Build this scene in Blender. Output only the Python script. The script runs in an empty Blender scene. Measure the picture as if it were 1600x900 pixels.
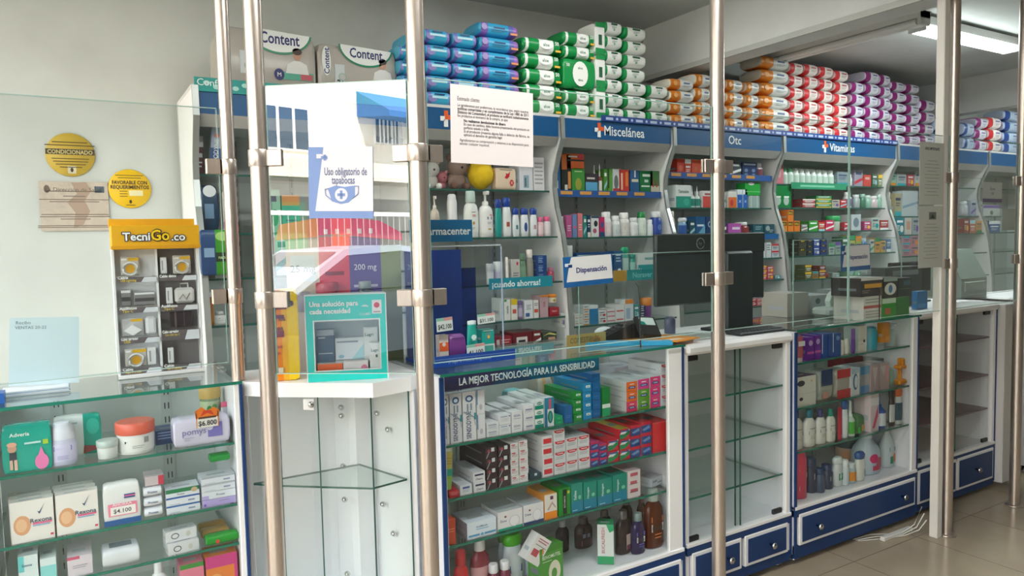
import bpy, math, random
from mathutils import Matrix, Vector
import numpy as np
random.seed(7)
S = bpy.context.scene
COL = S.collection
# ---------------------------------------------------------------- camera (world: X along the counters, Y into the shop, Z up)
F = 1146.26; YAW = .542883; PITCH = .0650304; ROLL = .0220417; EYE = 1.5
def _rot():
    cy, sy = math.cos(YAW), math.sin(YAW)
    M = np.array([[cy, -sy, 0], [0, 0, -1], [sy, cy, 0]])
    cp, sp = math.cos(PITCH), math.sin(PITCH)
    P = np.array([[1, 0, 0], [0, cp, -sp], [0, sp, cp]])
    cr, sr = math.cos(ROLL), math.sin(ROLL)
    return np.array([[cr, sr, 0], [-sr, cr, 0], [0, 0, 1]]) @ P @ M
MC = _rot()
cam_data = bpy.data.cameras.new('camera'); cam = bpy.data.objects.new('camera', cam_data); COL.objects.link(cam)
cam_data.sensor_width = 36; cam_data.lens = F / 1600 * 36; cam_data.clip_start = .02; cam_data.clip_end = 200
_m = Matrix([[MC[0][i], -MC[1][i], -MC[2][i], 0] for i in range(3)] + [[0, 0, 0, 1]])
_m.translation = Vector((0, 0, EYE)); cam.matrix_world = _m
S.camera = cam
# measuring: place along a line of constant depth y and height z that shows at image column x, and height at a row
def U(x, n, z):
    k = (x - 800) / F; r = MC[0] - k * MC[2]
    return -(r[1] * n + r[2] * (z - EYE)) / r[0]
def Z(y, u, n):
    k = (y - 450) / F; r = MC[1] - k * MC[2]
    return EYE - (r[0] * u + r[1] * n) / r[2]
# ---------------------------------------------------------------- world, sun, lamps, added fill lights, exposure
S.view_settings.view_transform = 'Standard'; S.view_settings.look = 'None'
S.view_settings.exposure = 0.5; S.view_settings.gamma = 1.0; S.view_settings.use_curve_mapping = False
S.cycles.transparent_max_bounces = 48; S.cycles.max_bounces = 7; S.cycles.diffuse_bounces = 4; S.cycles.glossy_bounces = 4
S.cycles.use_denoising = True; S.cycles.sample_clamp_indirect = 6; S.cycles.caustics_reflective = False; S.cycles.caustics_refractive = False
w = bpy.data.worlds.new('sky'); S.world = w; w.use_nodes = True
wn = w.node_tree.nodes; wl = w.node_tree.links
bg = wn['Background']; bg.inputs[0].default_value = (.86, .94, 1, 1); bg.inputs[1].default_value = 5.0
sd = bpy.data.lights.new('sun', 'SUN'); sd.energy = 11.0; sd.angle = .03; sd.color = (1, .93, .84)
so = bpy.data.objects.new('sun', sd); COL.objects.link(so)
so.rotation_euler = Vector((-.62, -.25, -.75)).to_track_quat('-Z', 'Y').to_euler()
def area(name, loc, sx, sy, power, col=(1, 1, 1), d=(0, 0, -1)):
    l = bpy.data.lights.new(name, 'AREA'); l.shape = 'RECTANGLE'; l.size = sx; l.size_y = sy; l.energy = power; l.color = col
    o = bpy.data.objects.new(name, l); COL.objects.link(o); o.location = loc
    o.rotation_euler = Vector(d).to_track_quat('-Z', 'Y').to_euler(); return o
area('added_fill_light', (1.3, 1.0, 2.9), 1.2, .3, 30, (.98, 1, .97))  # added fill out of view, no fixture behind it; brightens the interior
area('added_fill_light', (2.3, 2.9, 2.9), 1.2, .12, 8, (.98, 1, .97))  # second added fill, also out of view and without a fixture
area('tube_lamp_light', (5.0, 2.62, 2.69), 1.1, .14, 20, (.93, 1, .98))
area('tube_lamp_light', (7.3, 2.7, 2.6), 1.1, .12, 9, (.93, 1, .98))
# ---------------------------------------------------------------- materials
_mats = {}
def lin(c): return c / 12.92 if c <= .04045 else ((c + .055) / 1.055) ** 2.4
def hx(h):
    h = h.lstrip('#')
    if len(h) == 3: h = ''.join(a + a for a in h)
    return tuple(lin(int(h[i:i + 2], 16) / 255) for i in (0, 2, 4)) + (1,)
def C(h, rough=.42, metal=0., kind=None):
    key = (h, rough, metal, kind)
    if key in _mats: return _mats[key]
    m = bpy.data.materials.new('paint_' + h.strip('#')); m.use_nodes = True
    b = m.node_tree.nodes['Principled BSDF']; b.inputs['Base Color'].default_value = hx(h)
    b.inputs['Roughness'].default_value = rough; b.inputs['Metallic'].default_value = metal
    N, L = m.node_tree.nodes, m.node_tree.links
    if kind in ('wall', 'floor', 'brush', 'film', 'plaster'):
        tc = N.new('ShaderNodeTexCoord'); mp = N.new('ShaderNodeMapping'); L.new(tc.outputs['Object'], mp.inputs[0])
        nz = N.new('ShaderNodeTexNoise'); L.new(mp.outputs[0], nz.inputs[0])
        if kind == 'brush': mp.inputs['Scale'].default_value = (60, 60, 4); nz.inputs['Scale'].default_value = 8
        else: nz.inputs['Scale'].default_value = {'wall': 3, 'floor': 5, 'film': 35, 'plaster': 1.5}[kind]
        nz.inputs['Detail'].default_value = 5
        bp = N.new('ShaderNodeBump'); bp.inputs['Strength'].default_value = {'film': .35, 'brush': .05}.get(kind, .12)
        bp.inputs['Distance'].default_value = .01
        L.new(nz.outputs[0], bp.inputs['Height']); L.new(bp.outputs[0], b.inputs['Normal'])
        mx = N.new('ShaderNodeMixRGB'); mx.inputs[1].default_value = hx(h)
        mx.inputs[2].default_value = tuple(v * .88 for v in hx(h)[:3]) + (1,)
        rp = N.new('ShaderNodeValToRGB'); rp.color_ramp.elements[0].position = .35; rp.color_ramp.elements[1].position = .7
        L.new(nz.outputs[0], rp.inputs[0]); L.new(rp.outputs[0], mx.inputs[0]); L.new(mx.outputs[0], b.inputs['Base Color'])
    _mats[key] = m; return m
def glass(name, tint, refl=1.8, base=0.0, rough=.0):
    if name in _mats: return _mats[name]
    m = bpy.data.materials.new(name); m.use_nodes = True; N, L = m.node_tree.nodes, m.node_tree.links
    N.clear(); out = N.new('ShaderNodeOutputMaterial'); mix = N.new('ShaderNodeMixShader')
    tr = N.new('ShaderNodeBsdfTransparent'); tr.inputs[0].default_value = tint + (1,)
    gl = N.new('ShaderNodeBsdfGlossy'); gl.inputs['Roughness'].default_value = rough
    fr = N.new('ShaderNodeFresnel'); fr.inputs[0].default_value = 1.5
    geo = N.new('ShaderNodeNewGeometry')
    a = N.new('ShaderNodeMath'); a.operation = 'MULTIPLY_ADD'; a.inputs[1].default_value = refl; a.inputs[2].default_value = base; a.use_clamp = True
    inv = N.new('ShaderNodeMath'); inv.operation = 'SUBTRACT'; inv.inputs[0].default_value = 1
    b = N.new('ShaderNodeMath'); b.operation = 'MULTIPLY'
    L.new(fr.outputs[0], a.inputs[0]); L.new(geo.outputs['Backfacing'], inv.inputs[1]); L.new(a.outputs[0], b.inputs[0]); L.new(inv.outputs[0], b.inputs[1])
    L.new(b.outputs[0], mix.inputs[0]); L.new(tr.outputs[0], mix.inputs[1]); L.new(gl.outputs[0], mix.inputs[2]); L.new(mix.outputs[0], out.inputs[0])
    _mats[name] = m; return m
def liquid(h, t=.35):
    key = ('liq', h)
    if key in _mats: return _mats[key]
    m = bpy.data.materials.new('tinted_plastic'); m.use_nodes = True; N, L = m.node_tree.nodes, m.node_tree.links
    b = N['Principled BSDF']; b.inputs['Base Color'].default_value = hx(h); b.inputs['Roughness'].default_value = .12
    tr = N.new('ShaderNodeBsdfTransparent'); tr.inputs[0].default_value = tuple(min(1, v * 1.6 + .08) for v in hx(h)[:3]) + (1,)
    mix = N.new('ShaderNodeMixShader'); mix.inputs[0].default_value = 1 - t
    L.new(tr.outputs[0], mix.inputs[1]); L.new(b.outputs[0], mix.inputs[2]); L.new(mix.outputs[0], N['Material Output'].inputs[0])
    _mats[key] = m; return m
G_PANE = glass('glass_pane', (.965, .985, .98)); G_FRONT = glass('glass_reflective_pane', (.93, .95, .95), 2.2, .16)
G_SHELF = glass('glass_shelf', (.93, .975, .96), 1.4, .01); G_ACR = glass('clear_acrylic', (.95, .97, .98), 1.6)
G_BLUE = glass('blue_acrylic', (.16, .30, .72), 1.6); G_DOOR = glass('glass_door', (.96, .98, .975), 1.3)
EDGE = C('#1d7360', .25); EDGE_D = C('#2a5a50', .3)
WHITE = C('#f0f0f1', .45); OFFW = C('#d5d3d3', .5); MEL = C('#eceaf0', .4); BLUE = C('#10386e', .38); DBLUE = C('#075288', .38)
STEEL = C('#c9bdb4', .28, .85, 'brush'); CHROME = C('#c8c8c8', .15, 1.0); BLACK = C('#1a1a1c', .4); GREY = C('#9a9c9c', .45); ALU = C('#b4b8b6', .32, .6)
# ---------------------------------------------------------------- mesh building
class MB:
    def __init__(s): s.v = []; s.f = []; s.m = []; s.mats = []; s.sm = []
    def mi(s, mat):
        if mat not in s.mats: s.mats.append(mat)
        return s.mats.index(mat)
    def add(s, vs, fs, mat, smooth=False):
        o = len(s.v); s.v += [tuple(p) for p in vs]; k = s.mi(mat)
        for f in fs: s.f.append(tuple(o + i for i in f)); s.m.append(k); s.sm.append(smooth)
        return s
    def box(s, x0, x1, y0, y1, z0, z1, mat, bev=0.0, top=None, side=None):
        if x1 < x0: x0, x1 = x1, x0
        if y1 < y0: y0, y1 = y1, y0
        if z1 < z0: z0, z1 = z1, z0
        b = min(bev, (x1 - x0) * .45, (y1 - y0) * .45, (z1 - z0) * .45)
        if b <= 0:
            v = [(x, y, z) for z in (z0, z1) for y in (y0, y1) for x in (x0, x1)]
            s.add(v, [(0, 2, 3, 1)], mat); o = v
            s.add(v, [(0, 1, 5, 4)], mat); s.add(v, [(2, 6, 7, 3)], mat)
            s.add(v, [(0, 4, 6, 2), (1, 3, 7, 5)], side or mat); s.add(v, [(4, 5, 7, 6)], top or mat)
            return s
        v = []; X, Y, Zz = (x0, x1), (y0, y1), (z0, z1); sg = (1, -1)
        for k in range(2):
            for j in range(2):
                for i in range(2):
                    v.append((X[i], Y[j] + sg[j] * b, Zz[k] + sg[k] * b))
                    v.append((X[i] + sg[i] * b, Y[j], Zz[k] + sg[k] * b))
                    v.append((X[i] + sg[i] * b, Y[j] + sg[j] * b, Zz[k]))
        def I(i, j, k, a): return (k * 4 + j * 2 + i) * 3 + a
        f = [(I(0, 0, 0, 0), I(0, 0, 1, 0), I(0, 1, 1, 0), I(0, 1, 0, 0)), (I(1, 0, 0, 0), I(1, 1, 0, 0), I(1, 1, 1, 0), I(1, 0, 1, 0)),
             (I(0, 0, 0, 1), I(1, 0, 0, 1), I(1, 0, 1, 1), I(0, 0, 1, 1)), (I(0, 1, 0, 1), I(0, 1, 1, 1), I(1, 1, 1, 1), I(1, 1, 0, 1)),
             (I(0, 0, 0, 2), I(0, 1, 0, 2), I(1, 1, 0, 2), I(1, 0, 0, 2)), (I(0, 0, 1, 2), I(1, 0, 1, 2), I(1, 1, 1, 2), I(0, 1, 1, 2))]
        for k in range(2):
            for j in range(2):
                for i in range(2):
                    t = (I(i, j, k, 0), I(i, j, k, 1), I(i, j, k, 2)); f.append(t if (i + j + k) % 2 == 0 else t[::-1])
        for a, b2 in ((0, 1), (1, 0)):
            f.append((I(a, b2, 0, 0), I(a, b2, 0, 1), I(a, b2, 1, 1), I(a, b2, 1, 0)))
            f.append((I(a, a, 0, 0), I(a, a, 1, 0), I(a, a, 1, 1), I(a, a, 0, 1)))
            f.append((I(a, 0, b2, 0), I(a, 1, b2, 0), I(a, 1, b2, 2), I(a, 0, b2, 2)))
            f.append((I(a, 0, a, 0), I(a, 0, a, 2), I(a, 1, a, 2), I(a, 1, a, 0)))
            f.append((I(0, a, b2, 1), I(0, a, b2, 2), I(1, a, b2, 2), I(1, a, b2, 1)))
            f.append((I(0, a, a, 1), I(1, a, a, 1), I(1, a, a, 2), I(0, a, a, 2)))
        s.add(v, f, mat); return s
    def prism(s, pts, a0, a1, mat, axis='z', cap=None):
        def P(p, a): return {'z': (p[0], p[1], a), 'x': (a, p[0], p[1]), 'y': (p[0], a, p[1])}[axis]
        n = len(pts); v = [P(p, a0) for p in pts] + [P(p, a1) for p in pts]
        s.add(v, [(i, (i + 1) % n, n + (i + 1) % n, n + i) for i in range(n)], mat)
        s.add(v, [tuple(range(n - 1, -1, -1)), tuple(range(n, 2 * n))], cap or mat); return s
    def lathe(s, prof, mat, seg=18, cx=0, cy=0, sx=1, sy=1, a0=0, a1=360, z0=0):
        full = a1 - a0 >= 360; n = seg if full else seg + 1; v = []
        for r, z in prof:
            for i in range(n):
                a = math.radians(a0 + (a1 - a0) * i / seg); v.append((cx + r * sx * math.cos(a), cy + r * sy * math.sin(a), z + z0))
        f = []
        for j in range(len(prof) - 1):
            for i in range(seg):
                k = (i + 1) % n; f.append((j * n + i, j * n + k, (j + 1) * n + k, (j + 1) * n + i))
        s.add(v, f, mat, True)
        if full:
            if prof[0][0] > 1e-5: s.add(v[:n], [tuple(range(n - 1, -1, -1))], mat)
            if prof[-1][0] > 1e-5: s.add(v[-n:], [tuple(range(n))], mat)
        return s
    def tube(s, pts, r, mat, seg=8):
        pts = [Vector(p) for p in pts]; v = []; n = len(pts)
        for i, p in enumerate(pts):
            t = (pts[min(i + 1, n - 1)] - pts[max(i - 1, 0)]).normalized()
            a = t.cross(Vector((0, 0, 1)) if abs(t.z) < .9 else Vector((1, 0, 0))).normalized(); b = t.cross(a)
            for k in range(seg):
                q = 2 * math.pi * k / seg; v.append(p + r * (math.cos(q) * a + math.sin(q) * b))
        f = [(i * seg + k, i * seg + (k + 1) % seg, (i + 1) * seg + (k + 1) % seg, (i + 1) * seg + k) for i in range(n - 1) for k in range(seg)]
        s.add(v, f, mat, True); s.add(v, [tuple(range(seg - 1, -1, -1)), tuple(range((n - 1) * seg, n * seg))], mat); return s
    def rect(s, x0, z0, x1, z1, y, mat):      # thin print on a face that looks towards -y
        return s.add([(x0, y, z0), (x1, y, z0), (x1, y, z1), (x0, y, z1)], [(0, 1, 2, 3)], mat)
    def ell(s, cx, cz, rx, rz, y, mat, n=18, a0=0, a1=360):
        v = [(cx + rx * math.cos(math.radians(a0 + (a1 - a0) * i / n)), y, cz + rz * math.sin(math.radians(a0 + (a1 - a0) * i / n))) for i in range(n)]
        return s.add(v, [tuple(range(n))], mat)
    def poly(s, pts, y, mat): return s.add([(p[0], y, p[1]) for p in pts], [tuple(range(len(pts)))], mat)
    def text(s, t, x, z, h, y, mat, maxw=None, vert=False, ctr=True, rot=0., bold=0.0):
        tv, tf, tw = glyphs(t, bold); k = h
        wid = tw * k; kx = k * (maxw / wid if maxw and wid > maxw else 1); wid = tw * kx
        out = []
        for (a, b) in tv:
            a = a * kx - (wid / 2 if ctr else 0); b = b * k - (.36 * k if ctr else 0)
            if vert: a, b = -b, a
            if rot: a, b = a * math.cos(rot) - b * math.sin(rot), a * math.sin(rot) + b * math.cos(rot)
            out.append((x + a, y, z + b))
        return s.add(out, tf, mat)
    def xf(s, M, i0=0):
        for i in range(i0, len(s.v)): s.v[i] = tuple(M @ Vector(s.v[i]))
        return s
    def mesh(s, name):
        me = bpy.data.meshes.new(name); me.from_pydata(s.v, [], s.f)
        for m in s.mats: me.materials.append(m)
        me.polygons.foreach_set('material_index', s.m); me.polygons.foreach_set('use_smooth', s.sm); me.update(); return me
    def build(s, name, parent=None):
        o = bpy.data.objects.new(name, s.mesh(name)); COL.objects.link(o)
        if parent: o.parent = parent
        return o
_gl = {}
def glyphs(t, bold=0.0):
    if (t, bold) in _gl: return _gl[(t, bold)]
    c = bpy.data.curves.new('t', 'FONT'); c.body = t; c.size = 1.0; c.resolution_u = 2; c.offset = bold; c.fill_mode = 'FRONT'
    o = bpy.data.objects.new('t', c); COL.objects.link(o); bpy.context.view_layer.update()
    me = bpy.data.meshes.new_from_object(o.evaluated_get(bpy.context.evaluated_depsgraph_get()))
    vs = [(v.co.x, v.co.y) for v in me.vertices]; fs = [tuple(p.vertices) for p in me.polygons]
    x0 = min((v[0] for v in vs), default=0); x1 = max((v[0] for v in vs), default=1)
    bpy.data.objects.remove(o); bpy.data.curves.remove(c); bpy.data.meshes.remove(me)
    r = ([(a - x0, b) for a, b in vs], fs, max(x1 - x0, 1e-3)); _gl[(t, bold)] = r; return r
def tag(o, label=None, cat=None, group=None, kind=None):
    if label: o['label'] = label
    if cat: o['category'] = cat
    if group: o['group'] = group
    if kind: o['kind'] = kind
    return o
def thing(name, label, cat, loc=(0, 0, 0), rz=0, group=None):
    o = bpy.data.objects.new(name, None); COL.objects.link(o); o.location = loc; o.rotation_euler = (0, 0, rz); o.empty_display_size = .05
    return tag(o, label, cat, group)
def struct(name, mb): return tag(mb.build(name), kind='structure')
# ================================================================ setting
WALLM = C('#d6d9d4', .8, 0, 'wall'); CEILM = C('#c4c8c6', .85, 0, 'wall')
b = MB(); b.box(-3, 9.5, -2.6, 4.1, -.06, 0, C('#b0a18c', .22, 0, 'floor'))
for k in range(-6, 20): b.box(k * .5 - .0015, k * .5 + .0015, -2.6, 4.1, 0, .0006, C('#6e6252', .6))
for k in range(-5, 9): b.box(-3, 9.5, k * .5 - .0015, k * .5 + .0015, 0, .0006, C('#6e6252', .6))
struct('floor', b)
struct('wall_back', MB().box(-3, 9.5, 4.0, 4.12, 0, 3.1, WALLM))
struct('wall_right', MB().box(9.4, 9.5, -2.6, 4.0, 0, 3.0, WALLM))
struct('wall_front_unseen', MB().box(-1.6, 9.4, -2.7, -2.6, 0, 3.0, C('#7d7a76', .8, 0, 'wall')))  # unseen wall behind the camera, extended left to block sky reflections in the panes
struct('ceiling', MB().box(-1.6, 3.53, -2.6, 4.0, 2.95, 3.05, CEILM).box(3.72, 9.4, -2.6, 4.0, 2.82, 3.05, CEILM))
b = MB(); b.box(3.53, 3.72, -2.6, 4.0, 2.6, 2.95, C('#dddedd', .75, 0, 'wall')); struct('ceiling_beam', b)
b = MB(); b.box(3.515, 3.53, -2.6, 3.99, 2.6, 2.622, C('#b9bab6', .5)); b.box(3.50, 3.515, -2.6, 3.99, 2.585, 2.60, C('#b9bab6', .5)); struct('trim_1', b)
struct('ceiling_lintel', MB().box(6.75, 6.9, -2.6, 4.0, 2.52, 2.82, C('#c9ccc8', .8, 0, 'wall')))
# certificates and stickers on the wall at the left
def at_wall(x, y, n=3.995): # point on the back wall seen at this place
    u = 0
    for _ in range(30):
        z = Z(y, u, n); u = U(x, n, z)
    return u, Z(y, u, n)
u, z = at_wall(110, 242)
b = MB(); b.lathe([(.0, 0), (.098, 0), (.100, .001), (.098, .003), (0, .003)], C('#c9a83a', .5), 40)
b.xf(Matrix.Rotation(math.radians(90), 4, 'X'))
D = C('#4a3c1e', .6)
b.rect(-.098, .0, .098, .026, -.0036, C('#4c4434', .6)); b.text('CONDICIONADO', 0, .013, .026, -.0042, C('#d8c47a', .6), .18, bold=.02)
for i, ww in enumerate((.07, .1)): b.rect(-ww, .055 - i * .014, ww, .059 - i * .014, -.0036, D)
for i, ww in enumerate((.15, .14, .12, .09)): b.rect(-ww / 2, -.02 - i * .013, ww / 2, -.0165 - i * .013, -.0036, D)
b.rect(-.014, -.086, .02, -.052, -.0036, C('#d9cfae', .6)); b.ell(.003, -.07, .006, .010, -.004, D)
o = b.build('round_sticker'); o.location = (u, 3.994, z); tag(o, 'faded mustard round sticker reading CONDICIONADO high on the left wall', 'sticker')
u, z = at_wall(203, 295)
b = MB(); b.lathe([(.0, 0), (.091, 0), (.093, .001), (.091, .003), (0, .003)], C('#f0c000', .45), 40)
b.xf(Matrix.Rotation(math.radians(90), 4, 'X'))
b.text('FAVORABLE CON', 0, .03, .024, -.0042, D, .15, bold=.03); b.text('REQUERIMIENTOS', 0, .008, .024, -.0042, D, .165, bold=.03)
for i, ww in enumerate((.06, .05)): b.rect(-ww, .062 - i * .012, ww, .065 - i * .012, -.0036, D)
b.rect(-.005, -.034, .055, -.008, -.0036, C('#efe3b0', .6))
for i in range(3): b.rect(-.045, -.014 - i * .012, -.012, -.011 - i * .012, -.0036, D)
b.ell(0, -.062, .006, .009, -.0036, D); b.rect(-.02, -.08, .02, -.077, -.0036, D)
o = b.build('round_sticker'); o.location = (u, 3.994, z); tag(o, 'bright yellow round sticker reading FAVORABLE CON REQUERIMIENTOS beside the certificate', 'sticker')
ul, zt = at_wall(60, 283); ur, zb = at_wall(172, 360)
b = MB(); b.box(ul, ur, 3.990, 3.994, zb, zt, C('#d0c0b0', .6, 0, 'film')); T = C('#7a6a5c', .6)
cu = (ul + ur) / 2; b.text('La Dirección de Salud', cu, zt - .036, .026, 3.9894, T, .24)
for i, (ww, dz) in enumerate(((.22, .056), (.09, .085), (.28, .105), (.2, .118), (.27, .195), (.28, .208), (.12, .222), (.3, .262), (.3, .272))):
    dz *= (zt - zb) / .295; b.rect(cu - ww / 2, zt - dz - .0035, cu + ww / 2, zt - dz, 3.9894, T)
b.ell(ul + .03, zt - .035, .012, .018, 3.9894, T); b.rect(ur - .055, zt - .05, ur - .015, zt - .02, 3.9894, C('#5a6470', .6))
q_ = (zt - zb) / .285; b.poly([(cu - .01, zt - q_ * .005), (cu + .05, zt - q_ * .002), (cu + .07, zt - q_ * .05), (cu + .04, zt - q_ * .11), (cu + .06, zt - q_ * .17), (cu + .03, zt - q_ * .25), (cu - .01, zt - q_ * .27), (cu - .0, zt - q_ * .18), (cu - .03, zt - q_ * .12), (cu + .01, zt - q_ * .07)], 3.9897, C('#b49a88', .7))
tag(b.build('certificate'), 'beige stained health certificate sheet taped to the left wall', 'certificate')
# ================================================================ wall shelving
H_BOT, H_TOP = 2.08, 2.19
PROF = [(3.465, 2.20), (3.46, 2.07), (3.50, 1.99), (3.545, 1.88), (3.552, 1.80), (3.53, 1.68), (3.475, 1.53), (3.445, 1.38), (3.425, 1.2), (3.41, 1.05), (3.40, .8), (3.40, 0)]
def front_at(z):
    for (a, b2), (c, d) in zip(PROF, PROF[1:]):
        if d <= z <= b2: return a + (c - a) * (b2 - z) / (b2 - d)
    return 3.4
def gondola(u0, u1, zs, label, left=True, logo=None, title=None, rails=()):
    t = thing('shelving_unit', label, 'shelving', (u0, 3.9, 0))
    o = Vector((u0, 3.9, 0)); pr = lambda mb, nm: mb.xf(Matrix.Translation(-o)).build(nm, t)
    pr(MB().box(u0, u1, 3.93, 3.95, 0, 2.2, C('#cfd0d0', .5)), 'back_panel')
    u0 += .0005; u1 -= .0005
    for uu in (u0 + .010, u1 - .010):
        if uu > u0 + .1 and left != 'both': continue
        m = MB(); m.prism([(3.93, 0), (3.93, 2.2)] + PROF, uu - .009, uu + .009, WHITE, 'x'); pr(m, 'side_panel')
        m = MB()
        for (a, z1), (c, z0) in zip(PROF, PROF[1:]):
            m.prism([(a, z1), (a - .014, z1), (c - .014, z0), (c, z0)], uu - .010, uu + .016, ALU, 'x')
        pr(m, 'edge_trim')
    m = MB(); m.box(u0 + .014, u1 - .014, 3.46, 3.475, H_BOT, H_TOP, DBLUE); m.box(u0, u1, 3.46, 3.95, H_TOP, 2.205, OFFW)
    h = pr(m, 'header_panel')
    m = MB(); m.prism([(3.46, H_BOT), (3.475, H_BOT), (3.51, 2.035), (3.50, 2.03)], u0 + .014, u1 - .014, C('#b9b8b6', .5), 'x')
    m.box(u0 + .014, u1 - .014, 3.50, 3.93, 2.05, 2.06, OFFW); pr(m, 'valance')
    if logo is not None:
        m = MB(); x = logo; zc = 2.135; r = .03
        m.rect(x - .012, zc - .005, x + .012, zc + r + .012, 3.458, C('#e8622e')); m.rect(x - .012, zc - .005, x + .035, zc + .019, 3.4575, C('#e8622e'))
        m.rect(x - .034, zc - .012, x - .008, zc + .012, 3.4572, C('#f0f0f0')); m.rect(x - .014, zc - .042, x + .010, zc - .004, 3.4572, C('#f0f0f0')); pr(m, 'cross_emblem')
    if title:
        m = MB(); m.text(title[0], title[1], 2.137, .080, 3.458, C('#f2f4f6'), title[2], ctr=False, bold=.012)
        pr(m.xf(Matrix.Translation((0, 0, -.03))), 'lettering')
    for z in zs:
        n = front_at(z) + .015
        m = MB(); m.box(u0 + .012, u1 - .012, n, 3.93, z - .010, z, G_SHELF); m.box(u0 + .012, u1 - .012, n - .003, n, z - .010, z, EDGE_D); pr(m, 'shelf')
        if z in rails:
            m = MB(); m.box(u0 + .014, u1 - .014, n - .010, n - .004, z - .028, z + .012, C('#27569a'))
            k = 0; x = u0 + .06
            while x + .09 < u1 - .05: m.box(x, x + .085, n - .0125, n - .010, z - .014, z + .006, C('#d59a52')); x += .14
            pr(m, 'price_rail')
    for x in (u0 + .25 * (u1 - u0), u0 + .52 * (u1 - u0), u0 + .8 * (u1 - u0)):
        m = MB(); m.box(x - .011, x + .011, 3.925, 3.93, .3, 2.03, C('#b4b4b2'))
        for k in range(34): m.rect(x - .003, .35 + k * .05, x + .003, .375 + k * .05, 3.9245, C('#5a5a5a'))
        pr(m, 'slotted_upright')
    pr(MB().box(u0 + .01, u1 - .01, 3.41, 3.93, .02, .62, WHITE), 'base_cupboard')
    return t
Z1 = (1.783, 1.518, 1.262, 1.062, .905); Z2 = (1.776, 1.508, 1.275, .995, .8); Z3 = (1.905, 1.689, 1.498, 1.338, 1.187, 1.013)
Z4 = (1.865, 1.694, 1.517, 1.34, 1.17, 1.0); Z0 = (1.83, 1.56, 1.36, 1.152, .9); Z6 = (1.88, 1.626, 1.474, 1.3, 1.1)
gondola(.494, 1.52, Z0, 'white wall shelving with teal topped blue header at the left end of the row', logo=None)
gondola(1.52, 2.43, Z1, 'white wall shelving with soft toys and shampoo behind the taped notice', logo=U(697, 3.46, 2.13))
gondola(2.43, 3.29, Z2, 'white wall shelving under the blue Miscelánea header', logo=U(936, 3.46, 2.13), title=('Miscelánea', U(944, 3.46, 2.13), .31), rails=(1.776,))
gondola(3.29, 4.33, Z3, 'white wall shelving under the blue Otc header', title=('Otc', U(1138, 3.46, 2.13), .12), rails=(1.905,))
gondola(4.33, 5.70, Z4, 'white wall shelving under the blue Vitaminas header', logo=U(1289, 3.46, 2.13), title=('Vitaminas', U(1296, 3.46, 2.13), .3))
gondola(5.70, 7.1, Z6, 'white wall shelving right of the Vitaminas section, behind the papers taped on glass')
gondola(7.1, 8.5, Z6, 'white wall shelving at the far right end of the row', left='both')
m = MB(); u0, u1 = 3.0, 7.0
m.box(2.72, 5.69, 3.447, 3.453, 2.188, 2.222, C('#23448e')); x = 2.75
while x < 5.64:
    m.rect(x, 2.196, x + .055, 2.211, 3.4464, C('#b9c6e4')); m.ell(x + .085, 2.204, .009, .008, 3.4464, C('#b9c6e4')); x += .115
tag(m.build('shelf_banner'), 'dark blue printed strip running along the top of the Miscelánea to Vitaminas headers', 'banner')
m = MB(); m.box(.505, 1.5, 3.452, 3.458, 2.175, 2.235, C('#1c9a94')); m.text('Confort', U(308, 3.45, 2.2), 2.2, .042, 3.4514, C('#e8f6f4'), ctr=False)
for k in range(7):
    m.ell(U(323, 3.45, 2.2) + .04 * k, 2.205 + .008 * (-1) ** k, .014, .01, 3.4515, C('#a8ded8'))
tag(m.build('shelf_banner'), 'teal printed strip on top of the leftmost shelving header', 'banner')
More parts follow.
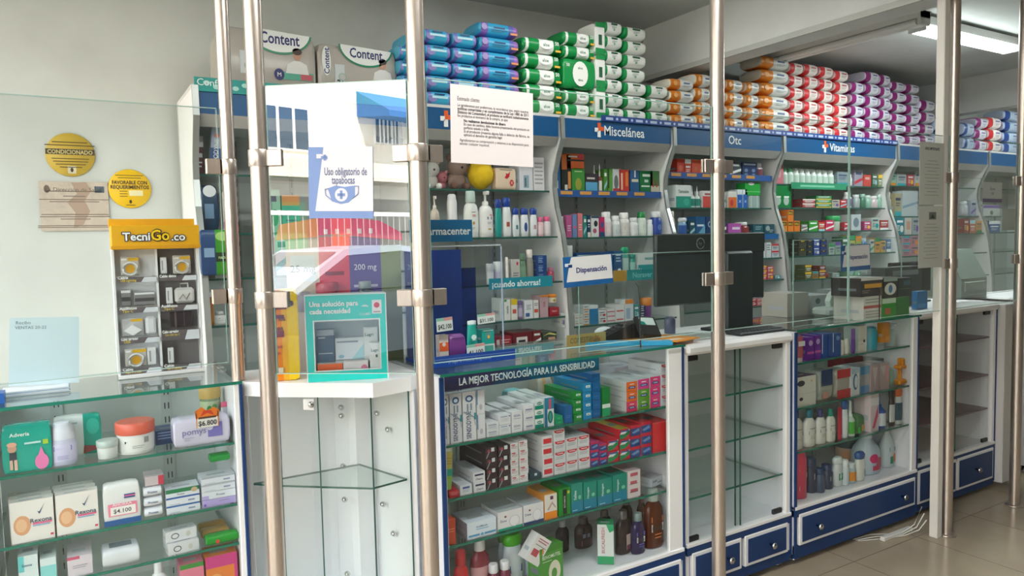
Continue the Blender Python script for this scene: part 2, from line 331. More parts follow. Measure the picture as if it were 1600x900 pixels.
# ================================================================ counters
def knob(m, x, n, z):
    m.lathe([(0, 0), (.006, 0), (.006, .012), (.014, .018), (.015, .026), (.009, .031), (0, .032)], CHROME, 14)
def add_knob(parent, x, n, z):
    m = MB(); knob(m, x, n, z); m.xf(Matrix.Translation((x, n, z)) @ Matrix.Rotation(math.radians(90), 4, 'X')); return m.build('knob', parent)
def drawer(t, o, x0, x1, z0, z1, n, knobs):
    m = MB(); m.box(x0, x1, n, n + .02, z0, z1, WHITE, .003); m.box(x0 + .016, x1 - .016, n - .004, n, z0 + .015, z1 - .015, BLUE, .002)
    m.xf(Matrix.Translation(-o)); d = m.build('drawer', t)
    for k in knobs: add_knob(d, k - o.x, n - .004 - o.y, (z0 + z1) / 2 - o.z)
def counter(name, label, u0, u1, nf, zs, drawers, glass_top=True, shelfmat=None, top=1.076, zfloor=.25, legs=(), doors=False, z_draw=(.06, .225), lside=True, rside=.05, lband=False):
    nb = nf + .45; o = Vector(((u0 + u1) / 2, nf + .22, 0)); t = thing(name, label, 'counter', o)
    pr = lambda mb, nm: mb.xf(Matrix.Translation(-o)).build(nm, t)
    bot = .05
    pr(MB().box(u0 + .02, u1 - .02, nf + .01, nb, bot, zfloor, BLUE, 0, MEL), 'base_cabinet')
    m = MB(); m.box(u0, u1, nf - .004, nf + .02, zfloor - .047, zfloor - .014, BLUE); m.box(u0, u1, nf - .006, nf + .03, zfloor - .014, zfloor + .002, WHITE, .002); pr(m, 'front_edging')
    m = MB(); m.box(u0, u1, nf, nf + .012, bot - .02, z_draw[0], BLUE); pr(m, 'plinth')
    for (a, b2, ks) in drawers: drawer(t, o, a, b2, z_draw[0], z_draw[1] - .005, nf - .008, ks)
    pr(MB().box(u0 + .02, u1 - .02, nb - .015, nb, zfloor, top - .01, C('#d6dad8', .5)), 'back_panel')
    for (uu, wd) in ((u0, .02), (u1 - rside, rside)):
        if uu == u0 and not lside: continue
        m = MB(); xs_ = uu if uu == u0 else uu + wd - .018; m.box(xs_, xs_ + .018, nf + .004, nb, bot, top - .012, MEL); pr(m, 'side_panel')
        if uu > u0: m = MB(); m.box(uu + wd - .003, uu + wd + .006, nf - .003, nf + .01, bot, top - .012, BLUE, .001); pr(m, 'edge_banding'); pr(MB().box(uu, uu + wd - .003, nf, nf + .018, zfloor, top - .012, WHITE, .002), 'front_stile')
        elif lband: m = MB(); m.box(uu - .002, uu + .014, nf - .003, nf + .004, bot, top - .012, BLUE, .001); pr(m, 'edge_banding')
    if glass_top:
        m = MB(); m.box(u0 - .004, u1 + .004, nf - .012, nb, top - .008, top, G_SHELF); m.box(u0 - .004, u1 + .004, nf - .0145, nf - .012, top - .009, top + .0005, EDGE); pr(m, 'glass_top')
    else:
        pr(MB().box(u0, u1, nf - .018, nb + .01, top - .045, top - .004, WHITE, .012), 'worktop')
    t1 = top - (.01 if glass_top else .047)
    if doors:
        mid = (u0 + u1) / 2
        for k, (a, b2) in enumerate(((u0 + .014, mid + .01), (mid - .01, u1 - rside))):
            y = nf + .012 + .010 * k
            m = MB(); m.box(a, b2, y, y + .005, zfloor + .004, t1, G_DOOR); m.box((b2 if k == 0 else a) - .0015, (b2 if k == 0 else a) + .0015, y - .001, y + .006, zfloor + .004, t1, EDGE_D); d = m.xf(Matrix.Translation(-o)).build('glass_door', t)
            for zc in (zfloor + .012, t1 - .015):
                xx = a + .035 if k == 0 else b2 - .035
                MB().box(xx - .03 - o.x, xx + .03 - o.x, y - .006 - o.y, y + .008 - o.y, zc - .01, zc + .012, BLACK, .003).build('door_fitting', d)
    else:
        m = MB(); m.box(u0 + .02, u1 - rside + .004, nf + .004, nf + .009, zfloor, t1, G_DOOR); pr(m, 'front_glass')
    for z in zs:
        m = MB(); m.box(u0 + .024, u1 - .021, nf + .03, nb - .02, z - .008, z, shelfmat or G_SHELF); m.box(u0 + .024, u1 - .021, nf + .0275, nf + .03, z - .008, z, EDGE if not shelfmat else shelfmat); pr(m, 'shelf')
        for xx in (u0 + .022, u1 - .034):
            pr(MB().box(xx, xx + .012, nf + .05, nb - .05, z - .016, z - .009, CHROME), 'shelf_bracket')
    for x in (u0 + .27 * (u1 - u0), u0 + .75 * (u1 - u0)):
        m = MB(); m.box(x - .018, x + .018, nb - .022, nb - .016, zfloor, top - .02, C('#c9cccb'))
        for k in range(15):
            zz = zfloor + .05 + k * .05
            if zz < top - .08:
                for dx in (-.006, .006): m.rect(x + dx - .002, zz, x + dx + .002, zz + .022, nb - .0225, C('#44484a'))
        if not doors: pr(m, 'slotted_upright')
    for x in legs:
        m = MB(); m.lathe([(0, 0), (.022, 0), (.022, .008), (.014, .012), (.014, .05), (0, .05)], CHROME, 16, cx=x, cy=nf + .05); pr(m, 'leg')
    return t
NF = 2.12
counter('display_counter', 'glass topped blue and white display counter filled with toothpaste and soap', 1.0, 2.06, NF, (.83, .648, .49), [(1.03, 1.52, (1.27,)), (1.54, 2.04, (1.79,))], rside=.075, legs=(1.05, 2.0), lband=True, z_draw=(.075, .215))
counter('display_cabinet', 'empty white cabinet with glass doors between the two filled counters', 2.085, 2.725, NF + .01, (.83, .63, .425), [(2.11, 2.40, (2.31,)), (2.42, 2.70, (2.575,))], glass_top=False, doors=True, top=1.07, rside=.03, legs=(2.12, 2.69), z_draw=(.075, .215))
counter('display_counter', 'glass topped blue and white counter with lotions and bleach bottles', 2.74, 3.70, NF, (.917, .71, .507), [(2.765, 3.68, (2.88, 3.55))], rside=.045, legs=(2.8, 3.58), zfloor=.27, z_draw=(.09, .24), lband=True)
counter('display_cabinet', 'white cabinet with purple brown shelves standing behind the door post at the right', 3.715, 4.52, NF + .02, (.89, .67, .475), [(3.74, 4.11, (3.85,)), (4.12, 4.50, (4.3,))], glass_top=False, doors=True, shelfmat=C('#6a4456', .4), top=1.09, rside=.03, legs=(3.8, 4.40), zfloor=.28, z_draw=(.07, .255))
tag(MB().box(4.53, 4.71, 2.10, 2.58, .04, 1.075, OFFW, .004).build('end_panel'), 'plain white end panel standing at the right of the purple shelved cabinet', 'panel')
counter('display_cabinet', 'blue fronted cabinet partly hidden past the last steel post', 4.95, 5.8, NF + .02, (.89, .67), [(4.98, 5.77, (5.3,))], glass_top=False, doors=True, top=1.08, rside=.03, legs=(5.0,), zfloor=.28, z_draw=(.07, .255))
NL = 2.416
counter('display_counter', 'glass topped blue and white display counter at the far left under the phone accessory stand', -.245, .445, NL, (.876, .676, .547, .36), [(-.22, .42, (.1,))], rside=.02, legs=(-.15, .35), zfloor=.23)
# --- corner cabinet with angled glass fronts
t = thing('corner_cabinet', 'empty white corner cabinet with angled glass doors between the left and central counters', 'cabinet', (.75, 2.35, 0)); o = Vector((.75, 2.35, 0))
pr = lambda mb, nm: mb.xf(Matrix.Translation(-o)).build(nm, t)
A, B, Cc, D2 = (.462, 2.44), (.548, 2.355), (.79, 2.16), (.93, 2.19); E1, E2, E3 = (.985, 2.23), (.985, 2.62), (.475, 2.66)
sl = [A, B, Cc, D2, E1, E2, E3, (.452, 2.55)]
m = MB(); m.prism(sl, 1.02, 1.066, WHITE); pr(m, 'worktop')
inset = [(.475, 2.45), (.553, 2.375), (.79, 2.18), (.925, 2.205)]
m = MB(); m.prism([(.925, 2.205), (.945, 2.205), (.945, 2.60), (.925, 2.60)], .05, 1.02, WHITE); pr(m, 'side_panel')
m = MB(); m.prism([(.945, 2.2), (.985, 2.235), (.985, 2.61), (.945, 2.61)], .05, 1.02, C('#d0d2d8')); m.box(.966, .988, 2.19, 2.235, .05, 1.02, BLUE); pr(m, 'edge_banding')
m = MB(); m.prism([(.925, 2.595), (.925, 2.61), (.475, 2.64), (.475, 2.625)], .05, 1.02, C('#f2f2f6')); pr(m, 'back_panel')
m = MB(); m.prism([(.462, 2.46), (.475, 2.45), (.475, 2.64), (.462, 2.64)], .05, 1.02, WHITE); pr(m, 'side_panel')
m = MB(); m.prism([(.82, 2.50), (.835, 2.47), (.925, 2.53), (.925, 2.60), (.8, 2.60)], .26, 1.02, C('#f2f2f6')); pr(m, 'corner_infill')
m = MB(); m.prism(inset + [(.925, 2.60), (.475, 2.63)], .05, .26, WHITE); pr(m, 'base')
for k, (p, q) in enumerate(zip(inset, inset[1:])):
    d = Vector((q[0] - p[0], q[1] - p[1], 0)).normalized(); nn = Vector((d.y, -d.x, 0)) * .005
    m = MB(); m.prism([p, q, (q[0] + nn.x, q[1] + nn.y), (p[0] + nn.x, p[1] + nn.y)], .262, 1.018, G_DOOR)
    e = .0015; m.prism([(q[0] - d.x * e, q[1] - d.y * e), (q[0] + d.x * e, q[1] + d.y * e), (q[0] + nn.x * 1.3, q[1] + nn.y * 1.3), (q[0] + nn.x * 1.3 - d.x * e, q[1] + nn.y * 1.3 - d.y * e)], .262, 1.018, EDGE_D)
    gd = m.xf(Matrix.Translation(-o)).build('glass_door', t)
p, q = Vector((*inset[1], 0)), Vector((*inset[2], 0)); mid = p.lerp(q, .42); d = (q - p).normalized()
m = MB(); m.prism([(mid.x - d.x * .001 , mid.y - d.y * .001 - .006), (mid.x + d.x * .002, mid.y + d.y * .002 - .006), (mid.x + d.x * .002, mid.y + d.y * .002), (mid.x - d.x * .001, mid.y)], .262, 1.018, EDGE_D); pr(m, 'door_joint')
m = MB(); m.box(-.018, .018, -.004, 0, -.018, .018, C('#e4e4e4'), .002); m.lathe([(0, 0), (.008, 0), (.008, .016), (0, .016)], CHROME, 12)
m2 = MB(); m2.lathe([(0, 0), (.009, 0), (.009, .018), (.004, .02), (0, .02)], CHROME, 14); m2.xf(Matrix.Rotation(math.radians(90), 4, 'X')); m.v += []
ang = math.atan2(d.y, d.x); lk = Vector((mid.x - d.x * .03, mid.y - d.y * .03 - .009, .995)) - o
lo = MB().box(-.019, .019, -.004, 0, -.018, .018, C('#e4e4e4'), .002).build('lock_plate', t); lo.location = lk; lo.rotation_euler = (0, 0, ang)
ko = m2.build('lock_barrel', t); ko.location = lk + Vector((.004, -.004, .002)); ko.rotation_euler = (0, 0, ang + .5)
zs_ = .725
m = MB(); sh = [(.482, 2.462), (.535, 2.405), (.79, 2.195), (.915, 2.215), (.84, 2.462)]
m.prism(sh, zs_ - .006, zs_, G_SHELF)
for a_, b_ in zip(sh, sh[1:] + sh[:1]):
    dd = Vector((b_[0] - a_[0], b_[1] - a_[1], 0)).normalized(); n2 = Vector((dd.y, -dd.x, 0)) * .002
    m.prism([a_, b_, (b_[0] + n2.x, b_[1] + n2.y), (a_[0] + n2.x, a_[1] + n2.y)], zs_ - .006, zs_, EDGE_D)
pr(m, 'shelf')
for (x, y, z) in ((.79, 2.49, .93), (.79, 2.49, .90), (.79, 2.49, .72), (.79, 2.49, .60), (.905, 2.45, .90), (.91, 2.36, .86), (.905, 2.42, .58), (.91, 2.34, .50), (.79, 2.49, .33)):
    m = MB(); m.lathe([(0, 0), (.009, 0), (.009, .012), (.005, .016), (0, .016)], CHROME, 12); m.xf(Matrix.Translation((x, y, z)) @ Matrix.Rotation(math.radians(90), 4, 'X')); pr(m, 'shelf_peg')
# ================================================================ steel posts with glass clips
def post(loc, r, z0, z1, clips, label, joints=()):
    t = thing('steel_post', label, 'post', (loc[0], loc[1], z0))
    m = MB(); m.lathe([(r, 0), (r, z1 - z0)], STEEL, 28); m.build('pole', t)
    if z0 == 0:
        m = MB(); m.lathe([(0, 0), (r * 1.7, 0), (r * 1.6, .006), (r * 1.02, .01)], STEEL, 28); m.build('base_flange', t)
    for zz in (1.752, 1.342):
        for a in clips:   # direction of the pane in degrees
            m = MB(); m.box(r * .7, r + .047, -.011, -.0035, -.024, .024, STEEL, .002); m.box(r * .7, r + .047, .0035, .011, -.024, .024, STEEL, .002)
            m.box(r * .6, r + .008, -.011, .011, -.024, .024, STEEL, .002)
            c = m.build('glass_clip', t); c.location = (0, 0, zz - z0); c.rotation_euler = (0, 0, math.radians(a))
        if len(clips) > 0:
            m = MB(); m.lathe([(r + .003, 0), (r + .004, .002), (r + .004, .046), (r + .003, .048)], STEEL, 24); c = m.build('clip_collar', t); c.location = (0, 0, zz - z0 - .024)
    return t
P1, P2, P3, P4, P5, P6 = (.452, 2.475), (.487, 2.207), (.862, 1.925), (2.045, 1.92), (3.645, 1.935), (4.335, 1.945)
a23 = math.degrees(math.atan2(P3[1] - P2[1], P3[0] - P2[0]))
post(P1, .021, 1.07, 2.95, (180,), 'short steel post rising from the left counter beside the shelving')
post(P2, .0255, 0, 2.95, (a23,), 'leftmost full height steel post in front of the corner cabinet')
post(P3, .0255, 0, 2.95, (180 + a23, 0), 'full height steel post between the corner cabinet and toothpaste counter')
post(P4, .0255, 0, 2.95, (180, 0), 'steel post in front of the monitor and the empty white cabinet')
post(P5, .0255, 0, 2.82, (180,), 'steel post beside the white door jamb, right of the lotion counter')
post(P6, .0255, 0, 2.82, (180,), 'last steel post at the right edge, near the plain white end panel')
t = thing('door_jamb', 'white painted door jamb against the steel post at the right', 'door jamb', (3.575, 1.95, 0))
MB().box(-.022, .022, -.02, .02, 0, 2.82, C('#e0ddd8', .4), .003).build('frame', t)
MB().box(-.26, -.02, .1, .125, .0, .02, C('#dcdad6', .4), .003).build('floor_channel', t)
def pane(p, q, z0, z1, label, mat=G_PANE, r=.03, th=.006, name='glass_pane'):
    L = math.hypot(q[0] - p[0], q[1] - p[1]); t = thing(name, label, 'glass pane', (p[0], p[1], 0), math.atan2(q[1] - p[1], q[0] - p[0]))
    MB().box(r, L - r, -th / 2, th / 2, z0, z1, mat).build('sheet', t)
    m = MB(); m.box(r, L - r, -th / 2, th / 2, z1, z1 + .0025, C('#a9c4bd', .25)); m.box(r, L - r, -th / 2, th / 2, z0 - .002, z0, C('#a9c4bd', .25))
    m.box(r - .0015, r, -th / 2, th / 2, z0, z1, C('#8fb0a8', .25)); m.box(L - r, L - r + .0015, -th / 2, th / 2, z0, z1, C('#8fb0a8', .25)); m.build('polished_edge', t)
pane((-1.3, 2.475), P1, 1.13, 1.932, 'clear glass pane above the left counter')
pane(P2, P3, 1.125, 1.955, 'bright reflecting glass pane with the face mask notice on it', G_FRONT)
pane(P3, P4, 1.15, 1.962, 'clear glass pane in front of the Miscelánea shelves with the letter taped on')
pane(P4, (2.86, 1.928), 1.15, 1.955, 'clear glass pane right of the post before the monitor')
pane((2.82, 1.935), P5, 1.12, 1.945, 'clear glass pane holding the two printed papers')
pane(P5, P6, 1.12, 1.945, 'clear glass pane between the last two steel posts')
# ================================================================ ceiling lamps
def batten(loc, L, rz, lit, label, rx=0):
    t = thing('tube_lamp', label, 'ceiling lamp', loc, rz)
    m = MB(); m.prism([(-.06, 0), (.06, 0), (.05, -.045), (-.05, -.045)], -L / 2, L / 2, C('#e8eae8', .5), 'x'); m.build('housing', t)
    if lit:
        em = _mats.get('lit')
        if not em:
            em = bpy.data.materials.new('lit_tube'); em.use_nodes = True; p = em.node_tree.nodes['Principled BSDF']
            p.inputs['Emission Color'].default_value = (.9, 1, .97, 1); p.inputs['Emission Strength'].default_value = 16; _mats['lit'] = em
    tm = _mats['lit'] if lit else C('#f0f0ee', .3)
    for dy in (-.034, .034):
        MB().tube([(-L / 2 + .03, dy, -.066), (L / 2 - .03, dy, -.066)], .018, tm, 12).build('tube', t)
    for sx in (-1, 1): MB().box(sx * (L / 2 - .02), sx * (L / 2), -.055, .055, -.085, 0, C('#d8dad8', .5), .004).build('end_cap', t)
batten((5.08, 2.62, 2.80), 1.15, 0, True, 'lit double fluorescent lamp on the ceiling at upper right')
batten((7.3, 2.7, 2.80), 1.1, 0, True, 'lit double fluorescent lamp past the ceiling lintel at upper right')
batten((4.40, 3.08, 2.80), 1.15, math.pi / 2, False, 'unlit white fluorescent lamp running beside the ceiling beam')
# ================================================================ street seen in the glass
b = MB(); b.box(-40, -3, -30, 20, -.12, -.06, C('#4c4a48', .85, 0, 'plaster')); tag(b.build('ground_street'), kind='structure')
b = MB(); b.box(-8.5, -7, -30, 20, -.06, .03, C('#b8b4ac', .8)); tag(b.build('ground_pavement'), kind='structure')
k = 1.413; N_ = lambda n: 2.5 + (n - 2.07) * k; Zf = lambda z: 1.5 + (z - 1.5) * k
t = thing('street_building', 'sunlit white building across the street, seen only as a reflection in glass', 'building', (-13, 0, 0))
MB().box(-3, 0, -28, 14, 0, 7.2, C('#efe6d6', .8, 0, 'plaster')).build('facade', t)
WF = C('#e9e9e6', .5); WG = C('#2f4256', .1); DK = C('#3a3f46', .3)
def window(n0, n1, z0, z1, bars=0):
    m = MB(); m.box(.0, .05, n0, n1, z0, z1, WF); f = m.build('window', t)
    m = MB(); nn = 3; w_ = (n1 - n0) / nn
    for i in range(nn): m.box(.05, .06, n0 + i * w_ + .04, n0 + (i + 1) * w_ - .04, z0 + .05, z1 - .05, WG)
    m.build('pane', f)
    if bars:
        m = MB()
        for i in range(bars): x = n0 + (n1 - n0) * i / bars; m.box(.12, .15, x, x + .03, z0, z1, WF)
        m.build('window_bars', f)
window(N_(-4.25), N_(-3.38), Zf(3.05), Zf(3.78)); window(N_(-6.2), N_(-5.6), Zf(3.3), Zf(3.85), 7); window(N_(-2.2), N_(-.8), Zf(3.05), Zf(3.78))
window(N_(-10), N_(-8.4), Zf(3.05), Zf(3.78))
m = MB(); m.prism([(0, Zf(4.2)), (1.3, Zf(3.75)), (1.3, Zf(3.65)), (0, Zf(3.75))], N_(-5.25), N_(-7.5), C('#3d6fa8', .7), 'y'); m.build('awning', t)
m = MB(); m.box(0, 1.1, -28, 14, Zf(2.55), Zf(2.85), C('#e4d8c4', .8)); m.build('ledge', t)
m = MB(); m.box(0, .06, N_(-9), N_(-2.6), 0, Zf(2.3), C('#6a625c', .7)); m.box(.06, .1, N_(-4.1), N_(-3.5), .9, Zf(2.2), C('#2f8a5c', .6)); m.box(.06, .1, N_(-5), N_(-4.6), .2, Zf(2.2), C('#c46a44', .6)); m.build('shop_front', t)
m = MB()
for i in range(60): m.box(1.0, 1.02, N_(-9) + i * .18, N_(-9) + i * .18 + .02, 0, 2.2, C('#a8a49e', .5))
m.box(1.0, 1.04, N_(-9), N_(-9) + 10.8, 2.15, 2.25, C('#e6e2dc', .5)); m.build('railing', t)
t = thing('parked_car', 'pale silver car parked in the street, seen only reflected in glass', 'car', (-5.2, -2.0, -.06)); t.rotation_euler = (0, 0, 0)
body = [(-2.1, .3), (-2.15, .7), (-1.9, .98), (-1.55, 1.02), (-1.0, 1.40), (-.3, 1.52), (.5, 1.48), (1.25, 1.05), (1.95, .9), (2.12, .65), (2.1, .3)]
def carsec(pts, hw, inset, mat, name):
    m = MB(); n = len(pts); v = []
    for sx, f_ in ((-1, inset), (1, inset)):
        for (y, z) in pts:
            kk = 1 - (max(0, z - .95) / .57) * .22; v.append((sx * hw * kk, y, z))
    fs = [(i, i + 1, n + i + 1, n + i) for i in range(n - 1)] + [(n - 1, 0, n, 2 * n - 1)]
    m.add(v, fs, mat, False); m.add(v, [tuple(range(n)), tuple(range(2 * n - 1, n - 1, -1))], mat); return m.build(name, t)
carsec(body, .85, 1, C('#343e4a', .2, .2), 'car_body')
carsec([(-1.5, 1.03), (-1.0, 1.42), (-.3, 1.535), (.5, 1.5), (1.25, 1.08), (1.2, 1.04), (.48, 1.43), (-.3, 1.465), (-.95, 1.36), (-1.4, 1.03)], .87, 1, C('#929ca6', .25), 'roof')
for sx in (-1, 1):
    m = MB(); v = []
    for (y, z) in ((-1.45, 1.04), (-.92, 1.36), (-.3, 1.45), (.42, 1.41), (1.05, 1.05)):
        kk = 1 - ((z - .95) / .57) * .22; v.append((sx * (.85 * kk + .012), y, z))
    m.add(v, [tuple(range(5))], C('#1c2630', .08)); m.build('side_window', t)
m = MB(); m.add([(-.68, 1.22, 1.085), (.68, 1.22, 1.085), (.62, .56, 1.475), (-.62, .56, 1.475)], [(0, 1, 2, 3)], C('#1c2630', .08)); m.build('windscreen', t)
for sx in (-1, 1):
    for y in (-1.35, 1.35):
        m = MB(); m.lathe([(0, -.1), (.3, -.1), (.32, -.07), (.32, .07), (.3, .1), (0, .1)], BLACK, 24); m.xf(Matrix.Translation((sx * .78, y, .32)) @ Matrix.Rotation(math.radians(90), 4, 'Y')); m.build('wheel', t)
# ================================================================ goods: builders
ORD = 'zeroth first second third fourth fifth sixth seventh eighth ninth tenth eleventh twelfth thirteenth fourteenth fifteenth sixteenth seventeenth eighteenth nineteenth twentieth twenty-first twenty-second twenty-third twenty-fourth'.split()
rnd = random.Random(11)
def lum(h):
    c = hx(h); return .3 * c[0] + .6 * c[1] + .1 * c[2]
def paint(m, w, h, ops, y, x0=None, z0=0.):
    if x0 is None: x0 = -w / 2
    for k, op in enumerate(ops):
        yy = y - .0005 - .0003 * k; q = op[0]
        if q == 'r': m.rect(x0 + op[1] * w, z0 + op[2] * h, x0 + op[3] * w, z0 + op[4] * h, yy, C(op[5]))
        elif q == 'e': m.ell(x0 + op[1] * w, z0 + op[2] * h, op[3] * w, op[4] * h, yy, C(op[5]))
        elif q == 'p': m.poly([(x0 + a * w, z0 + b2 * h) for a, b2 in op[1]], yy, C(op[2]))
        elif q == 't': m.text(op[1], x0 + op[2] * w, z0 + op[3] * h, op[4] * h, yy, C(op[5]), op[6] * w if len(op) > 6 else .9 * w, bold=.015)
        elif q == 'v': m.text(op[1], x0 + op[2] * w, z0 + op[3] * h, op[4] * w, yy, C(op[5]), op[6] * h if len(op) > 6 else .9 * h, vert=True, bold=.015)
        elif q == 'l':   # small lines of print
            for i in range(op[5]): m.rect(x0 + op[1] * w, z0 + (op[2] - i * op[4]) * h, x0 + (op[3] - .08 * (i % 2)) * w, z0 + (op[2] - i * op[4] + op[4] * .4) * h, yy, C(op[6]))
def auto_ops(base, key):
    r = random.Random(repr(key)); dark = lum(base) > .25; ink = '#3b4a66' if dark else '#e8ecef'
    acc = r.choice(['#c8323c', '#2b62a8', '#2c8c5a', '#d98a2a', '#6a4a9a', '#1f9aa6'] if dark else ['#f0f0f0', '#f2c23c', '#e8e4da', '#9fd0dc'])
    st = r.randrange(4)
    if st == 0: o = [('r', 0, 0, 1, .22, acc), ('r', .12, .68, .88, .8, ink), ('l', .15, .55, .8, .1, 2, ink)]
    elif st == 1: o = [('r', 0, .72, 1, 1, acc), ('r', .14, .45, .86, .56, ink), ('l', .2, .3, .8, .1, 2, ink)]
    elif st == 2: o = [('e', .68, .35, .2, .2, acc), ('r', .1, .72, .8, .85, ink), ('l', .1, .5, .42, .12, 3, ink)]
    else: o = [('p', [(0, .1), (1, .38), (1, .55), (0, .27)], acc), ('r', .14, .7, .84, .84, ink)]
    return o
def carton(w, d, h, base, ops=None, side=None, top=None, key=0):
    m = MB(); m.box(-w / 2, w / 2, 0, d, 0, h, C(base, .35), 0, C(top, .35) if top else None, C(side, .35) if side else None)
    paint(m, w, h, auto_ops(base, key) if ops is None else ops, 0)
    # lid flap seam and print on the near side face
    ink = '#b4b8c0' if lum(side or base) > .25 else '#7c848c'
    m.add([(-w / 2 - .0005, d * .15, h * .3), (-w / 2 - .0005, d * .75, h * .3), (-w / 2 - .0005, d * .75, h * .44), (-w / 2 - .0005, d * .15, h * .44)], [(0, 3, 2, 1)], C(ink))
    m.add([(-w * .3, d * .3, h + .0005), (w * .25, d * .3, h + .0005), (w * .25, d * .5, h + .0005), (-w * .3, d * .5, h + .0005)], [(0, 1, 2, 3)], C(ink))
    return [('carton', m)]
VP = {'shampoo': ([(.86, 0), (.97, .03), (1, .3), (.98, .58), (.85, .68), (.58, .74), (.5, .76)], [(.62, .755), (.66, .77), (.6, .98), (.52, 1)], .62, .12, .55),
      'hs': ([(.8, 0), (.92, .03), (1, .35), (.95, .6), (.8, .74), (.7, .77)], [(.8, .765), (.92, .8), (.98, .93), (.7, 1)], .62, .12, .6),
      'pump': ([(.9, 0), (1, .03), (1, .55), (.85, .64), (.4, .70)], [(.42, .695), (.42, .77), (.16, .79), (.16, .92)], .7, .1, .5),
      'round': ([(.96, 0), (1, .03), (1, .66), (.72, .76)], [(.78, .755), (.8, .77), (.8, .98), (.7, 1)], 1, .12, .58),
      'mouth': ([(.92, 0), (1, .03), (1, .58), (.9, .68), (.6, .77), (.42, .81)], [(.5, .805), (.52, .82), (.48, .99), (.4, 1)], .62, .1, .55),
      'can': ([(.95, 0), (1, .02), (1, .8), (.9, .86)], [(.9, .855), (.86, .88), (.8, .97), (.5, 1)], 1, .1, .7),
      'jar': ([(.9, 0), (.94, .03), (1, .64)], [(1.03, .63), (1.06, .66), (1.06, .97), (.98, 1)], 1, .1, .55),
      'spray': ([(.95, 0), (1, .03), (1, .46), (.5, .56)], [(.5, .555), (.52, .6), (.36, .64), (.26, .98), (.2, 1)], 1, .08, .42),
      'rollon': ([(.8, 0), (.95, .05), (1, .45), (.9, .62)], [(.9, .615), (.92, .66), (.86, .88), (.55, 1)], .75, .12, .52),
      'lotion': ([(.9, 0), (.98, .03), (1, .5), (.92, .66), (.6, .75), (.36, .78)], [(.4, .775), (.42, .79), (.4, .97), (.3, 1)], .6, .12, .55),
      'jug': ([(.92, 0), (1, .04), (1, .48), (.86, .62), (.5, .78), (.33, .85)], [(.36, .845), (.38, .86), (.36, .99), (.3, 1)], .75, .1, .5),
      'drop': ([(.96, 0), (1, .03), (1, .5), (.35, .58)], [(.4, .575), (.4, .7), (.2, .75), (.12, 1)], 1, .08, .42)}
def bottle(w, h, style, col, cap, lab=None, ops=(), clear=False):
    bp, cp, sy, l0, l1 = VP[style]; r = w / 2; sc = lambda p: [(a * r, z * h) for a, z in p]
    o = []; cy = r * sy
    bm = liquid(col) if clear else C(col, .3)
    m = MB(); m.lathe([(0, 0)] + sc(bp), bm, 20, 0, cy, 1, sy); o.append(('body', m))
    m = MB(); m.lathe(sc(cp), C(cap, .35), 18, 0, cy, 1, min(1, sy + .25) if style not in ('hs', 'rollon') else sy)
    if style == 'pump': m.box(-.22 * r, .22 * r, cy - .75 * r, cy + .2 * r, h * .92, h, C(cap, .35), .002)
    o.append(('pump' if style == 'pump' else 'cap', m))
    if lab:
        m = MB(); n = 10
        def rad(f):
            for (a, z1), (c, z2) in zip(bp, bp[1:]):
                if z1 <= f <= z2: return a + (c - a) * (f - z1) / max(1e-6, z2 - z1)
            return bp[-1][0]
        pf = [(rad(l0 + (l1 - l0) * i / n) * r + .0009, (l0 + (l1 - l0) * i / n) * h) for i in range(n + 1)]
        m.lathe(pf, C(lab, .4), 20, 0, cy, 1, sy, 185, 355)
        o.append(('label', m))
    if ops:
        m = MB(); paint(m, w * .62, (l1 - l0) * h, ops, -.0012 - (0 if sy < .8 else 0), z0=l0 * h)
        for i, (x, y, z) in enumerate(m.v):   # wrap the print round the bottle
            q = max(-.98, min(.98, x / (r + .001))); rr = math.sqrt(1 - q * q); m.v[i] = (x, cy - (r * sy + .0014) * rr + (y + .0012), z)
        if o[-1][0] == 'label':
            base = o[-1][1]; 
            for f, k in zip(m.f, m.m): base.add([m.v[i] for i in f], [tuple(range(len(f)))], m.mats[k])
        else: o.append(('print', m))
    return o
def tubepack(w, h, col, cap, ops=(), capdown=True, d=None):
    d = d or w * .5; m = MB(); v = []; n = 20; L = 8; cz = .16 * h
    for j in range(L + 1):
        f = j / L; z = cz + (h - cz) * f if capdown else (h - cz) * (1 - f)
        ry = (d / 2) * (1 - f) ** .7 + .0012; rx = w / 2 * (.82 + .18 * f)
        for i in range(n): a = 2 * math.pi * i / n; v.append((rx * math.cos(a), d / 2 + ry * math.sin(a), z))
    fs = [(j * n + i, j * n + (i + 1) % n, (j + 1) * n + (i + 1) % n, (j + 1) * n + i) for j in range(L) for i in range(n)]
    if not capdown: fs = [f[::-1] for f in fs]
    m.add(v, fs, C(col, .35), True); m.add(v[-n:], [tuple(range(n))], C(col, .35))
    if ops: paint(m, w * .8, (h - cz) * .8, ops, -.001, z0=cz if capdown else .1 * h)
    c = MB(); c.lathe([(0, 0), (.38 * w, 0), (.4 * w, .02 * h), (.4 * w, cz)] if capdown else [(.4 * w, h - cz), (.4 * w, h * .98), (0, h)], C(cap, .4), 18, 0, d / 2, 1, d / w)
    return [('body', m), ('cap', c)]
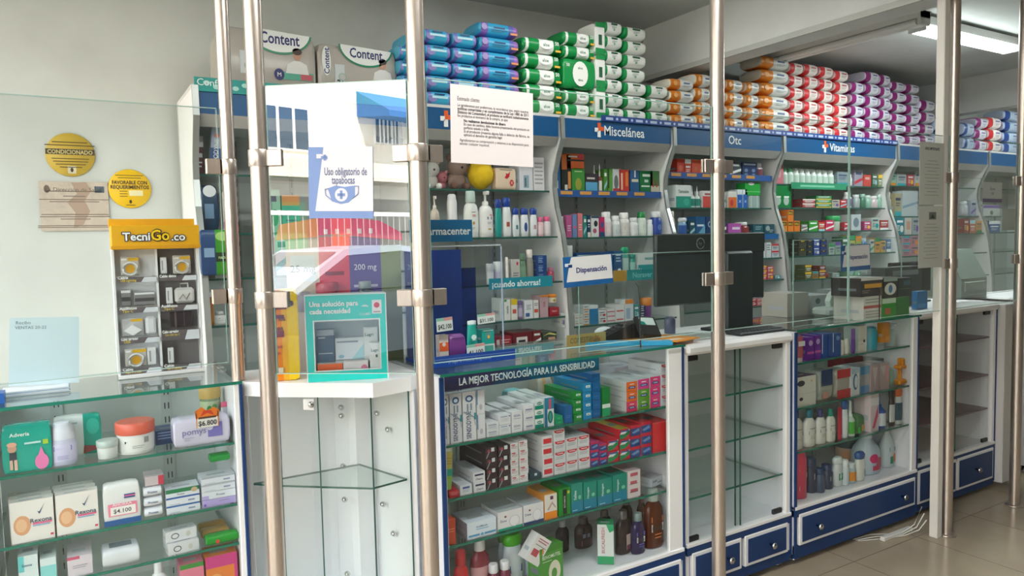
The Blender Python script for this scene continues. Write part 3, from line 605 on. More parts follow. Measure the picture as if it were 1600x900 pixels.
def pillow(w, d, h, bands, ops=(), seed=0, rough=.28, crimp=.45, en=4.0):
    r = random.Random(seed); m = MB(); n = 20
    xs = sorted(set([0, .03, .07, .13] + [b2[0] for b2 in bands if 0 < b2[0] < 1] + [.25, .5, .75, .87, .93, .97, 1])); rings = []
    for f in xs:
        t = abs(2 * f - 1); s = crimp + (1 - crimp) * (1 - t ** 7) ** .5 if t < 1 else crimp * .8
        s *= 1 + r.uniform(-.015, .015); ring = []
        for i in range(n):
            a = 2 * math.pi * i / n; ca, sa = math.cos(a), math.sin(a)
            e = 2 / en; y = abs(ca) ** e * (1 if ca >= 0 else -1); z = abs(sa) ** e * (1 if sa >= 0 else -1)
            ring.append((-w / 2 + f * w, d / 2 + d / 2 * y * (.8 + .2 * s), h / 2 + h / 2 * z * s))
        rings.append(ring)
    v = [p for q in rings for p in q]
    for j in range(len(xs) - 1):
        fm = (xs[j] + xs[j + 1]) / 2; col = bands[0][1]
        for b0, c in bands:
            if fm >= b0: col = c
        m.add([v[j * n + i] for i in range(n)] + [v[(j + 1) * n + i] for i in range(n)], [(i, n + i, n + (i + 1) % n, (i + 1) % n) for i in range(n)], C(col, rough), True)
    m.add(rings[0], [tuple(range(n))], C(bands[0][1], rough)); m.add(rings[-1], [tuple(range(n - 1, -1, -1))], C(bands[-1][1], rough))
    if ops: paint(m, w, h, ops, -.0012)
    return [('pack', m)]
# ---------------------------------------------------------------- placing
_labels = {}
_pc = {}
def put(name, parts, loc, label, cat, rz=0., group=None, tilt=None):
    lab = ' '.join(label.split())
    if len(lab.split()) > 16: print('LONG', len(lab.split()), lab)
    if lab in _labels: print('DUP', lab)
    _labels[lab] = 1
    key = id(parts)
    if key not in _pc: _pc[key] = (parts, [(pn, mb.mesh(pn)) for pn, mb in parts])
    ms = _pc[key][1]
    if len(ms) == 1:
        o = bpy.data.objects.new(name, ms[0][1]); COL.objects.link(o)
    else:
        o = bpy.data.objects.new(name, None); COL.objects.link(o); o.empty_display_size = .02
        for pn, me in ms:
            c = bpy.data.objects.new(pn, me); COL.objects.link(c); c.parent = o
    o.location = loc; o.rotation_euler = tilt if tilt else (0, 0, rz)
    tag(o, lab, cat, group); return o
_cache = {}
def cached(key, fn):
    if key not in _cache: _cache[key] = fn()
    return _cache[key]
def box_of(w, d, h, base, ops=None, side=None, top=None, key=0):
    w, d, h = round(w, 3), round(d, 3), round(h, 3)
    return cached(('B', w, d, h, base, repr(ops), side, top, key if ops is None else 0), lambda: carton(w, d, h, base, ops, side, top, key))
SPANS = ((3.3, 4.2, ((.516, 1.515), (1.542, 2.425), (2.452, 3.285), (3.312, 4.325), (4.352, 5.695), (5.722, 7.095), (7.122, 8.48))), (2.0, 2.6, ((-.222, .422), (1.024, 2.035), (2.764, 3.678))))
def fit(a, b2, n):   # keep goods clear of the side panels
    for n0, n1, sp in SPANS:
        if n0 <= n <= n1:
            c = (a + b2) / 2; s0, s1 = min(sp, key=lambda q: 0 if q[0] <= c <= q[1] else min(abs(c - q[0]), abs(c - q[1])))
            if s1 - s0 > b2 - a - .01:
                a2, b3 = max(a, s0), min(b2, s1)
                if b3 - a2 < .6 * (b2 - a): w_ = .7 * (b2 - a); a2, b3 = (s0, s0 + w_) if a < s0 else (s1 - w_, s1)
                return a2, b3
    return a, b2
LEVELS_ = ((3.3, (Z0 + (2.02,), Z1 + (2.02,), Z2 + (2.02,), Z3 + (2.02,), Z4 + (2.02,), Z6 + (2.02,), Z6 + (2.02,)), (.5, 1.53, 2.44, 3.30, 4.34, 5.71, 7.11)), (2.0, ((.876, .676, .547, .36, 1.06), (.83, .648, .49, 1.01), (.917, .71, .507, 1.06)), (-.3, .9, 2.7)))
def head(u, n, z):   # clear height above a shelf
    for n0, zz, us in LEVELS_:
        if n >= n0:
            k = max([i for i, q in enumerate(us) if u >= q - .03] or [0]); up = [q for q in zz[k] if q > z + .03]
            return (min(up) - z - .013) if up else 9
    return 9
def shelf(where, n, z, items, d=.12, short=None, noun='box'):
    """items: (x0, x1, ytop, description, builder...) read left to right; a box entry may be a pile"""
    cnt = {}
    for it in items: cnt[it[3]] = cnt.get(it[3], 0) + (it[7] if len(it) > 7 and it[4] == 'B' else 1)
    for i, it in enumerate(items):
        x0, x1, yt, desc, kind = it[:5]
        zb = z
        dn = 0
        a, b2 = fit(U(x0, n, zb), U(x1, n, zb), n); u = (a + b2) / 2; ww = b2 - a - .002; ht = min(Z(yt, u, n) - z, head(u, n, z))
        lab = f'{desc}, {ORD[i + 1]} from left, {where}'
        grp = f'{desc} on {where}' if cnt[desc] > 1 else None
        if kind == 'B':
            base, ops = it[5], it[6]; num = it[7] if len(it) > 7 else 1; ex = it[8] if len(it) > 8 else {}
            dd = ex.get('d', d); zz0 = ex.get('lift', 0)
            h1 = (ht - zz0) / num
            for k in range(num):
                o_ = ex['alt'][k % len(ex['alt'])] if 'alt' in ex else (base, ops)
                pl = box_of(ww, dd, h1 - .001, o_[0], o_[1], ex.get('side'), ex.get('top'), (i, where))
                l2 = lab if num == 1 else f'{desc}, {ORD[k + 1]} up in {ORD[i + 1]} pile from left, {where}'
                jx = rnd.uniform(-.0015, .0015) if num > 1 else 0
                put(ex.get('name', 'product_box'), pl, (u + jx, n + ex.get('back', 0), z + zz0 + k * h1 + .0005), l2, 'box', 0, grp)
        elif kind == 'V':
            st, col, cap = it[5:8]; lb = it[8] if len(it) > 8 else None; ops = it[9] if len(it) > 9 else (); clr = it[10] if len(it) > 10 else False
            nm = {'pump': 'pump_bottle', 'can': 'spray_can', 'jar': 'jar', 'spray': 'spray_bottle', 'jug': 'bottle', 'rollon': 'deodorant'}.get(st, 'bottle')
            ww = round(ww, 3); h_ = round(ht, 3)
            pl = cached(('V', ww, h_, st, col, cap, lb, repr(ops), clr), lambda: bottle(ww, h_, st, col, cap, lb, ops, clr))
            put(nm, pl, (u, n + .004, z + .0005), lab, {'can': 'spray can', 'jar': 'jar', 'rollon': 'deodorant'}.get(st, 'bottle'), 0, grp)
        elif kind == 'T':
            col, cap = it[5:7]; ops = it[7] if len(it) > 7 else ()
            pl = cached(('T', round(ww, 3), round(ht, 3), col, cap, repr(ops)), lambda: tubepack(ww, ht, col, cap, ops)); put('tube', pl, (u, n + .004, z + .0005), lab, 'tube', 0, grp)
        elif kind == 'P':
            bands, ops = it[5], it[6]; num = it[7] if len(it) > 7 else 1; dd = it[8] if len(it) > 8 else d; h1 = ht / num
            for k in range(num):
                pl = cached(('P', round(ww, 3), round(h1, 3), repr(bands), repr(ops), dd), lambda: pillow(ww, dd, h1, bands, ops, i))
                l2 = lab if num == 1 else f'{desc}, {ORD[k + 1]} up in {ORD[i + 1]} pile from left, {where}'
                put('soft_pack', pl, (u, n + .002, z + .0005 + k * h1), l2, 'pack', 0, grp)
# ================================================================ wipe packs piled on top of the shelving
TOPZ = 2.206; NW = 3.485
def pile(x0, x1, ytop, num, desc, bands, ops, where, d=.2, zb=TOPZ, n=NW, jit=.006, k0=0):
    u0, u1 = U(x0, n, zb + .2), U(x1, n, zb + .2); u = (u0 + u1) / 2; w_ = u1 - u0 - .004; h1 = (Z(ytop, u, n) - zb) / num
    for k in range(num):
        pl = cached(('W', round(w_, 2), round(h1, 2), desc, k % 2), lambda: pillow(round(w_, 2) - .003, d, round(h1, 2) - .001 if round(h1, 2) <= h1 else h1 - .001, bands, ops, k, .3, .5, 3.4))
        put('wipes_pack', pl, (u + rnd.uniform(-jit, jit) * .5, n + rnd.uniform(0, .012), zb + k * h1 + .0005), f'{desc}, {ORD[k + 1 + k0]} up in {where}', 'wipes pack', 0, f'{desc}s on top of the shelving')
    return u, w_, zb + num * h1
bB = [(0, '#3fa8d0'), (.06, '#8c6fc0'), (.22, '#3aa6d2'), (.74, '#5f6cb4'), (.86, '#9a6ab8')]
oB = [('r', .36, .52, .64, .62, '#1d3f74'), ('l', .3, .4, .7, .1, 2, '#1f6f9c'), ('r', .78, .2, .96, .34, '#e08e5a'), ('e', .12, .55, .07, .22, '#a592cc')]
bBe = [(0, '#4cb2d6'), (.06, '#7c78c4'), (.2, '#42b0d6'), (.86, '#8f7cc4')]
oBe = [('r', .3, .7, .7, .78, '#1d3f74'), ('e', .22, .4, .16, .2, '#8c83c0'), ('r', .2, .46, .8, .6, '#bfe6f2')]
pile(625, 641, 66, 4, 'turquoise wipes pack', bBe, oBe, 'first blue pile by the diaper bags')
pile(635, 665, 50, 5, 'turquoise wipes pack', bBe, oBe, 'blue pile behind the steel post')
pile(666, 707, 43, 5, 'turquoise wipes pack', bBe, oBe, 'blue pile right of the steel post')
pile(708, 749, 48, 5, 'turquoise wipes pack', bBe, oBe, 'blue pile second right of the post')
pile(750, 814, 33, 6, 'long blue and violet wipes pack', bB, oB, 'tall blue pile beside the green')
bG = [(0, '#15914a'), (.08, '#f0f2ee'), (.15, '#15914a'), (.42, '#eef0ec'), (.8, '#159048'), (.93, '#1c9a50')]
oG = [('e', .6, .52, .17, .3, '#f6f8f4'), ('t', 'aloe', .6, .52, .3, '#1d6a48', .24), ('r', .84, .1, .98, .24, '#e8b23c'), ('t', '50', .88, .66, .34, '#f4f6f2', .1)]
pile(817, 879, 57, 5, 'long green and white wipes pack', bG, oG, 'leftmost green pile')
u, w_, zt = pile(880, 931, 139, 2, 'long green and white wipes pack', bG, oG, 'second green pile')
pl = pillow(w_, .09, .17, [(0, '#15914a'), (.28, '#178f49'), (.8, '#15914a')], [('e', .52, .5, .24, .42, '#f2f4ee'), ('t', 'aloe', .52, .7, .12, '#1d6a48', .3), ('t', 'aloe', .52, .3, .12, '#1d6a48', .3), ('t', '50', .14, .76, .14, '#f4f6f2', .16)], 3, .3, .8, 5)
put('wipes_pack', pl, (u, NW, zt + .001), 'green wipes pack standing on its edge in the middle of second green pile', 'wipes pack')
pile(880, 931, 49, 2, 'long green and white wipes pack', bG, oG, 'top pair above the upright green pack', zb=zt + .172)
bE = [(0, '#1a8f4c'), (.14, '#eef1ec'), (.86, '#e8ebe6'), (.93, '#2a9656')]
oE = [('r', .34, .66, .68, .78, '#2b5f45'), ('l', .38, .5, .64, .1, 2, '#8fa89a'), ('e', .5, .3, .05, .06, '#6fae88')]
for k in range(3):
    pl = cached('upr', lambda: pillow(.075, .18, .185, [(0, '#eef0ec'), (1.1, '#eee')], [('r', .05, 0, .95, .2, '#1a8f4c'), ('r', .35, .3, .68, .62, '#2b5f45'), ('r', .05, .86, .95, 1, '#1a8f4c')], 2, .3, .9, 6))
    put('wipes_pack', pl, (U(938.5, NW, 2.4), NW, TOPZ + .187 * k), f'white wipes pack stood on end, {ORD[k + 1]} from bottom between the green piles', 'wipes pack', 0, 'white wipes packs stood on end')
pile(947, 976, 30, 7, 'white wipes pack with green ends', bE, oE, 'third green pile')
pile(977, 1013, 40, 7, 'white wipes pack with green ends', bE, oE, 'fourth green pile by the beam')
pile(1014, 1047, 131, 3, 'white wipes pack with green ends', bE, oE, 'low green pile under the beam')
m = carton(.13, .12, .08, '#dcd8d6', [('r', .6, .3, .9, .7, '#c46a72')]); put('product_box', m, (U(890, 3.75, 2.9), 3.75, 2.206), 'small pale box lying behind the green wipes', 'box')
bO = [(0, '#dcd6c8'), (.03, '#e0862a'), (.42, '#e9eae6'), (.9, '#dfe3de')]; oO = [('r', .55, .5, .8, .64, '#44608e'), ('l', .52, .34, .85, .1, 2, '#9aa4ac'), ('e', .2, .5, .08, .2, '#f0a850')]
bO2 = [(0, '#e2e0d8'), (.03, '#df8a30'), (.4, '#e9ebe7'), (.88, '#e6943c')]
for (x0, x1, y, nn, wh, bb) in ((1048, 1087, 121, 4, 'first orange pile', bO), (1088, 1115, 113, 4, 'second orange pile', bO2), (1116, 1136, 122, 4, 'orange pile behind the steel post', bO2), (1137, 1165, 122, 4, 'fourth orange pile', bO2), (1166, 1189, 126, 4, 'fifth orange pile', bO2), (1190, 1235, 87, 6, 'tallest orange pile', bO)):
    pile(x0, x1, y, nn, 'orange and white wipes pack', bb, oO, wh)
bR = [(0, '#ece4e0'), (.03, '#d0343c'), (.34, '#efe9e4'), (.93, '#d8444a')]; oR = [('r', .45, .56, .8, .68, '#b8666a'), ('l', .45, .4, .8, .1, 2, '#b8a09c')]
for (x0, x1, y, nn, wh) in ((1236, 1258, 96, 6, 'first red pile'), (1259, 1281, 98, 6, 'second red pile'), (1282, 1304, 102, 6, 'third red pile'), (1305, 1328, 108, 6, 'fourth red pile')):
    pile(x0, x1, y, nn, 'red and white wipes pack', bR, oR, wh)
bV = [(0, '#d4d2e0'), (.03, '#8c2472'), (.36, '#dfe0e8'), (.94, '#a03a84')]; oV = [('r', .5, .56, .82, .68, '#7a7aa8'), ('l', .5, .38, .8, .1, 2, '#a8a8c0')]
for (x0, x1, y, nn, wh) in ((1331, 1352, 126, 5, 'first purple pile'), (1353, 1375, 110, 6, 'second purple pile'), (1376, 1393, 115, 6, 'third purple pile'), (1394, 1415, 125, 6, 'fourth purple pile'), (1416, 1438, 129, 6, 'fifth purple pile'), (1439, 1463, 155, 4, 'last purple pile')):
    pile(x0, x1, y, nn, 'purple and white wipes pack', bV, oV, wh)
bN = [(0, '#b4c4dc'), (.06, '#2a4c96'), (.3, '#bcd0e4'), (.9, '#3a62a8')]
for (x0, x1, y, nn, wh, bb, dd) in ((1464, 1482, 182, 2, 'navy pile behind the jamb', bN, 'navy and pale blue wipes pack'), (1508, 1525, 190, 2, 'first pile right of the jamb post', bN, 'navy and pale blue wipes pack'), (1526, 1545, 183, 3, 'second pile right of the jamb post', bV, 'purple and white wipes pack'), (1546, 1568, 182, 3, 'third pile right of the jamb post', bR, 'red and white wipes pack'), (1569, 1600, 172, 4, 'far right pile', bN, 'navy and pale blue wipes pack')):
    pile(x0, x1, y, nn, dd, bb, oV, wh)
# adult diaper bags
def diaper_bag(x0, x1, yt, label, n=3.55, sidepanel=False):
    u0, u1 = U(x0, n, 2.3), U(x1, n, 2.3); w_ = u1 - u0; h = Z(yt, (u0 + u1) / 2, n) - TOPZ; P = pillow(w_, .26, h, [(0, '#b9b4ac'), (1.1, '#bbb')], (), 4, .22, .86, 7)
    m = P[0][1]; y = -.002
    def R(a, b2, c, d2, col, k=0): m.rect(-w_ / 2 + a * w_, b2 * h, -w_ / 2 + c * w_, d2 * h, y - .0003 * k, C(col, .3))
    cx = .12 * w_ if not sidepanel else .1 * w_; zo = .16 * h if not sidepanel else .22 * h; bz = .16
    m.ell(cx, .985 * h, .345 * w_, .37 * h, y, C('#1f8a66', .3), 24, 180, 360); m.ell(cx, .985 * h, .325 * w_, .335 * h, y - .0003, C('#eff2f0', .3), 24, 180, 360)
    m.text('Content', cx, .86 * h, .24 * h, y - .0008, C('#2b3170'), .42 * w_, bold=.02)
    hx_ = .30 * w_ if not sidepanel else .31 * w_
    m.ell(hx_, .47 * h + zo, .045 * w_, .085 * h, y, C('#c79a80')); m.ell(hx_, .525 * h + zo, .052 * w_, .055 * h, y - .0003, C('#4a3a34'))
    m.poly([(hx_ - .13 * w_, .18 * h + zo), (hx_ + .12 * w_, .18 * h + zo), (hx_ + .1 * w_, .33 * h + zo), (hx_ + .03 * w_, .38 * h + zo), (hx_ - .04 * w_, .38 * h + zo), (hx_ - .11 * w_, .32 * h + zo)], y - .0003, C('#e6e6e4'))
    R(.2, .28, .32, .62, '#ccd4d6'); m.ell(-.21 * w_, .4 * h, .05 * w_, .07 * h, y - .0003, C('#8fb0a8')); m.ell(-.21 * w_, .4 * h, .04 * w_, .055 * h, y - .0006, C('#c2c4c0'))
    if not sidepanel:
        R(.6, .08 + bz, .97, .2 + bz, '#1f9a7c'); R(.83, .09 + bz, .96, .18 + bz, '#b8303c', 1); m.ell(.1 * w_, (.15 + bz) * h, .055 * w_, .09 * h, y - .0006, C('#2b3170')); m.text('M', .1 * w_, (.15 + bz) * h, .09 * h, y - .001, C('#fff'))
    else:
        m.ell(-.4 * w_, .66 * h, .055 * w_, .26 * h, y, C('#eef2f0')); m.text('Content', -.4 * w_, .66 * h, .09 * w_, y - .0006, C('#2b3170'), .5 * h, vert=True, bold=.02)
        m.text('21', -.24 * w_, .3 * h, .14 * h, y, C('#2fae62'), bold=.03)
    seal = MB(); seal.box(-w_ * .46, w_ * .46, .12, .14, h * .93, h * 1.02, C('#c2beb8', .25), .004)
    put('diaper_bag', P + [('sealed_top', seal)], ((u0 + u1) / 2, n, TOPZ + .001), label, 'diaper bag')
diaper_bag(344, 494, 44, 'large grey bag of adult diapers with teal and red band, left of the pair')
diaper_bag(498, 621, 71, 'grey bag of adult diapers with number 21 beside the blue wipes', sidepanel=True)
# ================================================================ wall shelf goods
W_, K_, T_ = '#e9eaec', '#2a3550', '#1f8f8a'
def nf(z): return front_at(z) + .03
z = Z1[0]; n = nf(z); WH = 'soft toy shelf behind the letter'
# soft toys
def ballmesh(col, cx, cz, r, cy=0, sx=1, sz=1, mat=None):
    m = MB(); k = 8; pr_ = [(r * math.sin(math.pi * i / k), -r * math.cos(math.pi * i / k) * sz) for i in range(k + 1)]
    m.lathe(pr_, mat or C(col, .9, 0, 'film'), 16, cx, cy, sx, 1, z0=cz); return m
def toy(x, n, z, s, col, ears, label, cat='soft toy', feet=True):
    u = U(x, n, z + s * .3); P = [('body', ballmesh(col, 0, s * .245, s * .24, .05))]
    P.append(('head', ballmesh(col, 0, s * .56, s * .25, .03)))
    for sx in (-1, 1):
        P.append(('ear', ballmesh(ears, sx * s * .2, s * .78, s * .09, .03)))
        if feet: P.append(('foot', ballmesh(ears, sx * s * .17, s * .095, s * .09, .0)))
    P.append(('nose', ballmesh('#2a2220', 0, s * .53, s * .03, .03 - s * .245)))
    put('soft_toy', P, (u, n + .06, z), label, cat)
toy(684, n, z, .2, '#e9e2dc', '#f2eeea', 'white fluffy soft toy at the left end of the toy shelf')
toy(727, n, z, .23, '#a98f84', '#7c5a4c', 'brown soft toy bear with dark paws on the toy shelf')
toy(702, n + .03, z, .13, '#e08a96', '#e8a0a8', 'small pink soft toy between the white toy and the bear', feet=False)
bd = ballmesh('#f2c81e', 0, .09, .075, .05, sz=1.15); fl = MB(); fl.box(-.012, .012, .03, .06, 0, .03, C('#d8a020'))
put('yellow_ball', [('ball', bd), ('base', fl)], (U(759, n, z + .08), n + .01, z), 'round bright yellow soft ball beside the brown bear', 'ball')
mm = pillow(.13, .06, .125, [(0, '#e6cdb2'), (1.1, '#fff')], [('p', [(.42, .55), (.5, .66), (.5, .76), (.6, .72), (.72, .86), (.66, .6), (.55, .5)], '#c8283a'), ('e', .78, .33, .11, .14, '#c8283a'), ('t', 'X', .78, .33, .2, '#f0c8c0'), ('l', .2, .9, .8, .06, 1, '#5a4a44')], 5, .6, .9, 6)
put('gift_bag', mm, (U(791, n, z), n, z), 'cream cloth gift bag with red hearts on the toy shelf', 'bag')
shelf('toy shelf right end', n, z, [(812, 833, 258, 'white box with grey picture', 'B', '#dcdce2', [('r', .3, .1, .7, .6, '#8fa8b4'), ('r', .38, .15, .5, .5, '#4a6474')]), (834, 851, 246, 'white paper box with thin print', 'B', '#e2dfe2', [('l', .1, .8, .9, .12, 6, '#a8a4ac')])])
z = Z1[1]; n = nf(z)
shelf('second shelf behind the letter', n, z, [
    (676, 690, 306, 'beige pump bottle', 'V', 'pump', '#cfc2b4', '#ddd6cc', '#c6b7a6'),
    (704, 719, 303, 'white cylindrical bottle', 'V', 'can', '#e4e4e6', '#dcdcde', None),
    (729, 752, 288, 'tall white bottle with red 0% mark', 'V', 'shampoo', '#e8e9e6', '#bfd2cc', '#eceee9', [('t', '0%', .62, .82, .16, '#c8303c'), ('l', .35, .98, .8, .06, 1, '#5a6a70'), ('e', .55, .45, .14, .08, '#c8a24a'), ('l', .3, .2, .7, .06, 2, '#9aa')]),
    (753, 775, 293, 'white body lotion pump bottle', 'V', 'pump', '#eceae8', '#e6e2e0', '#efedec', [('r', .4, .72, .95, .86, '#27406e'), ('p', [(.6, 1), (1, 1), (1, .9), (.75, .92)], '#d88a98'), ('l', .4, .55, .9, .07, 2, '#99a'), ('r', .45, .16, .85, .24, '#caa860')]),
    (776, 787, 311, 'slim teal bottle with navy cap', 'V', 'hs', '#1f9a96', '#1e3f92', None),
    (788, 802, 309, 'white and red shampoo with blue cap', 'V', 'hs', '#e9ebee', '#20459c', '#e8eaec', [('r', .2, .3, .8, .55, '#b05a4a')]),
    (803, 814, 325, 'small white shampoo with blue cap', 'V', 'hs', '#e6e9ee', '#20459c', '#dfe6ea', [('r', .3, .3, .8, .6, '#4a8a8e')]),
    (816, 829, 325, 'small white shampoo with blue label', 'V', 'hs', '#e6e9ee', '#20459c', '#e8ebf0', [('e', .5, .45, .32, .34, '#2c4f96')]),
    (831, 842, 325, 'small white shampoo with pink print', 'V', 'hs', '#e6e9ee', '#20459c', '#e9ebee', [('r', .3, .3, .8, .6, '#c890a4')]),
    (843, 852, 339, 'tiny clear bottle with pink cap', 'V', 'round', '#e6b8c0', '#de5c8c', '#eccfd4'),
    (853, 864, 338, 'tiny clear bottle with rose cap', 'V', 'round', '#d8d0d4', '#e0608e', '#e6dcdf')])
z = Z1[2]; n = nf(z)
shelf('shelf above the teal savings strip', n, z, [
    (764, 775, 412, 'white jar with grey lid', 'V', 'jar', '#dfe0e2', '#c9cccf', '#e8e8ea'),
    (776, 789, 409, 'white tub with lilac label', 'V', 'jar', '#e2e2e6', '#f0f0f0', '#cfc8dc'),
    (792, 797, 402, 'slim white stick bottle', 'V', 'round', '#e8e0dc', '#f0eae6', None),
    (800, 813, 405, 'pale box with red dot', 'B', '#c9c6c0', [('e', .7, .82, .12, .08, '#c83a4a'), ('l', .15, .4, .85, .1, 3, '#777')]),
    (814, 825, 396, 'green bottle of herbal lotion', 'V', 'shampoo', '#6b8f74', '#5a7f66', '#7fa084'),
    (826, 837, 390, 'grey bottle with white cap', 'V', 'round', '#8c8a84', '#e6ddd6', '#9a958c'),
    (839, 855, 399, 'navy blue box', 'B', '#254a86', [('r', .15, .8, .6, .84, '#a8c4e8'), ('l', .15, .6, .6, .2, 3, '#a8c4e8')], 3),
    (859, 869, 418, 'pink nail varnish bottle', 'V', 'round', '#d0607c', '#b8708a', None, (), True)], d=.08)
m = MB(); u0, u1 = U(764, n - .04, z - .01), U(863, n - .04, z - .01); m.box(0, u1 - u0, -.003, 0, -.025, .035, C('#1893a8'))
m.text('¡cuando ahorras!', (u1 - u0) * .42, .003, .046, -.0036, C('#e8f6f8'), (u1 - u0) * .9, bold=.03)
o = m.build('shelf_strip'); o.location = (u0, n - .04, z); tag(o, 'teal shelf strip reading cuando ahorras on the wall shelving', 'shelf strip')
z = Z1[3]; n = nf(z)
shelf('shelf under the teal strip', n, z, [
    (781, 787, 466, 'white and green tube box', 'B', '#e4e8e4', [('r', .7, 0, 1, 1, '#3f9a5e')]),
    (788, 798, 468, 'white box with green text', 'B', '#e8e8e4', [('v', 'vitalis', .5, .5, .5, '#3b5a50'), ('r', 0, .9, .4, 1, '#3aa05e')]),
    (799, 809, 467, 'white and yellow box', 'B', '#e9e6dc', [('r', 0, .72, 1, 1, '#e6c428'), ('r', .2, .3, .8, .5, '#c85a50')]),
    (811, 819, 470, 'violet bottle', 'V', 'hs', '#9a86ac', '#7f6a9a', '#c2b4cc'),
    (820, 833, 469, 'white box with blue print', 'B', '#e2e4e8', [('r', .1, .1, .6, .3, '#3c62a0'), ('l', .2, .7, .8, .1, 3, '#8a92a0')]),
    (834, 842, 469, 'white box with red square', 'B', '#e6e4e2', [('r', .1, .3, .9, .5, '#d0583c'), ('l', .1, .8, .9, .1, 2, '#777')]),
    (844, 857, 461, 'pinkish box', 'B', '#c4a2a8', [('v', 'NA', .5, .6, .4, '#9a5a70'), ('r', 0, .92, 1, 1, '#e68a2c')]),
    (859, 874, 480, 'red box holding up a jar', 'B', '#b02838', [('t', 'Nutri', .5, .6, .3, '#f0dcd8'), ('r', .1, .1, .9, .2, '#7c1a26')])], d=.09)
shelf('the red box right of pinkish box', n, z + .075, [(860, 873, 460, 'white jar with orange lid', 'V', 'jar', '#ece6da', '#e88c1e', '#efe8da', [('e', .5, .5, .3, .3, '#c8a83c')])])
z = Z1[4]; n = nf(z)
shelf('lowest visible shelf of the toy section', n, z, [
    (776, 800, 526, 'dark red box', 'B', '#9a2432', [('r', .0, .2, .2, .8, '#e0d0cc'), ('l', .3, .7, .9, .2, 2, '#e0a0a0')]),
    (801, 832, 519, 'wine red box with white label', 'B', '#6e1a26', [('r', .2, .1, .75, .7, '#e4dcd8'), ('r', .3, .35, .65, .5, '#30303a')]),
    (833, 846, 517, 'brown red box', 'B', '#7c2c30', None), (848, 870, 519, 'dark green and yellow patterned box', 'B', '#3c4a3a', [('r', .4, .1, .9, .6, '#d8a88c'), ('p', [(0, .7), (.5, 1), (1, .8), (1, .7), (.4, .85)], '#d8d080')])], d=.14)
# Miscelánea section
z = Z2[0]; n = nf(z); WH = 'top Miscelánea shelf'
shelf(WH, n, z, [
    (864, 876, 240, 'blue book style box', 'B', '#2f6296', [('r', .2, .1, .7, .3, '#d4d8dc')]),
    (878, 893, 241, 'black box with orange side and yellow dot', 'B', '#2a2f2a', [('r', 0, .6, .55, 1, '#c8672a'), ('r', .3, .05, .6, .2, '#d8d8c8'), ('r', .65, .1, .95, .55, '#d08a4a')]),
    (894, 914, 263, 'green box with plant picture', 'B', '#3f8c3c', [('e', .5, .35, .25, .25, '#9a9a3a'), ('l', .2, .85, .8, .1, 1, '#cfe8a8')]),
    (915, 936, 271, 'dark box over light blue print', 'B', '#3a3438', [('r', 0, 0, .9, .55, '#5aa4cc'), ('r', .1, .7, .7, .8, '#d0c8c4')]),
    (937, 943, 256, 'dark red dropper bottle', 'V', 'drop', '#7c2420', '#e8e4e2', '#e0ded8'),
    (944, 949, 264, 'slim green box', 'B', '#4d8a34', None), (950, 957, 263, 'green and black box', 'B', '#5a9c38', [('r', 0, .2, .3, 1, '#2a2a28')]),
    (958, 968, 264, 'white box with grey photo', 'B', '#d0d2d2', [('e', .5, .45, .35, .3, '#6a706e'), ('r', 0, 0, 1, .2, '#b83a40')]),
    (969, 983, 265, 'red box with orange bottle picture', 'B', '#c8382c', [('r', .1, .15, .3, .85, '#eec8a8'), ('r', .6, .3, .9, .9, '#e07a2c')]),
    (985, 999, 266, 'blue box with eye chart', 'B', '#2a5a8c', [('r', .15, .5, .9, .62, '#d8d2b4'), ('r', .45, .7, .6, 1, '#d8e0e8')]),
    (1000, 1020, 267, 'dark green box with white letters', 'B', '#14703c', [('r', .2, .75, .8, .86, '#e0ece4'), ('r', .35, .5, .65, .62, '#cfe0d4'), ('r', .1, .3, .75, .36, '#e0ece4')]),
    (1021, 1041, 267, 'green and cream box with chilli pictures', 'B', '#3f7a44', [('r', .05, 0, .98, .35, '#ddd6c2'), ('p', [(.2, .3), (.3, .7), (.38, .3)], '#b8483c'), ('p', [(.6, .3), (.72, .65), (.8, .3)], '#b8483c')])], d=.1)
shelf('green plant box, top Miscelánea shelf', n, z + (Z(263, 2.5, n) - z), [(885, 913, 240, 'orange and black carton lying flat', 'B', '#d8652c', [('r', 0, .5, 1, .62, '#2c2424'), ('e', .8, .8, .16, .18, '#d04a58'), ('r', .1, .75, .6, .85, '#d8d4cc')])], d=.1)
shelf('front edge of top Miscelánea shelf', n - .0, z, [(928.5, 936, 258, 'red and white spray bottle', 'V', 'drop', '#c04838', '#cfcac8', None)])
z = Z2[1]; n = nf(z)
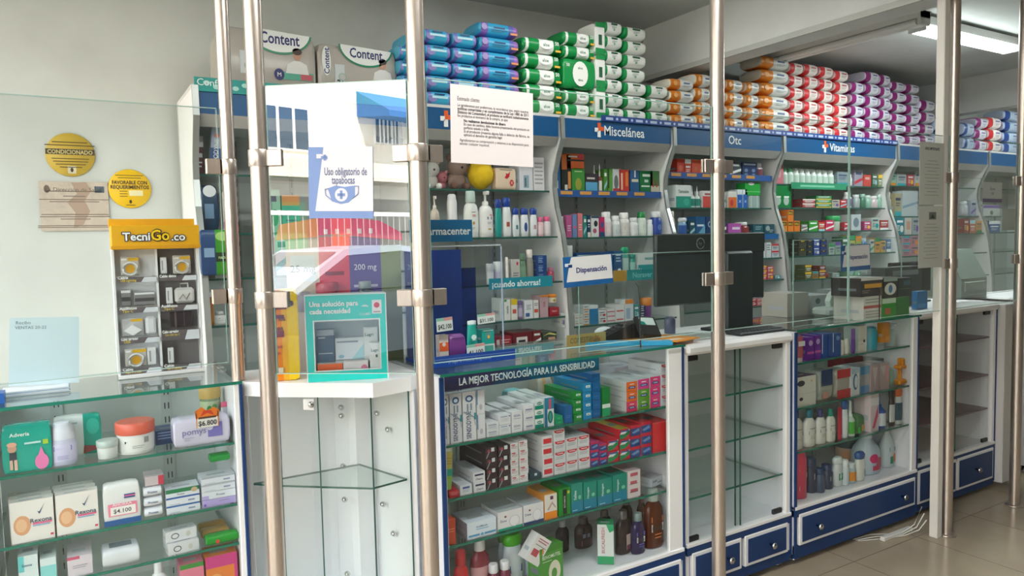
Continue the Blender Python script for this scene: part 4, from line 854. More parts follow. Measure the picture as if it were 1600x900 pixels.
shelf('second Miscelánea shelf', n, z, [
    (875, 884, 338, 'clear bottle with green dot', 'V', 'round', '#9ab0a4', '#c8ccd0', '#a8b8ac', [('e', .5, .5, .3, .22, '#0f7a48')]),
    (885, 894, 336, 'pink hair dye box', 'B', '#b85a8c', [('l', .2, .5, .8, .1, 3, '#e8c8d8')]), (895, 902, 335, 'blue hair dye box', 'B', '#6a8ab8', [('r', .2, .4, .8, .5, '#e05a7a')]),
    (903, 911, 333, 'salmon hair dye box', 'B', '#d87c84', [('l', .2, .5, .8, .1, 3, '#f0d0d0')]), (912, 917, 337, 'teal slim box', 'B', '#2c8a80', None), (918, 923, 336, 'navy slim box', 'B', '#1f3a5a', None),
    (924, 936, 338, 'white box with black face print', 'B', '#dedede', [('e', .6, .65, .25, .15, '#2a2a2e'), ('e', .45, .3, .25, .12, '#b05a74'), ('r', 0, .92, 1, 1, '#2a4a6a')]),
    (937, 945, 339, 'magenta and blue box', 'B', '#c02a66', [('r', 0, .0, 1, .25, '#2a4a7c'), ('e', .5, .6, .3, .15, '#3a5a8a')]),
    (946, 960, 331, 'white bottle with red 3 label', 'V', 'round', '#e6e6e6', '#eeeeee', '#e8e0e0', [('r', 0, 0, 1, .75, '#c83848'), ('t', 'R3', .5, .35, .45, '#f4e4e4')]),
    (961, 973, 337, 'white bottle with grey-green label', 'V', 'round', '#dfe2e2', '#eceeee', '#cfd8d8', [('r', .1, .1, .8, .5, '#8aa0a4')]),
    (974, 988, 332, 'white bottle with brown label', 'V', 'round', '#e2e0de', '#eeecea', '#dcd6d2', [('r', .1, .3, .9, .7, '#a87a64')]),
    (989, 1001, 340, 'white bottle with blue arc', 'V', 'round', '#e4e6e6', '#e8eaea', '#e6e8e8', [('r', .1, .55, .9, .65, '#4a7aa8')]),
    (1002, 1014, 331, 'pale green bottle with green cap', 'V', 'round', '#cfdcd2', '#1f8c4c', '#dbe6dc', [('l', .2, .7, .8, .1, 3, '#6a8a74')]),
    (1015, 1023, 343, 'small white bottle', 'V', 'round', '#e8eaec', '#f0f0f0', '#dfe6ea'),
    (1024, 1039, 330, 'blue bottle with white cap', 'V', 'round', '#27479c', '#e6e8ec', '#2c4fa6', [('e', .5, .5, .3, .25, '#6a8ac8')]),
    (1042, 1054, 330, 'cream lotion bottle', 'V', 'shampoo', '#e6ddd2', '#e8e2da', '#e8dfd6', [('e', .5, .4, .15, .1, '#b85a4a')])], d=.07)
z = Z2[2]; n = nf(z)
shelf('third Miscelánea shelf', n, z, [
    (886, 899, 384, 'clear bag of cotton', 'V', 'jar', '#c8cccc', '#d0d4d4', None), (901, 958, 394, 'navy display tray behind the sign', 'B', '#1f4378', [('l', .1, .7, .9, .2, 2, '#6a8ab0')]),
    (960, 973, 392, 'navy shaving foam box', 'B', '#2c5a86', [('l', .2, .8, .8, .12, 3, '#b8d0e4'), ('e', .6, .2, .2, .08, '#e8f0f4')]),
    (974, 986, 386, 'mint green bottle with round cap', 'V', 'hs', '#2fa090', '#17a074', '#a8ccc4'),
    (987, 996, 397, 'small teal bottle', 'V', 'hs', '#2a988c', '#1c8a7c', '#9ac8c0'), (997, 1027, 396, 'teal and white cream box', 'B', '#d4dcdc', [('r', 0, 0, 1, .45, '#23979a'), ('r', .35, .7, .9, .8, '#7ab0ac'), ('t', 'Noraver', .4, .2, .26, '#bfe4e2')], 1)], d=.08)
m = MB(); u0, um, u1 = U(958, n - .03, z), U(979, n - .03, z), U(1027, n - .03, z); m.box(0, um - u0, -.003, 0, -.035, .03, C('#b58a2e')); m.box(um - u0, u1 - u0, -.003, 0, -.035, .03, C('#12888c')); m.text('Noraver', (um + u1) / 2 - u0, -.002, .045, -.0036, C('#7cc8cc'), bold=.02)
o = m.build('shelf_strip'); o.location = (u0, n - .03, z); tag(o, 'gold and teal shelf strip below the mint bottles', 'shelf strip')
z = Z2[3]; n = nf(z)
shelf('bottom Miscelánea shelf', n, z, [
    (877, 883, 490, 'slim white box', 'B', '#d8dcd8', None), (885, 897, 462, 'green glass bottle', 'V', 'mouth', '#5c8070', '#1f6f56', '#8fa89c'), (898, 911, 491, 'small white medicine box', 'B', '#dcdad6', [('r', .1, .3, .9, .5, '#b89a90'), ('l', .1, .8, .9, .1, 1, '#555')], 2),
    (912, 920, 477, 'white pill box', 'B', '#dfe2e2', None, 4), (921, 935, 477, 'blue and white box', 'B', '#e2e6e8', [('r', 0, 0, 1, .82, '#1c7ab0')]), (936, 948, 486, 'white medicine box', 'B', '#dcdedc', None, 2), (949, 961, 483, 'white box with pink stripe', 'B', '#e2dedc', [('r', 0, .3, 1, .55, '#c8667a')], 3),
    (962, 976, 476, 'white box with red mark', 'B', '#dfdfe0', [('r', .1, .2, .9, .35, '#c83a3c')], 2), (977, 990, 468, 'white box with orange lid', 'B', '#d8dee2', [('r', 0, .8, 1, 1, '#e08a2c'), ('r', .1, .1, .6, .6, '#9ab4cc')]),
    (991, 999, 476, 'teal narrow box', 'B', '#2a8f8c', None), (1000, 1008, 477, 'navy dotted box', 'B', '#25385c', [('l', .2, .8, .8, .3, 3, '#d0d8e4')], 2), (1009, 1023, 466, 'orange and purple pot', 'V', 'jar', '#7a4a8c', '#e08a3a', None)], d=.1)
# Otc section
z = Z3[0]; n = nf(z)
shelf('top Otc shelf', n, z, [(1058, 1069, 248, 'red carton', 'B', '#c83a2c', [('e', .5, .4, .3, .2, '#d86a4c')]), (1070, 1080, 247, 'red orange carton', 'B', '#d04a2c', None), (1081, 1097, 246, 'orange red carton', 'B', '#d4502e', [('e', .4, .4, .1, .12, '#b07a4c'), ('r', .8, .2, 1, .4, '#e0883c')]), (1098, 1103, 247, 'yellow orange carton', 'B', '#e09238', None),
    (1104, 1128, 247, 'grey carton behind the post', 'B', '#8a8884', None), (1140, 1158, 249, 'dark grey box', 'B', '#3c4a52', None), (1160, 1183, 246, 'navy box with pale lettering', 'B', '#22355e', [('r', .1, .8, .9, .92, '#b8c4dc'), ('e', .25, .45, .12, .12, '#6a80a8'), ('e', .75, .45, .12, .12, '#6a80a8'), ('e', .25, .15, .12, .1, '#6a80a8'), ('e', .75, .15, .12, .1, '#6a80a8')]), (1184, 1196, 249, 'white bottle with maroon label', 'V', 'round', '#dcd8dc', '#e6e2e6', '#8a4a5a')], d=.1)
z = Z3[1]; n = nf(z)
shelf('second Otc shelf', n, z, [(1056, 1080, 289, 'white and teal pharmacy box', 'B', '#e6eae8', [('r', 0, 0, 1, .5, '#1f9a86'), ('t', 'Tamsulon', .5, .72, .2, '#3b6a68', .7), ('e', .7, .25, .2, .16, '#3ab09a')]), (1081.5, 1088.5, 291, 'small nasal spray with teal label', 'V', 'drop', '#d8e0de', '#eef0f0', '#2f8c7c'), (1089.5, 1096.5, 291, 'second nasal spray beside it', 'V', 'drop', '#d8e0de', '#eef0f0', '#2f8c7c'),
    (1098, 1113, 298, 'white and red box', 'B', '#e4e2e0', [('r', 0, 0, 1, .68, '#cf4a44'), ('r', .2, .75, .8, .85, '#b03a40')]), (1114, 1134, 300, 'grey white box by the post', 'B', '#c0c4c2', None), (1138, 1151, 299, 'orange and white box', 'B', '#e2dfda', [('r', 0, 0, 1, .65, '#d8703a'), ('e', .4, .3, .2, .2, '#c83a3c')]), (1152, 1160, 296, 'blue and white box', 'B', '#dfe6ec', [('r', 0, 0, 1, .72, '#1f5fb4'), ('v', 'X', .5, .35, .6, '#e0e8f4')]), (1161, 1168, 296, 'second blue white box', 'B', '#dfe6ec', [('r', 0, 0, 1, .72, '#1f5fb4'), ('v', 'X', .5, .35, .6, '#e0e8f4')]),
    (1170, 1187, 305, 'clear plastic pill tray', 'B', '#9aacaa', [('r', .2, 0, .24, 1, '#dfe8e6'), ('r', .75, 0, .79, 1, '#dfe8e6')])], d=.08)
shelf('clear tray, second Otc shelf', n, z + (Z(305.5, 4.0, n) - z), [(1164, 1188, 286, 'bright green carton', 'B', '#22a440', [('r', 0, .3, 1, .34, '#8fd89a'), ('e', .4, .95, .2, .12, '#e8ece8')])], d=.08)
z = Z3[2]; n = nf(z)
shelf('third Otc shelf', n, z, [(1064, 1077, 340, 'blue and pale bottle', 'V', 'hs', '#8fb4d8', '#e2e6ee', '#3a62ac'), (1078, 1086, 344, 'dark teal box', 'B', '#245060', None), (1087, 1102, 338, 'blue effervescent box', 'B', '#1f5a8c', [('p', [(0, 0), (1, .6), (1, 0)], '#6aa8cc'), ('r', .15, .5, .85, .6, '#d8e4ee')]), (1103, 1117, 338, 'navy box with round mark', 'B', '#1a3f6e', [('e', .5, .6, .3, .16, '#a8bcd4'), ('e', .5, .6, .2, .1, '#1a3f6e')]), (1118, 1135, 342, 'dark box by the post', 'B', '#30445a', None),
    (1138, 1158, 349, 'pink and violet box', 'B', '#b85ab0', [('r', .3, .5, .9, .7, '#e8d8ec'), ('r', 0, 0, 1, .2, '#7a4aa0')]), (1159, 1176, 347, 'dark red bottle with pale cap', 'V', 'round', '#7c2428', '#dde4e0', '#8a3a38'), (1177, 1193, 350, 'dark teal medicine box', 'B', '#1f5560', [('l', .2, .7, .8, .2, 2, '#8fb0b8')]), (1194, 1210, 350, 'dark teal box with face', 'B', '#24505c', [('e', .35, .6, .2, .25, '#9aa8a4'), ('l', .5, .4, .9, .15, 2, '#b0c0c0')])], d=.08)
m = MB(); u0, u1 = U(1168, n - .03, z), U(1216, n - .03, z); m.box(0, u1 - u0, -.003, 0, -.03, .006, C('#1c5f9c')); o = m.build('shelf_strip'); o.location = (u0, n - .03, z); tag(o, 'plain blue shelf strip under dark teal boxes in the Otc section', 'shelf strip')
for zi, wh, its in ((3, 'fourth Otc shelf', [(1180, 1190, 380, 'grey white carton', 'B', '#b4bcc0', None, 2), (1191, 1205, 379, 'white carton with grey stripe', 'B', '#ccd2d4', [('r', .35, 0, .45, 1, '#8a9498'), ('l', .5, .8, .9, .15, 3, '#6a747a')]), (1206, 1217, 381, 'white carton pair', 'B', '#c4ccd0', None, 2)]),
                    (4, 'fifth Otc shelf', [(1174, 1186, 415, 'rose carton', 'B', '#c4606c', None, 2), (1187, 1198, 415, 'coral carton', 'B', '#c85a58', None, 3), (1199, 1209, 416, 'red pink carton', 'B', '#bc4a54', None, 2), (1210, 1220, 430, 'teal carton', 'B', '#2a7c88', None)]),
                    (5, 'sixth Otc shelf', [(1156, 1168, 480, 'mustard carton', 'B', '#a8964c', None), (1169, 1181, 458, 'red carton', 'B', '#b83c46', None, 3), (1182, 1196, 466, 'pink red carton', 'B', '#c0505c', None, 2), (1197, 1207, 458, 'grey green carton', 'B', '#7f9490', None, 2), (1208, 1220, 470, 'blue teal carton', 'B', '#2c7c94', None, 2)])):
    z = Z3[zi]; shelf(wh, nf(z), z, its, d=.1)
# Vitaminas and beyond
rv = random.Random(5)
def many(where, z, x0, x1, yb, specs):
    """specs: (x0,x1,ytop,desc,...) given, placed on the shelf"""
    shelf(where, nf(z), z, specs, d=.09)
z = Z4[0]
shelf('top Vitaminas shelf', nf(z), z, [(1212, 1224, 257, 'pink pouch box', 'B', '#c87480', [('e', .5, .5, .2, .2, '#c8a0a0')])] +
      [(1226 + 9 * k, 1234 + 9 * k, 262 + k * .5, 'white pill bottle with green lid' if k < 2 else 'white pill bottle', 'V', 'round', '#d8e0dc', '#6ab48a' if k < 2 else '#e6ece8', '#c4d8cc') for k in range(9)] +
      [(1308, 1325, 268, 'grey carton', 'B', '#8a9aa0', None), (1328, 1334, 272, 'slim white bottle', 'V', 'round', '#d8d8d8', '#e8e8e8', None), (1335, 1348, 265, 'grey mottled carton', 'B', '#9c96a8', None), (1349, 1361, 273, 'red carton', 'B', '#c84a44', [('r', .2, .6, .8, .8, '#e0b0a8')]), (1363, 1371, 272, 'dark green carton', 'B', '#4a6a58', None), (1372, 1380, 273, 'olive carton', 'B', '#7c8a5a', None)], d=.07)
m = MB(); n = nf(z) - .03; u0, u1 = U(1236, n, z), U(1322, n, z); m.box(0, u1 - u0, -.003, 0, -.035, .012, C('#2f8f6a')); m.box(.1, .5, -.0036, -.003, -.02, -.005, C('#7cc4a4')); o = m.build('shelf_strip'); o.location = (u0, n, z); tag(o, 'green shelf strip in the Vitaminas section', 'shelf strip')
z = Z4[1]
shelf('second Vitaminas shelf', nf(z), z, [(1209, 1236, 276, 'big green carton with white face prints', 'B', '#0f7a3e', [('e', .25, .3, .16, .2, '#a8bcb0'), ('e', .72, .3, .16, .2, '#a8bcb0'), ('r', .1, .45, .4, .52, '#e0ece4'), ('r', .58, .45, .88, .52, '#e0ece4')]), (1254, 1274, 311, 'red flat carton', 'B', '#a84448', None, 2), (1275, 1299, 306, 'green flat carton', 'B', '#3a8a58', None, 3), (1300, 1312, 312, 'cream carton', 'B', '#b8b09c', None), (1313, 1323, 312, 'bright red carton', 'B', '#b82c34', None),
      (1326, 1334, 300, 'white tall bottle', 'V', 'round', '#d4d8d8', '#e8eaea', '#7c6a9a'), (1339, 1347, 304, 'grey bottle', 'V', 'round', '#9aa4a4', '#c8cccc', None), (1349, 1356, 303, 'green vial', 'V', 'round', '#4a7a64', '#8ab0a0', None), (1357, 1365, 305, 'clear green vial', 'V', 'round', '#8ab0a0', '#c8d8d0', None), (1366, 1376, 306, 'white pink vial', 'V', 'round', '#c8b8bc', '#e0d8d8', None), (1377, 1385, 304, 'mint vial', 'V', 'round', '#88b4a0', '#b8ccc4', None)], d=.09)
MAXO = [('r', .08, .55, .92, .9, '#2c2a20'), ('t', 'MAX', .5, .72, .3, '#e8c83c', .7)]
z = Z4[2]
shelf('third Vitaminas shelf', nf(z), z, [(1218, 1230, 345, 'orange carton with yellow word', 'B', '#d88a34', MAXO), (1231, 1240, 328, 'orange carton with yellow word', 'B', '#dc7c30', MAXO, 2), (1241, 1250, 345, 'orange carton with yellow word', 'B', '#dc7c30', MAXO), (1252, 1262, 350, 'dull grey carton', 'B', '#7c7a74', None), (1264, 1278, 345, 'green carton', 'B', '#3f9a3c', None), (1279, 1289, 347, 'red orange carton', 'B', '#c8503c', None), (1290, 1303, 344, 'hot pink carton', 'B', '#cc3460', None), (1304, 1318, 337, 'white and green pot', 'V', 'jar', '#c8d4c4', '#2f9a5a', None), (1319, 1328, 347, 'red carton', 'B', '#b8323c', None),
      (1330, 1345, 335, 'white pack with face mask picture', 'B', '#b8c0c4', [('e', .5, .5, .3, .3, '#6a7c8a')]), (1350, 1361, 346, 'magenta carton', 'B', '#b8447c', None), (1362, 1374, 340, 'white green carton', 'B', '#b0c0b4', None), (1375, 1388, 344, 'dark red carton', 'B', '#a83a3c', None)], d=.09)
z = Z4[3]
shelf('fourth Vitaminas shelf', nf(z), z, [(1248, 1260, 373, 'grey carton with yellow word', 'B', '#4a4a40', MAXO, 2), (1261, 1270, 374, 'dark carton with yellow word', 'B', '#2c3a4a', MAXO, 3), (1271, 1281, 373, 'navy carton', 'B', '#27489a', None, 2), (1282, 1292, 373, 'dark blue carton with yellow word', 'B', '#263c7c', MAXO, 3), (1295, 1304, 381, 'pale carton', 'B', '#a8b4ac', None), (1305, 1314, 378, 'pale green carton', 'B', '#94ac9c', None), (1316, 1326, 370, 'dark green carton', 'B', '#2f6a50', None), (1327, 1336, 368, 'yellow green carton', 'B', '#b4b45a', None), (1337, 1346, 369, 'olive yellow carton', 'B', '#9aa450', None), (1350, 1358, 372, 'blue bottle', 'V', 'round', '#3a6a9a', '#a8bccc', None), (1359, 1366, 374, 'white carton', 'B', '#b4bcb8', None), (1367, 1375, 371, 'orange carton', 'B', '#cc9044', None), (1376, 1384, 376, 'amber carton', 'B', '#c8a054', None), (1385, 1392, 374, 'blue carton', 'B', '#4a7aa4', None)], d=.09)
z = Z4[4]
shelf('fifth Vitaminas shelf', nf(z), z, [(1258, 1268, 414, 'olive carton', 'B', '#6a6a40', None, 2), (1269, 1279, 432 - 8, 'amber carton', 'B', '#a8803c', None), (1280, 1290, 415, 'dark red carton', 'B', '#7c2c2c', None, 2), (1291, 1298, 425, 'tiny red bottle', 'V', 'round', '#8c342c', '#5a2a24', None), (1300, 1312, 432 - 6, 'grey green carton', 'B', '#7c8c84', None), (1325, 1334, 424, 'green carton', 'B', '#2c8a5c', None), (1335, 1345, 424, 'mint carton', 'B', '#3aa070', None), (1348, 1360, 414, 'grey bottle', 'V', 'round', '#98a0a0', '#b8bcbc', None)], d=.09)
m = box_of(.2, .2, .13, '#c8c4c0', [('l', .1, .7, .5, .1, 2, '#aaa')])
for k, (zi, its) in enumerate((
    (0, [(1392, 1400, 270, 'green tall carton', 'B', '#8ab49a', None), (1402, 1416, 272, 'pale carton', 'B', '#a8b4b4', None), (1418, 1428, 273, 'red carton', 'B', '#b0404c', None), (1430, 1436, 268, 'white carton', 'B', '#b8bcbc', None)]),
    (1, [(1386, 1396, 300, 'cream bottle', 'V', 'round', '#c0bca8', '#d0ccc0', None), (1398, 1408, 302, 'tan carton', 'B', '#a49c7c', None), (1410, 1434, 298, 'pale wide carton', 'B', '#b4c0c4', [('p', [(0, .3), (1, .5), (1, .6), (0, .4)], '#7c98ac')])]),
    (2, [(1400, 1413, 338, 'teal carton', 'B', '#1f8090', None), (1414, 1424, 337, 'white and salmon carton', 'B', '#c0bcb4', [('r', .2, .3, .8, .8, '#c09480')]), (1426, 1436, 340, 'grey carton', 'B', '#98a4a8', None)]),
    (3, [(1398, 1409, 370, 'mauve carton', 'B', '#a88094', None, 2), (1410, 1422, 366, 'pink carton', 'B', '#b8808c', None, 3), (1423, 1436, 368, 'dull pink carton', 'B', '#a87c84', None, 2)]))):
    z = (Z6[0], 1.694, 1.49, 1.31)[k]
    z = (1.88, 1.626, 1.474, 1.3)[k]
    shelf(f'{ORD[k + 1]} shelf right of Vitaminas', nf(z), z, its, d=.09)
shelf('second shelf at far right', nf(1.626), 1.626, [(1508, 1516, 314, 'white bottle', 'V', 'round', '#b8bcc4', '#d0d4d8', None), (1517, 1525, 313, 'white blue carton', 'B', '#a8b4c4', None), (1526, 1534, 315, 'white carton', 'B', '#b8bcc8', None), (1536, 1562, 320, 'white carton with purple band', 'B', '#c0c4c0', [('r', 0, .7, 1, .95, '#7a58a0'), ('e', .5, .3, .1, .2, '#6a7a6a')])])
shelf('third shelf at far right', nf(1.474), 1.474, [(1506, 1514, 342, 'dark red carton', 'B', '#8c2f2c', None), (1515, 1524, 344, 'orange carton', 'B', '#c0604a', None), (1525, 1534, 345, 'amber carton', 'B', '#c8904c', None), (1535, 1543, 346, 'light orange carton', 'B', '#c8a070', None), (1545, 1562, 345, 'blue carton', 'B', '#2c5a9c', None)])
# leftmost unit
TP = [('r', 0, 0, 1, .3, '#2a5a9c'), ('v', 'SENSODYNE', .5, .35, .5, '#e8eef4', .6), ('e', .5, .8, .3, .05, '#d87060')]
z = Z0[0]; o = put('product_box', box_of(.045, .04, .21, '#b8c6dc', [('r', 0, 0, 1, .55, '#3a62a0'), ('v', 'SENSODYNE', .5, .4, .6, '#eef2f6', .7), ('e', .5, .82, .25, .05, '#d88a7c')]), (U(335, nf(z), z), nf(z), z + .003), 'blue and white toothpaste box leaning on the leftmost wall shelf', 'box', tilt=(0, math.radians(6), 0))
shelf('top of the leftmost wall shelving', nf(z) + .06, z, [(305, 320, 205, 'dark red pack', 'B', '#5a2026', None), (345, 360, 200, 'wine red pack', 'B', '#6a262c', None)])
z = Z0[1]; shelf('second shelf of the leftmost unit', nf(z), z, [(311, 345, 288, 'navy pouch with white head', 'P', [(0, '#22405c'), (1.1, '#222')], [('e', .5, .86, .36, .12, '#dfe4e8'), ('r', .2, .3, .7, .6, '#6a8aa8')]), (350, 366, 300, 'white and green carton', 'B', '#c8d0cc', None), (410, 440, 296, 'pale green carton', 'B', '#9cc0ac', None), (442, 470, 305, 'teal carton', 'B', '#3fa08c', None)])
z = Z0[2]; shelf('third shelf of the leftmost unit', nf(z), z, [(312, 334, 352, 'grey pack', 'B', '#7a7c80', None), (336, 360, 340, 'white carton with dark lettering', 'B', '#d4d6d4', [('t', 'Tocan', .5, .75, .2, '#2a3a34')]), (408, 428, 345, 'red and white carton', 'B', '#c89a94', None), (432, 456, 345, 'white violet carton', 'B', '#c8c4d4', None)])
z = Z0[3] + .07; shelf('fourth shelf of the leftmost unit', nf(Z0[3]), Z0[3], [(318, 332, 457, 'gold brown bottle with white cap', 'V', 'can', '#a0642c', '#dce0de', '#b07838'), (334, 356, 487, 'white lotion bottle', 'V', 'shampoo', '#dfe4e0', '#c8ccc8', '#e6eae6', [('e', .4, .85, .1, .05, '#333'), ('l', .2, .5, .8, .04, 2, '#777')]), (358, 368, 480, 'tall white bottle', 'V', 'shampoo', '#dfe4e0', '#c8ccc8', None), (420, 440, 470, 'pink bottle', 'V', 'shampoo', '#d8a0a8', '#eee', None)])
pl = pillow(.09, .05, .2, [(0, '#3f9a2c'), (1.1, '#2a2')], [('e', .5, .85, .35, .1, '#a8d878'), ('r', .15, .3, .85, .5, '#1c3a1c'), ('t', 'natur', .5, .4, .1, '#c8e8a8')], 3, .3, .8, 5); put('soft_pack', pl, (U(349, 3.40, 1.47), 3.398, 1.375), 'bright green pouch hanging in the leftmost wall shelving', 'pack')
pl = pillow(.07, .05, .2, [(0, '#2c4c7c'), (1.1, '#222')], [('r', .2, .4, .8, .6, '#8aa8c8')], 3, .3, .8, 5); put('soft_pack', pl, (U(327, 3.40, 1.47), 3.398, 1.375), 'navy pouch hanging left of the bright green pouch', 'pack')
# ================================================================ goods in the central counter
n = NF + .04; z = .83
CW = '#e4e2e6'
SENS = [('v', 'SENSODYNE', .42, .32, .5, '#2c3c6c', .56), ('e', .5, .86, .3, .07, '#3c5c8c'), ('e', .5, .86, .17, .04, '#cfdbe6'), ('r', .3, .6, .42, .76, '#8a96a8'), ('r', .56, .62, .7, .76, '#8a96a8'), ('p', [(.02, .6), (.5, .52), (.8, .46), (.9, .3), (.94, .3), (.84, .48), (.52, .55), (.02, .62)], '#8f98a8'), ('r', .84, .42, .97, .56, '#1f8c9a')]
SM = [('r', .12, .62, .82, .72, '#7a86a8'), ('l', .14, .5, .84, .14, 3, '#b4b8c8')]
SM2 = [('t', 'ISDIN', .5, .6, .3, '#6a6a94', .6), ('r', .2, .3, .8, .36, '#9aa0b8')]
POL = [('r', 0, 0, 1, .42, '#0f8a78'), ('e', .52, .64, .3, .16, '#1f7a68'), ('r', .3, .6, .74, .68, '#e4eeea')]
TAGB = lambda c: [('r', .35, .45, .85, .72, '#e8ecea'), ('r', .45, .52, .75, .62, '#8a9a9a')]
DUR = [('r', .2, .28, .84, .52, '#2c4a86'), ('r', .32, .36, .72, .44, '#c8d4e8'), ('r', .3, .7, .7, .78, '#f4e8e8')]
COLG = [('p', [(.04, .96), (.96, .96), (.9, .78), (.7, .68), (.3, .68), (.1, .78)], '#cf2c3c'), ('r', .25, .8, .78, .87, '#f0dcdc'), ('l', .12, .5, .86, .14, 2, '#a8acb8')]
shelf('toothpaste counter top shelf', n, z, [
    (685, 703, 617, 'tall white box with upright lettering', 'B', '#d9d6dc', SENS, 1, {'d': .035}), (704, 723, 612, 'tall white box with upright lettering', 'B', '#d9d6dc', SENS, 1, {'d': .035}), (724, 745, 607, 'tall white box with upright lettering', 'B', '#e0dde2', SENS, 1, {'d': .035}),
    (746, 759, 602, 'white toothbrush box', 'B', '#dddbe0', [('e', .5, .3, .2, .12, '#b8b4c0'), ('r', 0, .4, .1, 1, '#1a7ab0')], 2, {'d': .03}),
    (760, 779, 660, 'white cream box', 'B', CW, SM, 2), (780, 799, 648, 'white box with blue dot', 'B', CW, [('r', .15, .8, .7, .86, '#4a7ab0'), ('e', .88, .84, .07, .06, '#2c3c8c'), ('l', .2, .6, .8, .12, 3, '#c8c8d2')], 2),
    (800, 817, 643, 'white box with violet word', 'B', CW, SM2, 2), (818, 835, 633, 'white violet print box', 'B', CW, [('r', .2, .4, .84, .55, '#8a84ac'), ('l', .15, .3, .85, .12, 2, '#c0bccc')], 3),
    (836, 850, 625, 'green and white denture box', 'B', '#e6eaea', POL, 3), (851, 866, 621, 'blue denture box with tall oval', 'B', '#dfe4e6', [('r', 0, 0, .3, 1, '#1f6e9a'), ('r', 0, .6, 1, 1, '#2a84a4'), ('e', .6, .32, .28, .22, '#17645c'), ('e', .6, .32, .14, .16, '#3aa08a'), ('r', .45, .6, .7, .96, '#d05a78')], 1),
    (867, 880, 650, 'green small box', 'B', '#1f9a6a', [('e', .5, .5, .2, .2, '#3ab484')], 2), (882, 895, 634, 'blue plain box', 'B', '#1f62a0', [('l', .2, .4, .8, .1, 2, '#4a8ac0')]), (896, 910, 612, 'bright green box', 'B', '#1c8a3c', TAGB(0), 4),
    (911, 925, 598, 'light blue box', 'B', '#2387bc', TAGB(0), 4), (926, 939, 577, 'deep blue box', 'B', '#1762a0', [('l', .2, .5, .8, .1, 2, '#3a84bc')], 5), (941, 954, 605, 'green box with white middle', 'B', '#15803c', [('r', 0, .28, 1, .42, '#e0e8e2'), ('r', 0, 0, 1, .26, '#2aa06a')]),
    (979, 996, 596, 'condom box', 'B', '#f0702c', DUR, 3, {'alt': [('#e43c68', DUR), ('#f0702c', DUR), ('#f0702c', DUR)], 'side': '#d8d8da', 'top': '#d0d4d8', 'name': 'condom_box'}),
    (997, 1015, 592, 'condom box', 'B', '#5c9c1c', DUR, 3, {'alt': [('#5c9c1c', DUR), ('#5c9c1c', DUR), ('#dc3c8c', DUR)], 'side': '#d8d8da', 'top': '#d0d4d8', 'name': 'condom_box'}),
    (1016, 1032, 588, 'condom box', 'B', '#dc3c7c', DUR, 3, {'side': '#d8d8da', 'top': '#d0d4d8', 'name': 'condom_box'}),
    (1033, 1046, 568, 'white toothpaste box with swoosh', 'B', '#dcdade', COLG, 4, {'d': .2})], d=.19)
# goods behind on the same shelf
shelf('toothpaste counter, rear of top shelf', n + .21, z, [(800, 822, 610, 'clear wrapped teal pack', 'P', [(0, '#7fc0c8'), (1.1, '#7fc')], (), 1, .08), (842, 866, 588, 'clear bag with tan label', 'P', [(0, '#bcb4a8'), (.3, '#d0a070'), (.5, '#bcb4a8')], (), 1, .08), (985, 1030, 572, 'long white carton', 'B', '#c8c8d4', None, 1, {'d': .12})])
z = .648
DRK = [('r', .5, .6, .78, .98, '#d4d8dc'), ('e', .28, .7, .14, .16, '#a04450'), ('p', [(.02, .0), (.08, .0), (.34, .6), (.28, .6)], '#b8c0c4')]
COS = [('r', .1, .7, .6, .84, '#c84a58'), ('l', .1, .5, .9, .18, 2, '#b8a0ac'), ('p', [(.1, .5), (.6, .8), (.65, .75), (.15, .42)], '#cc8a92')]
TRIP = [('p', [(0, 0), (0, .5), (.5, .45), (1, .9), (1, .45), (.5, .1)], '#1f8c5a'), ('p', [(0, .5), (.2, .75), (1, .8), (1, .95), (.5, .5)], '#e8eef0'), ('r', .1, .72, .9, .92, '#2c58a0'), ('r', .2, .86, .8, .96, '#cf2c40')]
NAV = [('r', 0, 0, 1, .7, '#2a4a8c'), ('p', [(.1, .35), (.8, .65), (.9, .4), (.3, .2)], '#7a9ac8'), ('r', .1, .74, .9, .94, '#cf2c48')]
CLE = [('t', 'Clearo', .5, .3, .28, '#3a3a5c', .7), ('r', .12, .62, .88, .8, '#3c3a5c')]
